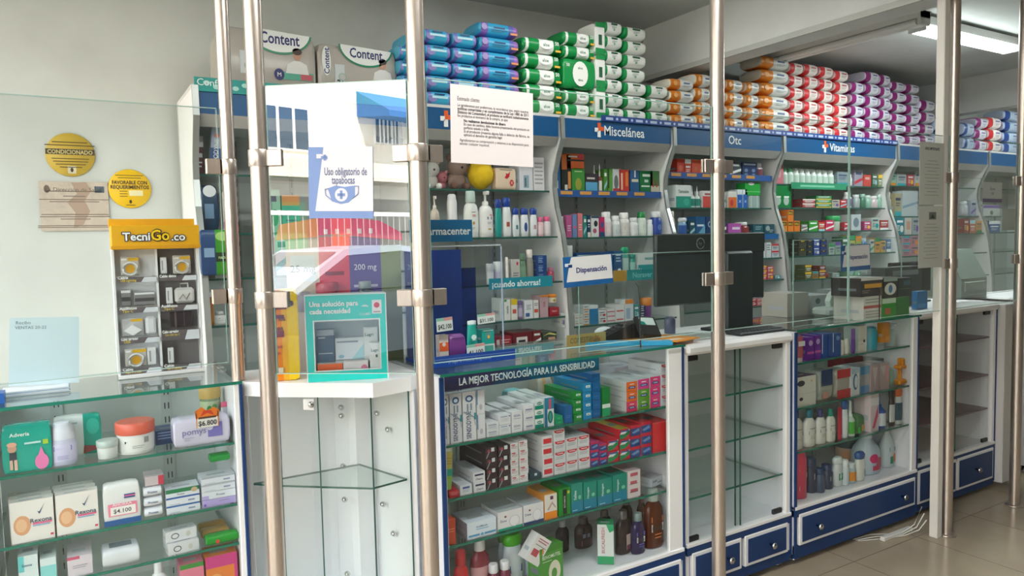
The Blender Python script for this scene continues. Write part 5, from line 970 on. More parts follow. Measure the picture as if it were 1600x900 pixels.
shelf('toothpaste counter, middle shelf', n, z, [
    (702, 718, 767, 'red small box', 'B', '#c42c38', [('l', .2, .7, .9, .16, 3, '#e08a90')]), (719, 738, 757, 'white and navy long box', 'B', '#d6d8e0', [('r', .2, .62, .8, .82, '#4a5a9a'), ('l', .2, .45, .8, .14, 2, '#a8acb8')]), (740, 759, 737, 'white box with navy oval', 'B', '#dcdae0', CLE, 2),
    (760, 778, 699, 'dark toothbrush box', 'B', '#3c2c34', DRK, 4, {'d': .2}), (779, 798, 696, 'dark toothbrush box', 'B', '#3a2e36', DRK, 4, {'d': .2}), (799, 811, 692, 'small white and red box', 'B', '#e0dcdc', COS, 5), (812, 826, 688, 'small white and red box', 'B', '#e2dede', COS, 5),
    (828, 846, 739, 'dark teal box with white hook', 'B', '#2c4450', [('r', .4, .6, .62, 1, '#d4dce0')], 1), (848, 865, 681, 'white box with red block', 'B', '#dedbdf', [('r', .12, .25, .9, .75, '#d4303c')], 4, {'d': .2}),
    (866, 884, 671, 'white toothpaste box', 'B', '#dcdade', COLG, 4, {'d': .2}), (885, 903, 684, 'white toothpaste box', 'B', '#dcdade', COLG, 3, {'d': .2}), (904, 922, 680, 'white toothpaste box', 'B', '#dcdade', COLG, 3, {'d': .2}),
    (923, 936, 690, 'navy and pink box', 'B', '#c83c7c', NAV, 3, {'d': .2}), (937, 949, 693, 'navy and pink box', 'B', '#c83c7c', NAV, 3, {'d': .2}), (950, 967, 686, 'green and red toothpaste box', 'B', '#cf2c3c', TRIP, 2, {'d': .2}), (968, 984, 670, 'green and red toothpaste box', 'B', '#cf2c3c', TRIP, 3, {'d': .2, 'top': '#b8a03c'}),
    (985, 1001, 664, 'navy and red toothpaste box', 'B', '#cf2c3c', NAV, 3, {'d': .2}), (1002, 1018, 659, 'navy and red toothpaste box', 'B', '#cf2c3c', NAV, 3, {'d': .2}), (1020, 1046, 659, 'large plain red box', 'B', '#d82c34', [('r', .9, .1, .96, .8, '#8fc8a0'), ('r', 0, .97, 1, 1, '#e8585c')], 1, {'d': .2})], d=.15)
pl = tubepack(.05, .17, '#cfc66a', '#e0dcd0', [('r', 0, .0, 1, .4, '#8fb85a'), ('r', 0, .4, 1, .6, '#2fa08c'), ('l', .1, .9, .9, .08, 3, '#c8a05a')], capdown=False)
put('tube', pl, (U(697, n, z + .06), n + .01, z + .012), 'yellow and green tube standing slanted at the left of the middle shelf', 'tube', tilt=(0, math.radians(7), 0))
z = .49
DOVE = lambda c: [('r', 0, 0, 1, .14, c), ('t', 'Dove', .22, .52, .17, '#4a5a8c', .3), ('e', .3, .72, .05, .05, '#8a4a3c'), ('e', .66, .42, .22, .3, '#c8c4ce'), ('e', .66, .42, .19, .27, '#eae6ea')]
SAL = lambda t: [('r', 0, 0, 1, .38, '#127fa0'), ('v', t, .32, .6, .3 if t == 'Sallex' else .2, '#dff0f2', .6), ('e', .72, .5, .13, .07, '#7cc8a8'), ('r', .1, .06, .5, .09, '#a8d8ec')]
shelf('toothpaste counter, third shelf', n, z, [
    (694, 713, 812, 'red soap box', 'B', '#c8442c', [('l', .1, .6, .9, .1, 2, '#e08a70')], 1), (730, 776, 813, 'white soap box with blue band', 'B', '#dde4f0', [('t', 'AcidMantle', .5, .68, .17, '#5a7a9c', .6), ('r', .3, .5, .74, .54, '#6ab0d8'), ('r', .04, .13, .98, .25, '#5a9cc8'), ('e', .5, .19, .09, .12, '#dde4f0'), ('e', .5, .19, .06, .09, '#7ab0d0')], 1, {'side': '#a4a0b0'}),
    (778, 817, 797, 'white soap box with green base', 'B', '#e4dfe2', DOVE('#1f9a80'), 1, {'top': '#b8bcc0'}), (818, 850, 787, 'white soap box with navy base', 'B', '#e2dee2', DOVE('#2a4676'), 1, {'top': '#b0b8c0'}), (851, 871, 772, 'orange and white cream box', 'B', '#e6dcd4', [('r', 0, 0, 1, .3, '#ee8c24'), ('r', .45, .78, .7, .92, '#6a3a5c'), ('p', [(.2, .4), (.6, .7), (.9, .45), (.85, .4), (.6, .6), (.3, .36)], '#b89a98')], 1, {'side': '#e8943c', 'top': '#e8a048'}),
    (873, 892, 763, 'green box with dark strip', 'B', '#1a8a30', [('r', .35, .04, .68, .96, '#1c2420'), ('v', 'RITHMOS', .5, .5, .2, '#c8d0cc', .8), ('e', .84, .84, .1, .06, '#d8c83c')]),
    (893, 911, 755, 'teal box with large upright word', 'B', '#0f8c7c', SAL('Sallex')), (912, 933, 752, 'teal box with small upright word', 'B', '#0f8c7c', SAL('Hexagen')), (934, 957, 748, 'teal box with small upright word', 'B', '#0e8a7a', SAL('Hexagen')), (958, 980, 741, 'teal box with small upright word', 'B', '#0e8a7a', SAL('Hexagen')), (981, 1001, 735, 'cream box with pink lines', 'B', '#dccfd0', [('l', .2, .8, .8, .3, 3, '#c05a6c'), ('r', .15, .5, .8, .52, '#555'), ('r', .15, .2, .8, .22, '#555')]),
    ], d=.12)
put('product_box', box_of(.075, .13, .035, '#c8ccd4', [('r', .1, .5, .5, .7, '#8a8f9c'), ('r', .55, .3, .95, .4, '#6a6f7c')]), (U(1024, n + .06, .50), n + .05, .491), 'white flat carton lying at the right end of the third toothpaste shelf', 'box', .25)
for nn_, xx_, dz_ in ((1, 724, .02), ):
    pass
z = .253; MW = ('V', 'mouth')
def bt(x0, x1, yt, n_, desc, st, col, cap, lab=None, ops=(), clear=False, nm='bottle'):
    u0, u1 = fit(U(x0, n_, z + .1), U(x1, n_, z + .1), n_); w_ = u1 - u0; u = (u0 + u1) / 2; h = Z(yt, u, n_) - z
    put(nm, bottle(w_, h, st, col, cap, lab, ops, clear), (u, n_ + .004, z + .0005), desc, {'can': 'spray can'}.get(st, 'bottle'))
LIS = lambda c, c2: [('r', .0, .78, 1, 1, c2), ('r', 0, .42, 1, .72, '#d8dcd8'), ('t', 'LISTERINE', .5, .57, .2, '#1c2a24', .9), ('l', .2, .3, .8, .12, 2, c2)]
bt(713, 737, 864, n, 'red plastic bottle at the lower left of the toothpaste counter floor', 'shampoo', '#cc2c34', '#c03038', None)
bt(741, 771, 846, n + .03, 'pink mouthwash bottle with tall white cap on the counter floor', 'mouth', '#a83c54', '#dcd8dc', '#c89498', (), True)
bt(768, 784, 885, n - .005, 'first small pink bottle with white cap before the mouthwash', 'round', '#8c3c58', '#e0dce0', None, (), True)
bt(786, 802, 880, n, 'second small pink bottle with white cap beside the green capped white bottle', 'round', '#8c3c58', '#e0dce0', None, (), True)
bt(792, 823, 838, n + .075, 'white mouthwash bottle with bright green cap and blue label', 'hs', '#e0e6ee', '#48b81c', '#e4e8ee', [('r', .0, .15, 1, .5, '#2c4c94'), ('t', 'VITIS', .5, .32, .24, '#e8eef8', .8)])
bt(782, 799, 835, n + .17, 'white bottle with dark green cap behind the bright green capped one', 'hs', '#b8c4d0', '#3a8a2a', '#c8d0dc')
bt(826, 840, 862, n + .08, 'pale blue bottle behind the tilted carton', 'round', '#b4c8d4', '#cad6dc', '#c8d4dc')
pl = box_of(.11, .07, .14, '#4f9a3c', [('r', .0, .86, 1, 1, '#3f8a2c'), ('t', 'BENOMUTEL', .5, .74, .13, '#e4ecdc', .8), ('e', .62, .3, .26, .3, '#e8e2cc'), ('e', .6, .26, .12, .14, '#5a9a44'), ('l', .1, .62, .5, .05, 1, '#c8dcc0')])
put('product_box', pl, (U(861, n + .0, .3), n - .005, z), 'large green box on the floor of the toothpaste counter', 'box', .12)
pl = box_of(.07, .045, .10, '#e4dfe0', [('r', .18, .25, .6, .5, '#b84a54'), ('e', .75, .5, .14, .12, '#e08a4a'), ('l', .2, .86, .9, .09, 2, '#b8606c'), ('l', .15, .64, .9, .06, 1, '#777')])
put('product_box', pl, (U(831, n, .39) - .01, n - .01, z + .10), 'white and red carton tilted against the large green box', 'box', tilt=(0, math.radians(38), 0))
bt(874, 893, 816, n + .18, 'dark violet mouthwash bottle with pale cap at the back', 'mouth', '#2c2440', '#b8b4bc', None, (), True)
bt(905, 931, 812, n + .16, 'dark brown bottle with wine lower label at the back', 'mouth', '#3a2a30', '#4a3c40', None, [('r', 0, 0, 1, .4, '#8a3a5c'), ('r', .1, .6, .8, .9, '#6a7080')], True)
bt(940, 960, 800, n + .19, 'dark mouthwash bottle behind the white and green box', 'mouth', '#33282c', '#5a5458', None, (), True)
pl = box_of(.062, .062, .155, '#dfe0e0', [('r', 0, 0, 1, .2, '#1f9a62'), ('v', 'BUCALFRESH', .35, .6, .28, '#c06a78', .7), ('p', [(.55, 1), (1, 1), (1, .86), (.75, .8)], '#22a06a')], '#e4e2e0', '#1f9a62')
put('product_box', pl, (U(949, n, .3), n + .01, z), 'white and green tall carton standing turned among the mouthwash bottles', 'box', math.radians(-38))
bt(969, 991, 800, n + .03, 'brown bottle with cream side label right of the turned carton', 'mouth', '#3c2c2e', '#6a6264', None, [('r', .45, .0, 1, .8, '#c8b0a8'), ('r', .5, 0, 1, .25, '#7a3a54')], True)
bt(975, 993, 778, n + .15, 'dark bottle with grey-green cap at the back right', 'mouth', '#40322e', '#7c8a86', None, (), True)
bt(993, 1013, 804, n + .0, 'purple mouthwash bottle with grey cap and white label', 'mouth', '#33285c', '#7c8c8c', None, LIS('#33285c', '#6a5ac0'), True)
bt(1000, 1020, 775, n + .14, 'amber bottle behind the purple mouthwash', 'mouth', '#5a2c24', '#8a5a4c', None, [('e', .5, .5, .3, .2, '#a86a54')], True)
bt(1015, 1044, 768, n + .005, 'large amber mouthwash bottle at the right end', 'mouth', '#6a3018', '#a8b0aa', None, LIS('#6a3018', '#d87844'), True)
# printed strip under the glass top
t0, t1 = U(686, NF + .016, 1.045), U(936, NF + .016, 1.045)
m = MB(); m.box(0, (t1 - t0) * .45, 0, .002, 0, .05, C('#34305a')); m.box((t1 - t0) * .45, t1 - t0, 0, .002, 0, .05, C('#0f6284')); m.poly([((t1 - t0) * .3, 0), ((t1 - t0) * .55, 0), ((t1 - t0) * .45, .05), ((t1 - t0) * .38, .05)], -.0004, C('#224a70'))
m.text('LA MEJOR TECNOLOGÍA PARA LA SENSIBILIDAD', (t1 - t0) * .54, .026, .034, -.0009, C('#e4ecf0'), (t1 - t0) * .86, bold=.02)
o = m.build('printed_strip'); o.location = (t0, NF + .016, 1.014); tag(o, 'blue strip reading LA MEJOR TECNOLOGÍA PARA LA SENSIBILIDAD under the counter glass', 'printed strip')
# ================================================================ goods in the lotion counter (right)
n = NF + .04; z = .917
shelf('lotion counter, top shelf', n, z, [
    (1247, 1260, 527, 'pink and white tube', 'T', '#c8646c', '#e4dcdc', [('r', 0, .7, 1, 1, '#e8e4e4')]), (1261, 1272, 527, 'purple deodorant box', 'B', '#6a2c94', [('e', .5, .75, .3, .12, '#c8a8dc'), ('r', 0, .28, 1, .38, '#cc5aa8')]), (1273, 1283, 524, 'purple deodorant box', 'B', '#6a2c94', [('e', .5, .75, .3, .12, '#c8a8dc'), ('r', 0, .28, 1, .38, '#cc5aa8')]),
    (1284, 1293, 522, 'blue box with white edge', 'B', '#1c4c9c', [('r', 0, .2, .15, 1, '#d8e0ec')]), (1294, 1303, 521, 'blue box with white edge', 'B', '#1c4c9c', [('r', .8, .2, .95, 1, '#d8e0ec')]), (1304, 1314, 521, 'blue box with light oval', 'B', '#1f52a0', [('e', .5, .8, .3, .1, '#7ca0d0')]),
    (1316, 1323, 532, 'small white roll-on', 'V', 'rollon', '#dcd8cc', '#e4e0d8', None), (1324, 1331, 530, 'small white roll-on', 'V', 'rollon', '#dcd8cc', '#e4e0d8', None), (1333, 1340, 514, 'purple slim tube', 'T', '#7a4aa4', '#6a3c94'), (1341, 1354, 506, 'white lotion box with black dot', 'B', '#dcd8cc', [('e', .7, .42, .12, .06, '#2c3040'), ('l', .2, .3, .6, .06, 1, '#b8a8a0')], 1, {'side': '#a8b4ac'}),
    (1363, 1377, 511, 'turquoise cylinder can', 'V', 'can', '#14a0b8', '#1cb0c8', None), (1379, 1390, 503, 'orange cross shaped toothbrush holder', 'B', '#e08c1c', [('r', .4, .1, 1, .3, '#f0a030')], 1, {'d': .03, 'lift': .03}), (1393, 1407, 506, 'clear plastic bottle', 'V', 'pump', '#a8b8b8', '#d0dcdc', None)], d=.08)
z = .71
GILL = [('e', .5, .5, .3, .3, '#2c5a8c'), ('e', .56, .5, .2, .22, '#d0dce4'), ('r', 0, .8, 1, 1, '#a8c0d0')]
shelf('lotion counter, second shelf', n, z, [
    (1238, 1275, 588, 'white carton with black oval logo', 'B', '#dcd9cf', [('e', .36, .78, .16, .1, '#33363c'), ('r', 0, .42, 1, .43, '#b8b4a8'), ('e', .36, .25, .08, .06, '#444'), ('e', .8, .82, .04, .04, '#d8a860')], 1, {'top': '#5a3a60'}),
    (1281, 1303, 578, 'clear pack with navy top', 'P', [(0, '#a4a8a0'), (1.1, '#aaa')], [('r', .1, .5, .9, 1, '#1f3c68'), ('r', .2, .1, .6, .3, '#c89484')]), (1308, 1329, 577, 'red and clear pack', 'P', [(0, '#a8a49a'), (1.1, '#aaa')], [('r', 0, .7, 1, 1, '#c02830'), ('r', 0, 0, 1, .3, '#c02830')]),
    (1330, 1343, 575, 'white box with blue curl', 'B', '#d4dade', GILL), (1344, 1358, 572, 'teal and grey pack', 'B', '#8a8c90', [('r', 0, .7, 1, 1, '#1a7aa8'), ('r', 0, 0, 1, .3, '#2474ac')]), (1360, 1374, 570, 'taupe glove box', 'B', '#b09a9c', [('p', [(.2, .9), (.8, .9), (.5, .2)], '#c8b8b8')]), (1375, 1389, 567, 'taupe and pink glove box', 'B', '#b4a0a0', [('p', [(.3, .9), (1, .9), (1, .1)], '#d89aa0'), ('p', [(0, .9), (.6, .9), (.4, .5)], '#c8bcbc')]),
    (1391, 1399, 575, 'pale green pack', 'P', [(0, '#8aaa94'), (1.1, '#aaa')], ())], d=.1)
m = MB(); x, w_ = 0, .07
m.box(-.035, .035, 0, .04, .005, .03, C('#e89018', .4), .006); m.box(-.008, .008, .012, .03, .03, .10, C('#e89018', .4), .003); m.box(-.03, .03, 0, .04, .085, .105, C('#e89018', .4), .006); m.box(-.012, .012, .0, .03, .105, .14, C('#e89018', .4), .004)
put('toothbrush_holder', [('stand', m)], (U(1412, n, z + .05), n, z), 'orange plastic stand at the right end of second lotion counter shelf', 'holder')
shelf('lotion counter, rear of second shelf', n + .13, z, [(1320, 1348, 558, 'dark red carton', 'B', '#7c1c28', [('e', .3, .5, .15, .2, '#b06a70'), ('e', .7, .5, .15, .2, '#b06a70')]), (1352, 1395, 562, 'long grey carton', 'B', '#8a8c8c', None)], d=.1)
z = .507
LUB = lambda c: [('r', 0, .52, 1, .74, c), ('t', 'Lubriderm', .5, .9, .13, '#2c3444', .95), ('l', .15, .4, .85, .09, 3, '#b4b4b0')]
shelf('lotion counter, third shelf', n, z, [
    (1240, 1261, 637, 'white lotion bottle with purple label', 'V', 'lotion', '#dedbd2', '#2c2c64', '#dedbd2', LUB('#5a4a9c')), (1263, 1280, 641, 'white lotion bottle with teal label', 'V', 'lotion', '#dedbd2', '#1f7a94', '#dedbd2', LUB('#1f7a94')), (1281, 1296, 641, 'white lotion bottle with violet cap', 'V', 'lotion', '#dedbd2', '#3a3478', '#dedbd2', LUB('#4a3c94')), (1297, 1310, 640, 'white lotion bottle with green cap', 'V', 'lotion', '#dedbd2', '#0f9a84', '#dedbd2', LUB('#1fa08c')),
    (1312, 1319, 637, 'red tube', 'T', '#b82840', '#cc3448'), (1320, 1329, 626, 'white bottle with blue cap', 'V', 'hs', '#d4dade', '#2a5ca0', '#dce0e4'), (1331, 1340, 628, 'white green spray bottle', 'V', 'spray', '#b8c8b8', '#d8dcdc', '#4ab03c'), (1341, 1352, 648, 'green and amber pack', 'P', [(0, '#4a7a4c'), (1.1, '#222')], [('r', 0, .1, .3, .4, '#3ac832'), ('r', .5, .2, .9, .5, '#c89a5a')]),
    (1360, 1373, 612, 'pink and white detergent box', 'B', '#dcc8cc', [('p', [(.2, .1), (.9, .7), (.9, .4), (.5, .1)], '#d05a78'), ('r', 0, .7, 1, .9, '#e8e4e4')]), (1375, 1391, 606, 'blue and white spray detergent', 'V', 'spray', '#2450a0', '#1f6ab8', '#d8dce4', [('r', 0, .3, 1, .7, '#b83c50')]), (1394, 1402, 610, 'black bottle', 'V', 'hs', '#2c2226', '#221a1e', '#c8c8c8'), (1404, 1414, 604, 'orange topped bottle', 'V', 'hs', '#c8ccc8', '#d8642c', '#1f4a5c')], d=.09)
z = .272
bt(1249, 1268, 704, n, 'pink spray can with white diagonal sash at the left of lotion counter floor', 'can', '#d03c5c', '#c43858', None, [('p', [(0, .1), (1, .55), (1, .72), (0, .25)], '#d8dcdc'), ('r', 0, .8, 1, .84, '#d8a03c')], nm='spray_can')
bt(1269, 1284, 718, n + .02, 'navy bottle with white neck label beside the pink can', 'round', '#28304c', '#28385c', None, [('r', .2, .6, .9, 1, '#d4ccc4')])
bt(1283, 1294, 734, n, 'small navy bottle third from left on lotion counter floor', 'round', '#3a4c68', '#1f3c64', None)
bt(1295, 1307, 728, n + .01, 'small navy bottle with white square label on lotion counter floor', 'round', '#2c3450', '#1f3460', None, [('r', .2, .5, .9, .9, '#c8c8c8')])
bt(1309, 1322, 716, n + .01, 'white bottle with green label on lotion counter floor', 'hs', '#d4d8d8', '#e0e4e4', None, [('r', .1, .2, .9, .7, '#1f9070')])
bt(1323, 1331, 720, n, 'slim white bottle beside the green labelled one', 'round', '#c8d0d4', '#dcdfe0', None)
bt(1333, 1342, 725, n + .0, 'small bottle with orange label before the orange lidded jar', 'round', '#a8bcc4', '#c8d0d0', '#e08a2c')
bt(1344, 1357, 708, n - .002, 'white bottle with blue cap and dark figure', 'hs', '#dcdcd4', '#2c5a9c', None, [('e', .75, .35, .1, .3, '#333a44')])
bt(1330, 1352, 683, n + .14, 'tan jar with dark teal lid at the back of lotion counter', 'jar', '#c8a890', '#1f4a5c', '#dc9c74')
bt(1356, 1387, 678, n + .02, 'large pale jug with pink print', 'jug', '#bccad6', '#c8d2da', None, [('e', .3, .75, .26, .28, '#d83c70'), ('e', .7, .4, .28, .4, '#cc5a74'), ('r', .2, .0, .6, .3, '#d84464')])
bt(1388, 1413, 668, n + .04, 'large pale jug with green and orange print', 'jug', '#c4ced4', '#d0d8dc', None, [('r', .1, .75, .9, 1, '#1f8c88'), ('r', .1, .5, .8, .7, '#e4d8d8'), ('e', .7, .35, .26, .3, '#e07848'), ('r', .15, .0, .5, .45, '#158a6c')])
# ================================================================ goods in the left counter
n = NL + .04; z = .876
pl = pillow(.118, .06, .135, [(0, '#15a594'), (1.1, '#111')], [('t', 'Adveria', .36, .82, .11, '#e6f4f2', .5), ('e', .2, .54, .09, .09, '#c89a84'), ('e', .2, .62, .1, .05, '#e0a890'), ('r', .14, .28, .28, .46, '#2a3840'), ('r', .14, .1, .2, .3, '#e0b8a4'), ('r', .23, .08, .29, .3, '#e0b8a4'), ('e', .78, .2, .14, .17, '#e87cb4'), ('p', [(.7, .3), (.86, .3), (.78, .52)], '#e87cb4'), ('r', .82, .56, .93, .66, '#a8cc3c'), ('r', .45, .6, .78, .64, '#b8e0dc')], 7, .2, .93, 14)
put('soft_pack', pl, (U(43, n, .93), n, z), 'turquoise clear wrapped pack with a dancing figure and pink drop', 'pack')
bt_ = bottle(.073, .125, 'rollon', '#c8c8e0', '#e2e2ee', '#d0cce8', [('r', 0, .62, 1, .9, '#7a72c0'), ('r', .1, .7, .6, .8, '#c8c4e8'), ('l', .2, .3, .8, .08, 3, '#9c98c8')])
put('deodorant', bt_, (U(98, n, .93), n, z), 'lilac roll-on deodorant with white rounded cap', 'deodorant')
pl = pillow(.125, .04, .125, [(0, '#dfe4e4'), (.62, '#17a08e')], [('e', .82, .7, .14, .2, '#2fb8a4'), ('p', [(.6, .05), (.95, .12), (.95, .2), (.62, .25)], '#8c3c40'), ('l', .1, .8, .5, .1, 2, '#a8b4b8')], 5, .3, .85, 6)
put('soft_pack', pl, (U(122, n + .1, .93), n + .10, z), 'white and teal pack standing behind the lilac deodorant', 'pack')
shelf('left counter, top shelf', n, z, [(152, 187, 691, 'low white jar with grey lid', 'V', 'jar', '#dfe0e0', '#b8c4c0', None), (184, 246, 663, 'white tub with coral lid', 'V', 'jar', '#e4e2e0', '#dc6450', '#e8e6e4', [('r', 0, .62, 1, .78, '#2f3f3c'), ('r', .05, .72, .95, .75, '#8ac0a8'), ('r', .8, .6, 1, 1, '#9a9c9c'), ('l', .3, .4, .8, .12, 2, '#a8a8a8')])])
put('product_box', box_of(.07, .08, .045, '#2a4678', [('l', .1, .8, .9, .2, 3, '#8aa0c4')]), (U(262, n + .09, .89), n + .09, z), 'navy blue box lying behind the coral lidded tub', 'box')
pl = pillow(.165, .08, .09, [(0, '#d8d2e8'), (1.1, '#111')], [('t', 'pomys', .36, .55, .3, '#8a84b4', .42), ('r', .6, .28, .86, .78, '#7f78c4'), ('e', .64, .66, .06, .14, '#d8d2e8'), ('l', .18, .32, .36, .08, 2, '#b8b0cc')], 8, .18, .8, 7)
put('wipes_pack', pl, (U(316, n, .92), n, z), 'lilac and white wipes pack under the orange price tag', 'wipes pack')
m = MB(); m.box(-.033, .033, 0, .002, 0, .048, C('#f2ece6')); m.rect(-.033, .0, -.030, .048, -.0006, C('#e88a3c')); m.rect(.030, .0, .033, .048, -.0006, C('#e88a3c'))
m.poly([(-.034, .03), (.034, .03), (.036, .05), (.02, .062), (.0, .052), (-.016, .066), (-.036, .054)], -.0006, C('#f07c28')); m.poly([(-.02, .036), (.0, .045), (.02, .036), (.012, .052), (-.01, .055)], -.0009, C('#d8402c'))
m.rect(-.026, .028, .026, .034, -.0012, C('#5a3a30')); m.text('$6.800', 0, .014, .022, -.0012, C('#2a2a34'), .054, bold=.02)
o = m.build('price_tag'); o.location = (U(324, n - .008, .965), n - .008, .935); tag(o, 'orange and white price tag reading $6.800 on the lilac wipes pack', 'price tag')
pl = bottle(.065, .10, 'jar', '#a8b898', '#c8a860', '#b8c4a0', [('e', .3, .4, .2, .3, '#3c8a44'), ('e', .7, .6, .2, .2, '#58a058'), ('e', .5, .2, .14, .16, '#2f7a3c')], True)
put('jar', pl, (U(330, n + .12, .99), n + .11, z + .06), 'glass jar with green leaves and gold lid behind the lilac wipes pack', 'jar')
put('product_box', box_of(.07, .07, .058, '#b4b8b8', None), (U(330, n + .12, .9), n + .105, z), 'grey carton carrying the leaf printed jar', 'box')
pl = tubepack(.03, .11, '#c8ccd0', '#d85a80', capdown=False); put('tube', pl, (U(352, n + .1, .95), n + .1, z), 'pale tube with pink cap in the left counter corner', 'tube')
z = .676
REX = [('e', .26, .42, .2, .24, '#dca078'), ('e', .24, .42, .13, .16, '#e8b890'), ('t', 'Rexona', .7, .5, .15, '#3a5068', .5), ('r', .5, .4, .95, .44, '#e8608c'), ('r', .5, .36, .9, .385, '#7aa8cc'), ('p', [(.62, .72), (.67, .64), (.8, .9), (.67, .7)], '#28507c'), ('r', .9, .08, .97, .13, '#d84a5c')]
for k, (x0, x1) in enumerate(((18, 87), (89, 156))):
    for j in range(3):
        u0, u1 = U(x0, n, z), U(x1, n, z); pl = cached(('rex', k), lambda: carton(u1 - u0 - .002, .036, .118, '#e9e2dc', REX))
        put('soap_box', pl, ((u0 + u1) / 2 - .004 * j, n + .038 * j, z + .0005), f'white and peach soap box, {ORD[j + 1]} from the front in {("left", "right")[k]} row', 'soap box', 0, 'peach soap boxes on the second shelf')
pl = pillow(.098, .05, .125, [(0, '#e6e4e4'), (1.1, '#111')], [('r', .0, .0, 1, .13, '#1c5c9c'), ('r', .12, .22, .9, .52, '#ee86a0'), ('r', .18, .24, .86, .44, '#f2ece8'), ('t', '$4.100', .5, .34, .14, '#3a3a48', .5), ('r', .56, .62, .86, .72, '#34508c'), ('r', .56, .66, .86, .69, '#e06a94'), ('t', 'AHORRA', .5, .5, .1, '#f8e8ec', .6)], 9, .3, .8, 5)
put('soft_pack', pl, (U(191, n, .73), n, z), 'white pouch with pink price label and blue base on the second shelf', 'pack')
PRO = [('r', .2, .25, .8, .55, '#dfe2ea'), ('t', 'Protex', .5, .5, .3, '#3a4c7c', .5)]
for k in range(3):
    pl = cached('protx', lambda: pillow(.052, .09, .031, [(0, '#e4e4ea'), (1.1, '#111')], [('t', 'Protex', .5, .55, .32, '#3a4c7c', .6)], 2, .3, .75, 3)); put('soap_bar', pl, (U(240, n, .7), n, z + .032 * k + .0005), f'white wrapped soap bar seen end on, {ORD[k + 1]} up in the left pile', 'soap bar', 0, 'white wrapped soap bars')
put('product_box', box_of(.052, .07, .028, '#c8b8bc', [('r', .7, 0, 1, 1, '#c83a50')]), (U(242, n, .78), n + .01, z + .098), 'grey and red small soap lying on top of the end-on soap bars', 'soap bar')
def barpile(x0, x1, yt, specs, where, dd=.07):
    u0, u1 = U(x0, n, z + .03), U(x1, n, z + .03); w_ = u1 - u0 - .003; u = (u0 + u1) / 2; h1 = (Z(yt, u, n) - z) / len(specs)
    for k, (dsc, ops) in enumerate(specs):
        put('soap_box', box_of(w_, dd, h1 - .001, '#dfe2ea', ops), (u, n, z + k * h1 + .0005), f'{dsc}, {ORD[k + 1]} up in {where}', 'soap box', rnd.uniform(-.03, .03))
sb = lambda c: [('r', 0, .8, 1, 1, c), ('r', .65, .3, .85, .5, '#8a96b4'), ('r', .1, .1, .4, .2, '#c0c4d0')]
barpile(259, 313, 762, [('white soap box with blue edge', sb('#3a6cb0')), ('white soap box with blue stripe', sb('#2c5ca8')), ('green and white soap box', [('r', 0, .5, 1, 1, '#1f7a4c'), ('t', 'Protex', .45, .3, .3, '#3a4c7c', .4), ('e', .85, .6, .1, .3, '#c8b090')])], 'the middle soap pile')
barpile(315, 369, 743, [('lilac soap box', [('r', 0, 0, 1, 1, '#b4a4dc'), ('e', .08, .3, .04, .2, '#7a5ab0'), ('l', .5, .6, .8, .2, 1, '#8a7ab0')]), ('white soap box with lilac edge', [('t', 'Protex', .55, .5, .4, '#3a4c7c', .4), ('r', 0, 0, .2, .5, '#b4a4dc')]), ('white soap box with faint print', sb('#b8bcc8')), ('white soap box', sb('#a8acb8'))], 'the right soap pile')
put('soap_box', pillow(.06, .05, .025, [(0, '#1f9a44'), (1.1, '#111')], (), 3, .3, .7, 3), (U(345, n + .0, .83), n + .01, z + .105 + .0305), 'green wrapped soap on top of the right soap pile', 'soap box')
z = .547
pl = pillow(.10, .09, .055, [(0, '#dcdde2'), (1.1, '#111')], [], 2, .3, .75, 4); pl[0][1].add([(-.03, .02, .0555), (.03, .02, .0555), (.03, .06, .0555), (-.03, .06, .0555)], [(0, 1, 2, 3)], C('#7c8894'))
put('soft_pack', pl, (U(190, n, .57), n, z), 'white rounded pack with grey label on the third shelf', 'pack')
for k, (x, dn, dz, l) in enumerate(((287, 0, 0, 'front'), (283, .05, 0, 'rear'), (284, .015, .036, 'upper'))):
    put('soap_box', box_of(.09, .045, .034, '#dcdcdf', [('e', .3, .5, .13, .28, '#4a4e54'), ('e', .3, .5, .1, .2, '#dcdcdf'), ('e', .72, .5, .07, .25, '#c8c4b8')]), (U(x, n + dn, .57), n + dn, z + dz + .0005), f'white soap box with dark oval mark, {l} one of the stack of three', 'soap box', .08)
pl = pillow(.10, .045, .033, [(0, '#1c9a30'), (1.1, '#111')], [('e', .35, .4, .06, .2, '#d84a3c')], 4, .18, .7, 3); put('soap_bar', pl, (U(348, n, .56), n, z), 'green shiny wrapped soap bar on the third shelf of the left counter', 'soap bar')
for k in range(2):
    pl = pillow(.085, .05, .03, [(0, '#b08a4c'), (1.1, '#111')], (), 4, .3, .6, 2.5); put('soap_bar', pl, (U(336 - 4 * k, n + .06 + .05 * k, .6), n + .055 + .055 * k, z + .004), f'tan wrapped soap bar, {("nearer", "farther")[k]} one behind the green bar', 'soap bar')
z = .547
shelf('left counter, third shelf', n, z, [(30, 62, 868, 'white and aqua soap bar', 'B', '#d8e4e4', [('r', 0, .5, .3, 1, '#6ac8c8'), ('t', 'Rexona', .45, .7, .12, '#4a6a80', .5)]), (64, 90, 872, 'white aqua carton', 'B', '#d4e0e0', [('r', 0, .0, 1, .7, '#8ad0d0')]), (106, 146, 868, 'pale pink carton', 'B', '#d8ccd4', [('r', 0, .85, .5, 1, '#c85a78'), ('l', .2, .5, .8, .1, 2, '#a8a0b0')]), ])
z = .36
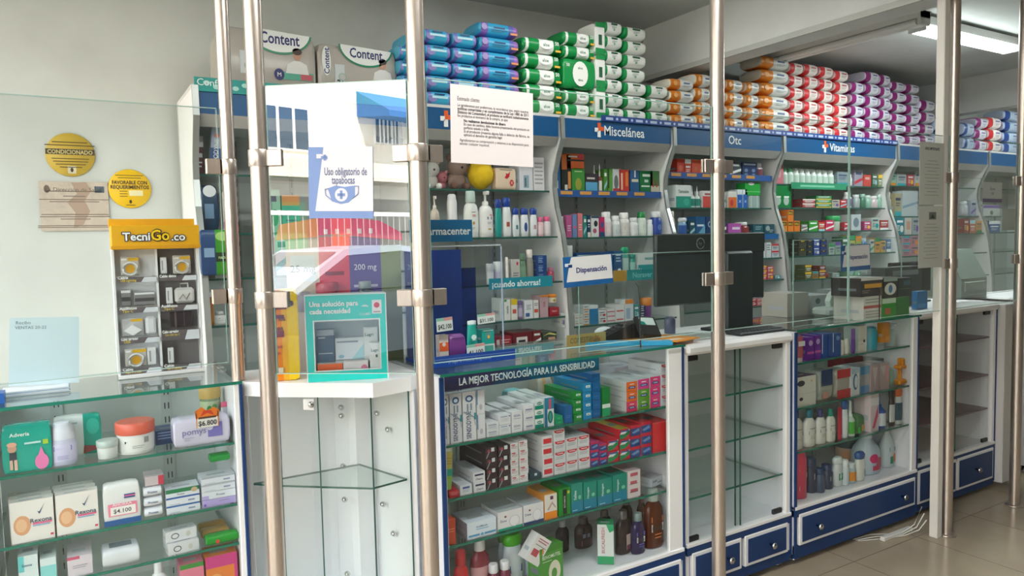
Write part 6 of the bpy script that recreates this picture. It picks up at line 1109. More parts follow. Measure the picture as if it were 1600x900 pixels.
shelf('left counter, bottom shelf', n, z, [(236, 268, 876, 'white round bottle', 'V', 'lotion', '#e0e0e4', '#e8e8ec', None),
    (284, 322, 880, 'pink carton with green top', 'B', '#e07c94', [('r', 0, .9, 1, 1, '#3c8a3c')]), (324, 374, 866, 'orange and magenta carton', 'B', '#e8823c', [('r', 0, .75, 1, 1, '#cc3c84'), ('r', .9, 0, 1, 1, '#cc3c84'), ('e', .3, .5, .2, .12, '#f0a868')])], d=.09)
# ================================================================ on the counters
ZT = 1.077
# phone accessory stand
t = thing('accessory_stand', 'white phone accessory stand with yellow header on the left counter', 'display stand', (.25, 2.69, ZT))
FW, FH = .245, .42
MB().box(-FW / 2 - .008, FW / 2 + .008, .045, .05, 0, FH + .01, C('#e4e4e8')).build('back_panel', t)
for sx in (-1, 1): MB().box(sx * (FW / 2 + .004) - .004, sx * (FW / 2 + .004) + .004, -.005, .05, 0, FH, WHITE, .001).build('side_panel', t)
MB().box(-.003, .003, 0, .045, 0, FH, WHITE).build('divider', t); MB().box(-FW / 2 - .008, FW / 2 + .008, -.02, .05, -.0005, .012, WHITE, .002).build('base', t)
MB().box(0.003, FW / 2, .043, .0448, .012, FH, C('#7a7476')).build('grey_backing', t)
m = MB(); m.box(-FW / 2 - .01, FW / 2 + .002, .02, .05, FH + .075, FH + .1, C('#f5b400')); m.box(-FW / 2 - .008, FW / 2 + .01, -.03, .05, FH, FH + .078, C('#f5b400'), .003); m.box(-FW / 2 - .009, FW / 2 + .011, -.034, -.03, FH + .002, FH + .012, C('#e8a400')); hd = m.build('header', t)
m = MB(); yb = -.0345
for dx, dz in ((-.0015, 0), (.0015, 0), (0, .0015), (0, -.0015)):
    m.text('Tecni', -.058 + dx, FH + .042 + dz, .036, yb, C('#4a3a4c'), .09, bold=.06); m.text('Go', .012 + dx, FH + .046 + dz, .048, yb, C('#4a3a4c'), .055, bold=.06); m.text('.co', .066 + dx, FH + .04 + dz, .036, yb, C('#4a3a4c'), .045, bold=.06)
m.text('Tecni', -.058, FH + .042, .036, yb - .001, C('#fff'), .09, bold=.025); m.text('Go', .012, FH + .046, .048, yb - .001, C('#ffd000'), .055, bold=.025); m.text('.co', .066, FH + .04, .036, yb - .001, C('#fff'), .045, bold=.025); m.build('lettering', hd)
RZ = [.315, .215, .115, .015]; LB = [('Cable', 'USB Lightning', 'Cable datos', ''), ('Audifonos', 'Tipo C', 'Audifonos', 'Tipo C'), ('Cubo cargador', 'USB', 'Cubo cargador', 'Con cable tipo C'), ('Cable', 'Tipo C a USB', 'Cable', 'Tipo C a Lightning')]
for r_, zz in enumerate(RZ):
    for c_ in range(2):
        xc = (-FW / 4, FW / 4)[c_]; tall = r_ == 2 and c_ == 1
        m = MB(); hh = .034 if tall else .018; m.box(xc - FW / 4 + .003, xc + FW / 4 - .003, -.008, -.005, zz - .002, zz - .002 + hh, C('#655c60')); m.poly([(xc + .012, zz - .002), (xc + FW / 4 - .003, zz - .002), (xc + FW / 4 - .003, zz + hh - .004), (xc + .022, zz + hh - .004)], -.0084, C('#dfe2ea'))
        if LB[r_][c_ * 2]: m.text(LB[r_][c_ * 2], xc - FW / 4 + .006, zz + (.024 if tall else .01), .013, -.009, C('#fff'), .05, ctr=False, bold=.03)
        if LB[r_][c_ * 2 + 1]: m.text(LB[r_][c_ * 2 + 1], xc - FW / 4 + .014, zz + (.014 if tall else .001), .011, -.009, C('#e8c85a'), .045, ctr=False, bold=.02)
        m.build('label_strip', t)
def acc(kind, x, zz, label, w_=.055, h_=.062):
    P = []
    if kind == 'coil':
        m = MB(); m.box(-w_ / 2, w_ / 2, 0, .012, 0, h_, C('#c8c4be', .3), .003); m.rect(-w_ / 2 + .022, h_ - .014, w_ / 2 - .002, h_ - .004, -.0006, C('#e8b828')); m.rect(-w_ / 2 + .003, h_ - .012, -w_ / 2 + .018, h_ - .006, -.0006, C('#f0f0f0')); m.ell(0, h_ * .36, .014, .014, -.0006, C('#d8a020')); P.append(('blister_pack', m))
        m = MB(); k = 26; pts = [((.021 + .002 * (i % 2)) * math.cos(2 * math.pi * i / 12), -.004 - .0001 * i, h_ * .36 + .021 * math.sin(2 * math.pi * i / 12)) for i in range(k)]; m.tube(pts, .0028, C('#eceaea'), 6); P.append(('cable_coil', m))
    elif kind == 'case':
        m = MB(); m.box(-w_ / 2, w_ / 2, 0, .018, 0, h_ * .75, C('#dcdad8', .3), .008); P.append(('case', m)); m = MB(); m.tube([(-.012, .009, h_ * .7), (-.012, .009, h_ * .95), (.012, .009, h_ * .95), (.012, .009, h_ * .7)], .003, C('#e6e6e6')); P.append(('handle', m))
        m = MB(); m.tube([(-.018, -.002, .014), (-.006, -.003, .03), (.004, -.002, .012), (.016, -.002, .034)], .0018, C('#8a8484'), 6); P.append(('earphone_cord', m))
    elif kind == 'dark': m = MB(); m.box(-w_ / 2, w_ / 2, 0, .015, 0, h_, C('#33292e', .2), .003); m.rect(-w_ * .3, 0, -w_ * .22, h_, -.0006, C('#6a5a60')); m.rect(.1 * w_, 0, .14 * w_, h_, -.0006, C('#5c4c52')); P.append(('pack', m))
    elif kind == 'silver': m = MB(); m.box(-w_ / 2, w_ / 2, 0, .015, 0, h_, C('#8a888a', .25), .003); m.rect(-w_ * .45, h_ * .3, w_ * .45, h_ * .55, -.0006, C('#4a484c')); m.rect(-w_ * .45, h_ * .8, w_ * .45, h_ * .95, -.0006, C('#e4e4e6')); P.append(('pack', m))
    elif kind == 'plug': m = MB(); m.box(-w_ / 2, w_ / 2, 0, .02, 0, h_, C('#e4e4e8', .3), .008); P.append(('charger', m))
    elif kind == 'diamond':
        m = MB(); m.box(-w_ / 2, w_ / 2, .004, .014, 0, h_, C('#c4c2c4', .3), .003); m.rect(-.004, h_ - .012, w_ / 2 - .003, h_ - .003, .0034, C('#e8b828')); P.append(('blister_pack', m)); m = MB(); m.prism([(-.026, .02), (0, .038), (.026, .02), (0, .003)], -.006, .004, C('#f0f0f2'), 'y'); P.append(('charger_cube', m))
    elif kind == 'slim': m = MB(); m.box(-w_ / 2, w_ / 2, 0, .012, 0, h_, C('#e8e8ec', .3), .002); m.rect(-w_ * .3, h_ * .2, -w_ * .1, h_ * .8, -.0006, C('#a8a4a8')); P.append(('pack', m))
    put('accessory_pack', P, (.25 + x, 2.69 + .008, ZT + zz), label, 'accessory pack')
acc('coil', -.078, .335, 'white coiled cable in yellow-tabbed blister, top left pocket of the stand'); acc('slim', .022, .337, 'white slim charger in the top right pocket of the stand', .02, .055); acc('coil', .078, .335, 'white coiled cable in yellow-tabbed blister, top right pocket of the stand')
acc('silver', -.095, .235, 'upright silver black pack in the second row of the stand', .03, .055); acc('silver', -.04, .235, 'wide silver black pack in the second row of the stand', .065, .045); acc('slim', .035, .235, 'slim white pack in the second right pocket of the stand', .02, .055); acc('case', .082, .235, 'white earphone case with handle in the second right pocket', .062, .07)
acc('diamond', -.08, .135, 'white charger cube blister in the third left pocket of the stand', .065, .06); acc('plug', -.026, .135, 'rounded white charger in the third left pocket of the stand', .032, .062); acc('dark', .068, .155, 'dark brown packs in the third right pocket of the stand', .07, .052)
acc('coil', -.075, .035, 'white coiled cable blister in the bottom left pocket of the stand', .065, .06); acc('slim', -.028, .035, 'white slim pack in the bottom left pocket of the stand', .026, .06); acc('slim', .03, .035, 'narrow white pack in the bottom right pocket of the stand', .018, .052)
# papers at the far left
t = thing('paper_stack', 'stack of white papers and envelopes on the left counter', 'papers', (U(55, 2.58, ZT), 2.56, ZT))
for k in range(4): MB().box(-.10 + .006 * k, .09 - .004 * (k % 2), 0, .1 - .003 * k, .004 * k, .004 * k + .0035, C(('#c4cfdc', '#dfe4ea', '#a8bcd4', '#e6ebf0')[k])).build('sheet_bundle', t)
m = MB(); m.box(-.09, .09, -.001, .001, 0, .205, C('#c9dbe2', .5)); D = C('#5c6c78'); m.text('Recibo', -.055, .19, .014, -.0016, D, .04); m.text('VENTAS 20-22', -.036, .175, .013, -.0016, D, .09)
o = m.build('paper_sheet'); o.location = (U(66, 2.6, 1.2), 2.62, ZT + .018); o.rotation_euler = (math.radians(-12), math.radians(3), 0); tag(o, 'pale blue sheet with handwriting leaning upright behind the paper stack', 'paper')
m = carton(.06, .06, .03, '#1f5aa8', []); put('product_box', m, (U(2, 2.5, ZT) - .02, 2.46, ZT), 'small blue box at the extreme left edge of the left counter', 'box')
# teal display box on the corner cabinet
ZC = 1.0665
ang = math.atan2(2.215 - 2.30, .86 - .628); t = thing('display_box', 'teal countertop display box reading Una solución para cada necesidad', 'display box', (.628, 2.297, ZC), ang)
TW, TH = .247, Z(461, .74, 2.25) - ZC; TL = C('#14d6cc', .35); WL = C('#eef4f4', .4)
w0, w1, h0, h1 = .025, TW - .022, .035, TH * .70
m = MB()
for (a, b2, c, d2) in ((0, TW, 0, h0), (0, TW, h1, TH), (0, w0, h0, h1), (w1, TW, h0, h1)): m.box(a, c and b2 if False else b2, 0, .003, c, d2, TL)
m.build('front_panel', t)
m = MB()
for (a, b2, c, d2) in ((w0 - .004, w1 + .004, h0 - .004, h0), (w0 - .004, w1 + .004, h1, h1 + .004), (w0 - .004, w0, h0, h1), (w1, w1 + .004, h0, h1), (-.003, 0, 0, TH), (TW, TW + .003, 0, TH), (-.003, TW + .003, TH, TH + .004)): m.box(a, b2, -.001, .003, c, d2, WL)
m.build('white_border', t)
m = MB(); m.text('Una solución para', .012, TH * .875, .022, -.0006, C('#fff'), .15, ctr=False, bold=.03); m.text('cada necesidad', .012, TH * .79, .022, -.0006, C('#fff'), .125, ctr=False, bold=.03); m.text('COLMED', .183, TH * .77, .011, -.0006, C('#c8f0ee'), .035, bold=.02); m.ell(.183, TH * .85, .012, .008, -.0006, C('#c8f0ee'), 12, 0, 180); m.rect(.205, TH * .77, .235, TH * .93, -.0006, C('#f4f0f0')); m.ell(.22, TH * .87, .009, .009, -.001, C('#d82c44')); m.rect(.209, TH * .785, .231, TH * .8, -.001, C('#b8a0a4')); m.build('lettering', t)
MB().box(0, .003, .003, .11, 0, TH - .02, C('#e0e8e8')).build('side_panel', t); MB().box(TW - .003, TW, .003, .11, 0, TH - .02, C('#e0e8e8')).build('side_panel', t); MB().box(0, TW, .11, .113, 0, TH, C('#c8ccce')).build('back_panel', t); MB().box(.003, TW - .003, .003, .11, 0, .004, C('#d8dcdc')).build('tray', t)
def inbox(x, y, z0, w_, h_, base, ops, label):
    ca, sa = math.cos(ang), math.sin(ang); put('medicine_box', box_of(w_, .03, h_, base, ops), (.628 + x * ca - y * sa, 2.297 + x * sa + y * ca, ZC + z0), label, 'box', ang)
inbox(.054, .045, .004, .055, TH * .57, '#1f4a66', [('r', 0, .88, 1, 1, '#b8c0c8'), ('l', .1, .5, .9, .04, 1, '#dfe8ee'), ('r', .1, .82, .5, .85, '#dfe8ee'), ('e', .78, .2, .1, .05, '#dfe8ee')], 'dark blue medicine box inside the teal display box')
inbox(.13, .045, .06, .09, .07, '#d9dfe4', [('r', .05, .78, .8, .86, '#8a929c'), ('p', [(.55, 0), (1, .7), (1, 0)], '#a8d4dc'), ('e', .2, .15, .1, .08, '#8fb8cc')], 'white medicine box with pale blue corner inside the teal display')
inbox(.13, .045, .004, .09, .054, '#c8ccd0', None, 'hidden grey carton under the pale blue cornered medicine box')
inbox(.198, .045, .004, .045, TH * .58, '#dfe2e2', [('t', 'Lagri', .4, .85, .09, '#3c6c62', .6), ('e', .72, .55, .1, .05, '#5c6a6a')], 'tall white box inside the teal display box')
inbox(.211, .010, .01, .036, TH * .38, '#e4e6e6', [('t', 'Lagri', .45, .78, .12, '#3c6c62', .7), ('e', .6, .6, .1, .05, '#3c6c62')], 'short white box in the front right of the teal display')
inbox(.068, .01, .004, .078, .05, '#e8e4e0', [('r', 0, .45, 1, 1, '#e8642c'), ('t', 'ibuprofeno', .4, .2, .2, '#5a4a4a', .6)], 'orange and white medicine box lying in front inside the teal display')
inbox(.148, .01, .004, .078, .054, '#e6dfe2', [('t', 'Cyclo', .4, .35, .34, '#a8848c', .6), ('e', .84, .5, .14, .3, '#e88aa8')], 'white and pink medicine box lying in front inside the teal display')
# yellow pouch
pl = pillow(.115, .05, Z(452, .565, 2.35) - ZC, [(0, '#f0a860'), (.25, '#f28a24'), (.55, '#f6b82c'), (.7, '#fad21e')], [('r', .15, .48, .6, .55, '#8a3a4a'), ('l', .15, .78, .7, .1, 2, '#7a3c50'), ('t', 'a de los', .4, .68, .07, '#5c3048', .5), ('t', 'niños', .4, .58, .07, '#5c3048', .5), ('l', .2, .36, .55, .07, 2, '#b8502c'), ('r', .15, .08, .55, .15, '#f2e4cc'), ('e', .82, .84, .06, .03, '#5c3048')], 6, .2, .92, 14)
put('food_pouch', pl, (.565, 2.372, ZC), 'tall yellow and orange pouch left of the teal display box', 'pouch', math.atan2(-.021, .079))
# farmacenter stand behind the face mask notice
t = thing('display_stand', 'cardboard display with coral and violet panels behind the mask notice', 'display stand', (.80, 2.52, ZC), -.25)
DW, DH = .33, .46
m = MB()
for a, b2, c in ((-.5, -.16, '#d8ccb8'), (-.16, .16, '#e0485c'), (.16, .5, '#5c4a94')): m.box(a * DW, b2 * DW, .06, .064, 0, DH, C(c))
m.box(.5 * DW, .72 * DW, .06, .064, 0, DH * .92, C('#8a9468')); m.build('back_panel', t)
m = MB(); m.rect(-.46 * DW, DH * .66, -.2 * DW, DH * .86, .0596, C('#c8d8d8')); m.text('25 mg', -.33 * DW, DH * .76, .035, .059, C('#3a4a54'), .1); m.text('200 mg', .33 * DW, DH * .76, .03, .059, C('#e4e0f0'), .08); m.rect(-.1 * DW, DH * .7, .1 * DW, DH * .73, .0596, C('#8c2438')); m.rect(.2 * DW, DH * .6, .46 * DW, DH * .62, .0596, C('#c8c0e0')); m.build('lettering', t)
m = MB(); pts = [(-.6 * DW, DH * .98), (-.55 * DW, DH * 1.1), (0, DH * 1.16), (.5 * DW, DH * 1.12), (.74 * DW, DH * 1.02), (.74 * DW, DH * .96), (0, DH * 1.02)]; m.prism(pts, .055, .06, C('#e83c74'), 'y'); m.prism([(-.6 * DW, DH * .98), (-.55 * DW, DH * 1.1), (-.16 * DW, DH * 1.145), (-.16 * DW, DH)], .054, .055, C('#f08a4c'), 'y')
for i in range(5): m.rect((-.1 + .12 * i) * DW, DH * 1.02, (-.06 + .12 * i) * DW, DH * 1.06, .0538, C('#f4dce4'))
m.build('top_arch', t)
m = MB(); m.box(-.2 * DW, .4 * DW, .056, .06, DH * 1.15, DH * 1.28, C('#e8dccc'), .0); m.text('farmacenter', .13 * DW, DH * 1.215, .03, .0552, C('#6a5c58'), .13, bold=.02); m.rect(-.17 * DW, DH * 1.2, -.09 * DW, DH * 1.23, .0552, C('#c8343c')); m.rect(-.14 * DW, DH * 1.17, -.12 * DW, DH * 1.26, .0549, C('#c8343c')); m.build('sign_card', t)
m = MB(); m.box(-.5 * DW, .5 * DW, -.03, .06, 0, .2, C('#e8dfd4')); m.rect(-.05 * DW, .14, .14 * DW, .19, -.0306, C('#e07890')); m.rect(.18 * DW, .14, .4 * DW, .19, -.0306, C('#b8c0dc')); m.build('tray', t)
def onstand(x, y, P, nm, lab, cat): a = -.25; put(nm, P, (.80 + x * math.cos(a) - y * math.sin(a), 2.52 + x * math.sin(a) + y * math.cos(a), ZC + .2), lab, cat, a)
onstand(-.03, -.02, bottle(.075, .1, 'jar', '#e6e0dc', '#c02c40', '#ece8e4', [('e', .55, .5, .25, .4, '#4a4448'), ('l', .4, .6, .72, .12, 2, '#c8c8c8')]), 'jar', 'white supplement jar with red lid on the coral and violet display', 'jar')
onstand(.10, -.02, bottle(.055, .1, 'round', '#26303a', '#8a9898', '#1f3a34', [('e', .5, .5, .2, .4, '#c8dcd0')]), 'bottle', 'dark glass supplement bottle on the coral and violet display', 'bottle')
onstand(-.11, .0, bottle(.05, .07, 'can', '#9a94a0', '#a8a4ac', None), 'jar', 'grey cylindrical pot at the left on the coral and violet display', 'jar')
# blue acrylic case on the central counter with farmacenter header
u0, u1 = 1.02, 1.312; t = thing('acrylic_case', 'clear and blue acrylic case with blue header card on the central counter', 'display case', (u0, 2.24, ZT)); CH = .405; CWd = u1 - u0
MB().box(0, CWd, 0, .2, 0, .012, C('#1c46a0', .2)).build('base', t)
MB().box(0, .004, 0, .2, .012, CH, G_ACR).build('side_sheet', t); MB().box(CWd - .004, CWd, 0, .2, .012, CH, G_ACR).build('side_sheet', t); MB().box(0, CWd, 0, .2, CH, CH + .004, G_ACR).build('top_sheet', t)
MB().box(.004, CWd * .78, .19, .196, .012, CH - .012, C('#1b3a86', .35)).build('blue_backing', t); MB().box(CWd * .78, CWd - .004, .19, .194, .012, CH * .8, G_BLUE).build('blue_backing', t)
m = MB()
for x in (.002, CWd - .002): m.box(x - .002, x + .002, -.002, .002, 0, CH + .004, C('#b8c4dc', .2))
m.box(0, CWd, -.002, .002, CH, CH + .005, C('#c4ccd8', .2)); m.build('front_edges', t)
m = MB(); m.box(-.0, CWd * 1.12, -.02, -.017, .0, .038, C('#1a48a0')); m.text('¡Haga la mezcla bogotana!', CWd * .5, .018, .016, -.0206, C('#8aa4d8'), .17); m.rect(0, .026, CWd * 1.12, .028, -.0206, C('#7a9ad8')); m.build('front_strip', t)
m = MB(); m.poly([(.055, .30), (.055, .335), (.07, .335), (.075, .327), (.07, .319), (.077, .31), (.07, .30)], .189, C('#d8c8a8')); m.build('paper_scrap', t)
a0 = U(640, 2.24, 1.55) - u0; a1 = U(738, 2.24, 1.55) - u0; zb_ = Z(377, 1.2, 2.24) - ZT; zt_ = Z(343, 1.2, 2.24) - ZT
m = MB(); m.box(a0, a1, 0, .004, zb_, zt_, C('#11689c'), .001); m.text('farmacenter', a1 - .092, (zb_ + zt_) / 2, .036, -.0006, C('#eef4f8'), .17, bold=.02); m.build('header_card', t)
def incase(x0, x1, yt, yb, P, nm, lab, cat, n_=2.26, rz=0):
    put(nm, P, (U((x0 + x1) / 2, n_, Z(yb, 1.15, n_)), n_, Z(yb, (U((x0 + x1) / 2, n_, 1.2)), n_)), lab, cat, rz)
incase(685, 704, 517, 562, box_of(.034, .03, .085, '#d8c8c0', [('r', 0, .35, 1, .7, '#e8602c'), ('e', .5, .62, .2, .08, '#e8d8d0')]), 'product_box', 'white and orange box under the price ticket in the acrylic case', 'box')
P = pillow(.065, .05, .085, [(0, '#7c3c8c'), (1.1, '#111')], [('r', .15, .82, .85, .86, '#5c2c74')], 7, .35, .6, 2.6); incase(701, 731, 515, 560, P, 'gift_pouch', 'purple gathered pouch in the acrylic case', 'pouch')
P = tubepack(.042, .088, '#16b0a4', '#e4e8ea', [('e', .55, .35, .3, .16, '#d8ecec'), ('l', .3, .16, .8, .06, 1, '#d8ecec')], capdown=False); incase(730, 750, 493, 540, P, 'tube', 'turquoise cream tube with white cap in the acrylic case', 'tube', 2.25)
put('product_box', box_of(.05, .04, .05, '#12a89c', [('r', .3, .3, .75, .85, '#5a9c98'), ('e', .55, .5, .1, .12, '#e8b83c'), ('r', .1, .9, .9, .97, '#d0ece8')]), (U(763, 2.26, 1.15), 2.262, ZT + .058), 'turquoise box with orange dot, upper one in the acrylic case', 'box')
put('product_box', box_of(.05, .04, .054, '#5cb0a0', [('r', .05, .9, .95, 1, '#d4e4e0'), ('r', .9, 0, 1, 1, '#d4e4e0'), ('r', .3, .4, .5, .5, '#d4ece8')]), (U(764, 2.26, 1.1), 2.262, ZT + .003), 'pale green box below the orange dotted one in the acrylic case', 'box')
for x0, x1, y0, y1, tx, lb in ((683, 708, 494, 518, '$42.100', 'left'), (747, 774, 488, 506, '$31.100', 'upper right'), (729, 757, 535, 557, '41.100', 'lower right')):
    a, b2 = U(x0, 2.236, 1.2), U(x1, 2.236, 1.2); h_ = (y1 - y0) * .0019; zz = Z(y1, (a + b2) / 2, 2.236)
    m = MB(); m.box(0, b2 - a, 0, .0015, 0, h_, C('#dfe4e4')); m.rect(0, h_ * .78, (b2 - a) * .45, h_, -.0006, C('#8ac8b4')); m.rect((b2 - a) * .45, h_ * .78, b2 - a, h_, -.0006, C('#dc9a98')); m.text(tx, (b2 - a) * .5, h_ * .35, h_ * .5, -.0006, C('#2a3038'), (b2 - a) * .85, bold=.02)
    o = m.build('price_ticket'); o.location = (a, 2.236, zz); o.rotation_euler = (0, -.05, 0); tag(o, f'{lb} handwritten price ticket reading {tx} in the acrylic case', 'price ticket')
# card terminal, brochures
u, nn_ = 1.99, 2.36
ut = U(1008, 2.30, 1.09)
t = thing('card_terminal', 'black card payment terminal lying on the central counter', 'card terminal', (ut, 2.30, ZT + .010), -.12)
m = MB(); m.prism([(-.19, 0), (-.185, .018), (-.06, .062), (.0, .066), (.05, .02), (.05, 0)], -.0, .075, BLACK, 'y'); m.build('housing', t)
m = MB(); m.box(-.052, .052, -.012, .012, 0, .105, C('#26262a', .3), .008); hd2 = m.build('head', t); hd2.location = (0, -.045, .004); hd2.rotation_euler = (math.radians(-42), math.radians(6), 0)
m = MB(); m.rect(-.036, .055, .036, .092, -.0128, C('#dfe8e8', .2)); m.poly([(-.036, .055), (-.01, .055), (-.016, .07), (-.036, .074)], -.0134, C('#1f9a84', .2)); m.build('screen', hd2)
m = MB()
for i in range(4):
    for j in range(3): m.box(-.17 + .026 * i, -.152 + .026 * i, .012 + .02 * j, .026 + .02 * j, .022 + .010 * i, .029 + .010 * i, C('#3c3c42'), .001)
m.build('keypad', t)
m = MB(); u_ = U(1001, 2.15, 1.08); m.tube([(0, 0, 0), (-.004, 0, .2), (-.008, 0, .235), (-.02, 0, .25)], .0028, C('#3c4042', .3), 8); o = m.build('metal_rod'); o.location = (u_, 2.15, ZT); tag(o, 'thin dark upright rod with bent tip standing before the card terminal', 'rod')
def sheet(name, pts, th, col, label, cat, ops=None):
    m = MB(); c = Vector((sum(p[0] for p in pts) / len(pts), sum(p[1] for p in pts) / len(pts), 0)); m.prism([(p[0] - c.x, p[1] - c.y) for p in pts], 0, th, C(col, .35))
    for (q, cc) in ops or (): m.add([(p[0] - c.x, p[1] - c.y, th + .0006) for p in q], [tuple(range(len(q)))], C(cc, .35))
    o = m.build(name); o.location = (c.x, c.y, ZT + .0005); tag(o, label, cat); return o
sheet('brochure', [(1.70, 2.40), (1.72, 2.30), (2.0, 2.11), (2.03, 2.16)], .014, '#2fa4d4', 'light blue folded brochure on the central counter', 'brochure', [([(1.74, 2.34), (1.76, 2.31), (1.98, 2.15), (1.99, 2.16)], '#bfe4f4')])
sheet('brochure', [(1.86, 2.34), (2.05, 2.13), (2.20, 2.16), (2.16, 2.33)], .003, '#f09a24', 'orange and white brochure sticking out at the counter end', 'brochure', [([(2.05, 2.17), (2.13, 2.17), (2.11, 2.2), (2.04, 2.2)], '#f4ece0')]).location.z = ZT + .006
m = MB(); m.box(0, .19, 0, .0025, 0, .05, C('#b49a5c')); m.text('COMESTIBLES', .085, .028, .03, -.0006, C('#5c5040'), .14); m.ell(.145, .02, .028, .016, -.0006, C('#c88a3c')); m.ell(.145, .02, .018, .01, -.001, C('#8a6a3c'))
o = m.build('label_card'); o.location = (U(886, 2.3, 1.09), 2.30, ZT + .001); tag(o, 'tan label card standing on the glass left of the brochures', 'card')
m = ballmesh('#d8dce2', 0, .025, .03, .0, 1.6, .8); put('paper_roll', [('roll', m)], (U(944, 2.45, 1.1), 2.45, ZT), 'crumpled white paper behind the blue brochure', 'paper')
# monitor, seen from behind
t = thing('computer_monitor', 'large dark monitor seen from behind on the white cabinet top', 'monitor', (2.52, 2.38, 1.067))
m = MB(); m.box(-.36, .33, 0, .022, .13, .445, C('#3a4244', .2), .006); m.build('screen_panel', t)
m = MB(); m.box(-.357, .327, -.006, 0, .355, .443, C('#343a3c', .4), .004); m.build('upper_cover', t)
m = MB(); m.box(.02, .2, -.05, 0, .0, .36, C('#343c3e', .3), .01); m.build('stand_column', t); m = MB(); m.box(-.04, .26, -.11, .06, 0, .012, C('#1c1e20', .3), .005); m.build('stand_base', t)
m = MB(); k = [(.024 * math.cos(a * .5236), -.0075, .4 + .024 * math.sin(a * .5236)) for a in range(13)]; m.tube([(p[0] - .1, p[1], p[2]) for p in k], .0018, C('#8a9090'), 6); m.text('hp', -.1, .402, .02, -.0075, C('#8a9090')); m.build('round_emblem', t)
t = thing('computer_keyboard', 'dark keyboard lying before the monitor on the white cabinet', 'keyboard', (2.62, 2.17, 1.067)); MB().box(-.17, .12, 0, .09, 0, .014, C('#2c3032'), .004).build('case', t)
m = MB()
for i in range(12):
    for j in range(4): m.box(-.163 + .0225 * i, -.145 + .0225 * i, .006 + .02 * j, .022 + .02 * j, .014, .018, C('#3c4244'))
m.build('keys', t)
o = sheet('paper_sheet', [(2.13, 2.36), (2.2, 2.2), (2.38, 2.2), (2.36, 2.38)], .006, '#c8ccc8', 'loose white papers on the white cabinet left of the monitor base', 'papers'); o.location.z = 1.068
put('pen_pot', bottle(.05, .075, 'can', '#5a5e78', '#4a4e68', None), (2.30, 2.42, 1.067), 'grey blue pot behind the papers on the white cabinet', 'pot')
# boxes on the lotion counter
def ontop(x0, x1, yt, yb, n_, base, ops, label, side=None, top=None, d=.16, zz=ZT):
    a, b2 = U(x0, n_, zz), U(x1, n_, zz); u = (a + b2) / 2; h = Z(yt, u, n_) - zz; put('product_box', box_of(b2 - a - .002, d, h, base, ops, side, top), (u, n_, zz), label, 'box')
    return zz + h
zz = ontop(1349, 1377, 463, 501, 2.12, '#dcdcd2', [('r', 0, .5, 1, .62, '#c8645c'), ('l', .1, .85, .9, .12, 2, '#9aa49c'), ('l', .1, .35, .9, .12, 3, '#a8aca4')], 'white carton with red stripe at the bottom of the counter top stack', side='#d4d4cc')
zz2 = ontop(1378, 1420, 465, 498, 2.12, '#1f9a24', [('r', 0, .75, .5, 1, '#c8e0c8'), ('r', .1, .2, .3, .5, '#b85a2c'), ('r', .5, 0, 1, 1, '#1c7a28')], 'green carton beside the red striped one on the lotion counter', top='#d0d8c8')
ontop(1345, 1379, 434, 463, 2.12, '#2c2226', [('r', 0, .86, 1, 1, '#dcdcd4'), ('r', .15, .45, .95, .68, '#e0a420'), ('l', .05, .3, .4, .1, 2, '#9a9490')], 'black and yellow carton on top of the red striped carton', zz=zz + .001, side='#2a2428', top='#dfe0d8')
ontop(1380, 1402, 434, 463, 2.12, '#28241f', [('e', .5, .45, .42, .3, '#e0e4dc'), ('e', .5, .45, .14, .2, '#2c7cb0'), ('r', 0, .82, 1, 1, '#9ab0a4')], 'black carton with white oval on the lotion counter stack', zz=zz2 + .001)
ontop(1403, 1424, 434, 462, 2.12, '#1f2c2c', [('r', .4, .6, .9, .85, '#3c6a74'), ('l', .1, .4, .9, .1, 1, '#5a7c3c')], 'dark carton at the right end of the lotion counter stack', zz=zz2 + .001)
ontop(1382, 1440, 417, 440, 2.33, '#2c3a40', [('l', .2, .8, .9, .3, 1, '#8a989c')], 'long dark carton behind the lotion counter stack', d=.08)
ontop(1230, 1263, 458, 487, 2.45, '#b8b4ac', [], 'plain grey beige carton on the back of the lotion counter'); ontop(1268, 1300, 461, 485, 2.45, '#a8acac', [('e', .3, .7, .12, .15, '#5a6468')], 'grey printer like carton beside the beige carton'); ontop(1318, 1345, 453, 480, 2.45, '#8c9296', [('r', .3, .7, .7, .95, '#3c4448')], 'grey carton with dark square behind the tissues')
t = thing('tissue_box', 'white tissue box with tissue sticking up on the lotion counter', 'tissue box', (U(1313, 2.35, ZT), 2.33, ZT)); MB().box(-.13, .10, 0, .1, 0, .045, C('#b4c0bc', .4), .012).build('box', t)
m = MB(); m.prism([(-.055, .045), (-.065, .075), (-.045, .11), (-.01, .13), (.03, .1), (.055, .085), (.06, .045)], .035, .065, C('#d0dcd8'), 'y'); m.build('tissue', t)
m = MB(); m.tube([(0, 0, 0), (0, 0, .14), (-.01, 0, .155)], .003, BLACK); o = m.build('metal_stand'); o.location = (U(1378, 2.1, ZT + .05) - .012, 2.105, ZT); tag(o, 'thin black wire standing before the black cartons', 'wire')
ontop(1433, 1449, 455, 476, 2.2, '#1c7cbc', [('r', .1, .1, .9, .3, '#3a94d0')], 'bright blue carton on the purple shelved cabinet', zz=1.088, d=.03)
t = thing('computer_monitor', 'black monitor behind the printed papers at the right', 'monitor', (4.22, 2.46, 1.088)); MB().box(-.2, .2, 0, .03, .05, .235, C('#15181a', .15), .006).build('screen_panel', t); MB().box(-.03, .03, .03, .05, 0, .15, BLACK, .004).build('stand_column', t); MB().box(-.1, .1, -.06, .09, 0, .012, BLACK, .004).build('stand_base', t)
t = thing('receipt_printer', 'pale grey printer on the cabinet between the last two posts', 'printer', (4.85, 2.55, 1.08))
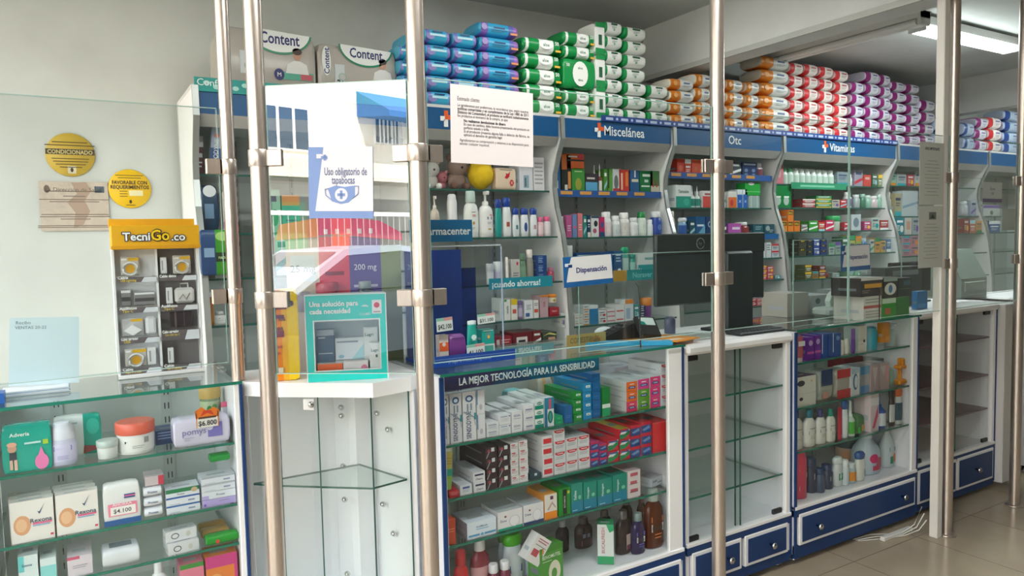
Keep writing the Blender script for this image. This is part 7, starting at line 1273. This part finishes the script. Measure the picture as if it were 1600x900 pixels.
m = MB(); m.prism([(-.12, 0), (-.12, .12), (-.02, .3), (.1, .3), (.12, 0)], -.15, .15, C('#8c9a92', .5), 'x'); m.build('body', t); MB().box(-.12, .12, -.13, -.11, .04, .1, C('#a8b4ac'), .004).build('tray', t)
# ================================================================ signs taped on the glass
def sign(name, c, w_, h_, rz, label, fn, tilt=0, n_=None, th=.0012):
    m = MB(); fn(m, w_, h_); o = m.build(name); o.location = c; o.rotation_euler = (0, tilt, rz); tag(o, label, 'sign'); return o
INK = C('#26262c'); PAPER = C('#d8d0d0', .6)
u0, u1 = U(703, 1.912, 1.85), U(832, 1.912, 1.85); zt_, zb_ = Z(137, (u0 + u1) / 2, 1.912), Z(258, (u0 + u1) / 2, 1.912)
def letter(m, w_, h_):
    m.box(0, w_, 0, .0012, 0, h_, PAPER); L = lambda a, b2, f: m.rect(a * w_, h_ * f, b2 * w_, h_ * (f + .010), -.0005, C('#8a868c'))
    m.text('Estimado cliente:', .08 * w_, h_ * .8, .017, -.0005, INK, .26 * w_, ctr=False)
    rows = ['Le agradecemos por preferirnos, le recordamos que, según nuestras', 'políticas comerciales y en cumplimiento de la Ley 1480 de 2011', '(Estatuto del Consumidor), el producto se verificará cuidadosamente', 'los productos al momento de la compra, ya que:']
    for i, r in enumerate(rows): m.text(r, .08 * w_, h_ * (.725 - i * .045), .0115, -.0005, INK, (.86 if i < 3 else .6) * w_, ctr=False, bold=.02 if i in (1, 2) else .005)
    rows = [('No realizamos devoluciones de dinero', .5, .03), ('En caso de cambios, debe hacerse presentando del producto en', .8, .005), ('perfecto estado y tirilla.', .3, .005), ('Si el producto presenta alguna falla o defecto de fábrica, se', .8, .005), ('aplicará el derecho de garantía legal.', .46, .005)]
    for i, (r, ww, bb) in enumerate(rows): m.text(r, .15 * w_, h_ * (.53 - i * .045), .0115, -.0005, INK, ww * w_, ctr=False, bold=bb)
    m.text('Agradecemos su comprensión y estamos a su disposición para', .1 * w_, h_ * .28, .0115, -.0005, INK, .84 * w_, ctr=False); m.text('atender cualquier inquietud.', .1 * w_, h_ * .235, .0115, -.0005, INK, .35 * w_, ctr=False)
sign('letter_notice', (u0, 1.912, zb_ + .003), u1 - u0, zt_ - zb_ - .003, 0, 'white printed letter headed Estimado cliente taped on the glass', letter, math.radians(1))
ar = math.radians(a23); tx, ty = math.cos(ar), math.sin(ar); nx_, ny_ = ty, -tx
def on23(x, y):  # point on the slanted pane
    k = (x - 800) / F; k2 = (y - 450) / F; d_ = MC.T @ np.array([k, k2, 1.]); px, py = P2[0] + nx_ * .006, P2[1] + ny_ * .006
    s_ = (px * nx_ + py * ny_) / (d_[0] * nx_ + d_[1] * ny_); return Vector((d_[0] * s_, d_[1] * s_, EYE + d_[2] * s_))
pa, pb, pc = on23(483, 341), on23(583, 330), on23(474, 230)
def mask(m, w_, h_):
    LB_, PB = C('#cfcdd6', .5), C('#6f88bc', .5); m.box(0, w_, 0, .0012, 0, h_, PB, 0); m.poly([(.1 * w_, .1 * h_), (w_, .1 * h_), (w_, h_), (.24 * w_, h_), (.18 * w_, .6 * h_)], -.0005, LB_)
    m.rect(.13 * w_, .84 * h_, .22 * w_, .9 * h_, -.0012, LB_); m.rect(.2 * w_, .83 * h_, .3 * w_, .87 * h_, -.0015, PB); m.rect(.24 * w_, .81 * h_, .28 * w_, .89 * h_, -.0015, PB)
    m.text('Uso obligatorio de', .58 * w_, .66 * h_, .031, -.001, C('#5c6688'), .66 * w_, bold=.02); m.text('tapabocas', .54 * w_, .54 * h_, .031, -.001, C('#5c6688'), .36 * w_, bold=.02)
    m.poly([(.3 * w_, .42 * h_), (.42 * w_, .46 * h_), (.56 * w_, .44 * h_), (.72 * w_, .46 * h_), (.72 * w_, .3 * h_), (.62 * w_, .22 * h_), (.5 * w_, .2 * h_), (.36 * w_, .24 * h_)], -.001, PB)
    m.tube([(.31 * w_, -.002, .42 * h_), (.26 * w_, -.002, .41 * h_), (.27 * w_, -.002, .32 * h_), (.36 * w_, -.002, .26 * h_)], .0012, PB, 5); m.tube([(.72 * w_, -.002, .45 * h_), (.78 * w_, -.002, .45 * h_), (.77 * w_, -.002, .34 * h_), (.68 * w_, -.002, .28 * h_)], .0012, PB, 5)
    m.ell(.51 * w_, .33 * h_, .1 * w_, .095 * h_, -.0016, LB_); m.rect(.49 * w_, .27 * h_, .53 * w_, .39 * h_, -.0022, PB); m.rect(.45 * w_, .31 * h_, .57 * w_, .35 * h_, -.0022, PB)
d3 = pb - pa; wd = math.hypot(d3.x, d3.y)
sign('mask_notice', tuple(pa), wd, (pc.z - pa.z), math.atan2(d3.y, d3.x), 'blue and white face mask notice reading Uso obligatorio de tapabocas', mask, math.radians(1.5))
def disp(m, w_, h_):
    m.box(0, w_, 0, .0012, 0, h_, C('#1c62a4', .4)); m.poly([(.05 * w_, .17 * h_), (.99 * w_, .17 * h_), (.97 * w_, .98 * h_), (.16 * w_, .98 * h_), (.1 * w_, .6 * h_)], -.0005, C('#efe8ec', .4))
    m.rect(.03 * w_, .68 * h_, .13 * w_, .78 * h_, -.0012, C('#e8ecf4')); m.rect(.09 * w_, .64 * h_, .17 * w_, .74 * h_, -.0015, C('#1c3f84')); m.text('Dispensación', .56 * w_, .54 * h_, .24 * h_, -.001, C('#27307c'), .68 * w_, bold=.03)
n_ = 2.175; u0, u1 = U(881, n_, 1.4), U(958, n_, 1.4); zb_ = Z(450, u0, n_); zt_ = Z(402, u0, n_)
sign('notice_card', (u0, n_, zb_), u1 - u0, zt_ - zb_, 0, 'white and blue Dispensación card taped on the low screen by the Miscelánea shelves', disp, math.radians(-2))
pane((1.60, 2.178), (2.30, 2.178), ZT + .004, 1.437, 'low acrylic screen standing on the central counter with Dispensación card', G_PANE, r=0, name='acrylic_screen')
n_ = 2.175; u0, u1 = U(1314, n_, 1.4), U(1360, n_, 1.4); zb_ = Z(425, u0, n_); zt_ = Z(384, u0, n_)
sign('notice_card', (u0, n_, zb_), u1 - u0, zt_ - zb_, 0, 'smaller Dispensación card above the lotion counter at right', disp, math.radians(-1))
pane((2.80, 2.178), (3.64, 2.178), ZT + .004, 1.47, 'low acrylic screen standing on the lotion counter with smaller Dispensación card', G_PANE, r=0, name='acrylic_screen')
def page(pic):
    def f(m, w_, h_):
        m.box(0, w_, 0, .0012, 0, h_, C('#b9bdb6', .6)); g = C('#8c908c')
        if pic: m.rect(.4 * w_, .78 * h_, .7 * w_, .9 * h_, -.0006, C('#6a706c')); m.poly([(.45 * w_, .8 * h_), (.55 * w_, .87 * h_), (.65 * w_, .8 * h_)], -.001, C('#3a3e3c'))
        else: m.text('AVISO IMPORTANTE', .5 * w_, .9 * h_, .018, -.0006, C('#4a4e4c'), .6 * w_, bold=.03)
        for i in range(11): a = .2 + .1 * (i % 3 == 0); m.rect(a * w_, (.7 - i * .055) * h_, (1 - a) * w_, (.71 - i * .055) * h_, -.0006, g)
    return f
for (y0, y1, lb, pc_) in ((222, 320, 'upper white printed page taped left of the door jamb', False), (321, 418, 'lower white printed page with small picture left of the door jamb', True)):
    n_ = 1.926; u0, u1 = U(1436, n_, 1.6), U(1474, n_, 1.6); zt_, zb_ = Z(y0, (u0 + u1) / 2, n_), Z(y1, (u0 + u1) / 2, n_)
    o = sign('printed_page', (u0, n_, zb_), u1 - u0, zt_ - zb_ - .002, 0, lb, page(pc_))
n_ = 2.28; u0, u1 = U(1535, n_, 1.6), U(1565, n_, 1.6); zt_, zb_ = Z(284, u0, n_), Z(316, u0, n_)
def caja(m, w_, h_): m.box(0, w_, 0, .0012, 0, h_, C('#eceef2', .5)); m.rect(0, 0, w_, .18 * h_, -.0006, C('#6a4a94')); m.text('Rayos', .5 * w_, .68 * h_, .2 * h_, -.0006, C('#33385c'), .6 * w_); m.text('INF', .5 * w_, .44 * h_, .2 * h_, -.0006, C('#33385c'), .4 * w_)
pane((4.2, 2.284), (5.5, 2.284), 1.12, 1.80, 'acrylic screen at the far right carrying two small papers', G_PANE, r=0, name='acrylic_screen')
sign('notice_card', (u0, n_, zb_), u1 - u0, zt_ - zb_, 0, 'small white card with purple base at the far right', caja)
u0, u1 = U(1565, n_, 1.5), U(1592, n_, 1.5); zt_, zb_ = Z(326, u0, n_), Z(360, u0, n_)
sign('paper_sheet', (u0, n_, zb_), u1 - u0, zt_ - zb_, 0, 'small blank greenish paper at the far right edge', lambda m, w_, h_: m.box(0, w_, 0, .0012, 0, h_, C('#c8d4d0', .6)))
# cables at the foot of the door jamb
for k in range(3):
    m = MB(); m.tube([(0, 0, .08 + .03 * k), (-.03, .02, .03 + .01 * k), (-.1, .05, .008), (-.22, .09 + .02 * k, .006), (-.34, .14, .006)], .0025, C('#e0deda'), 6); o = m.build('power_cable'); o.location = (3.55, 1.98 + .012 * k, 0); tag(o, f'{("lowest", "middle", "highest")[k]} of three white cables curling from the door jamb to the floor', 'cable', 'white cables by the door jamb')
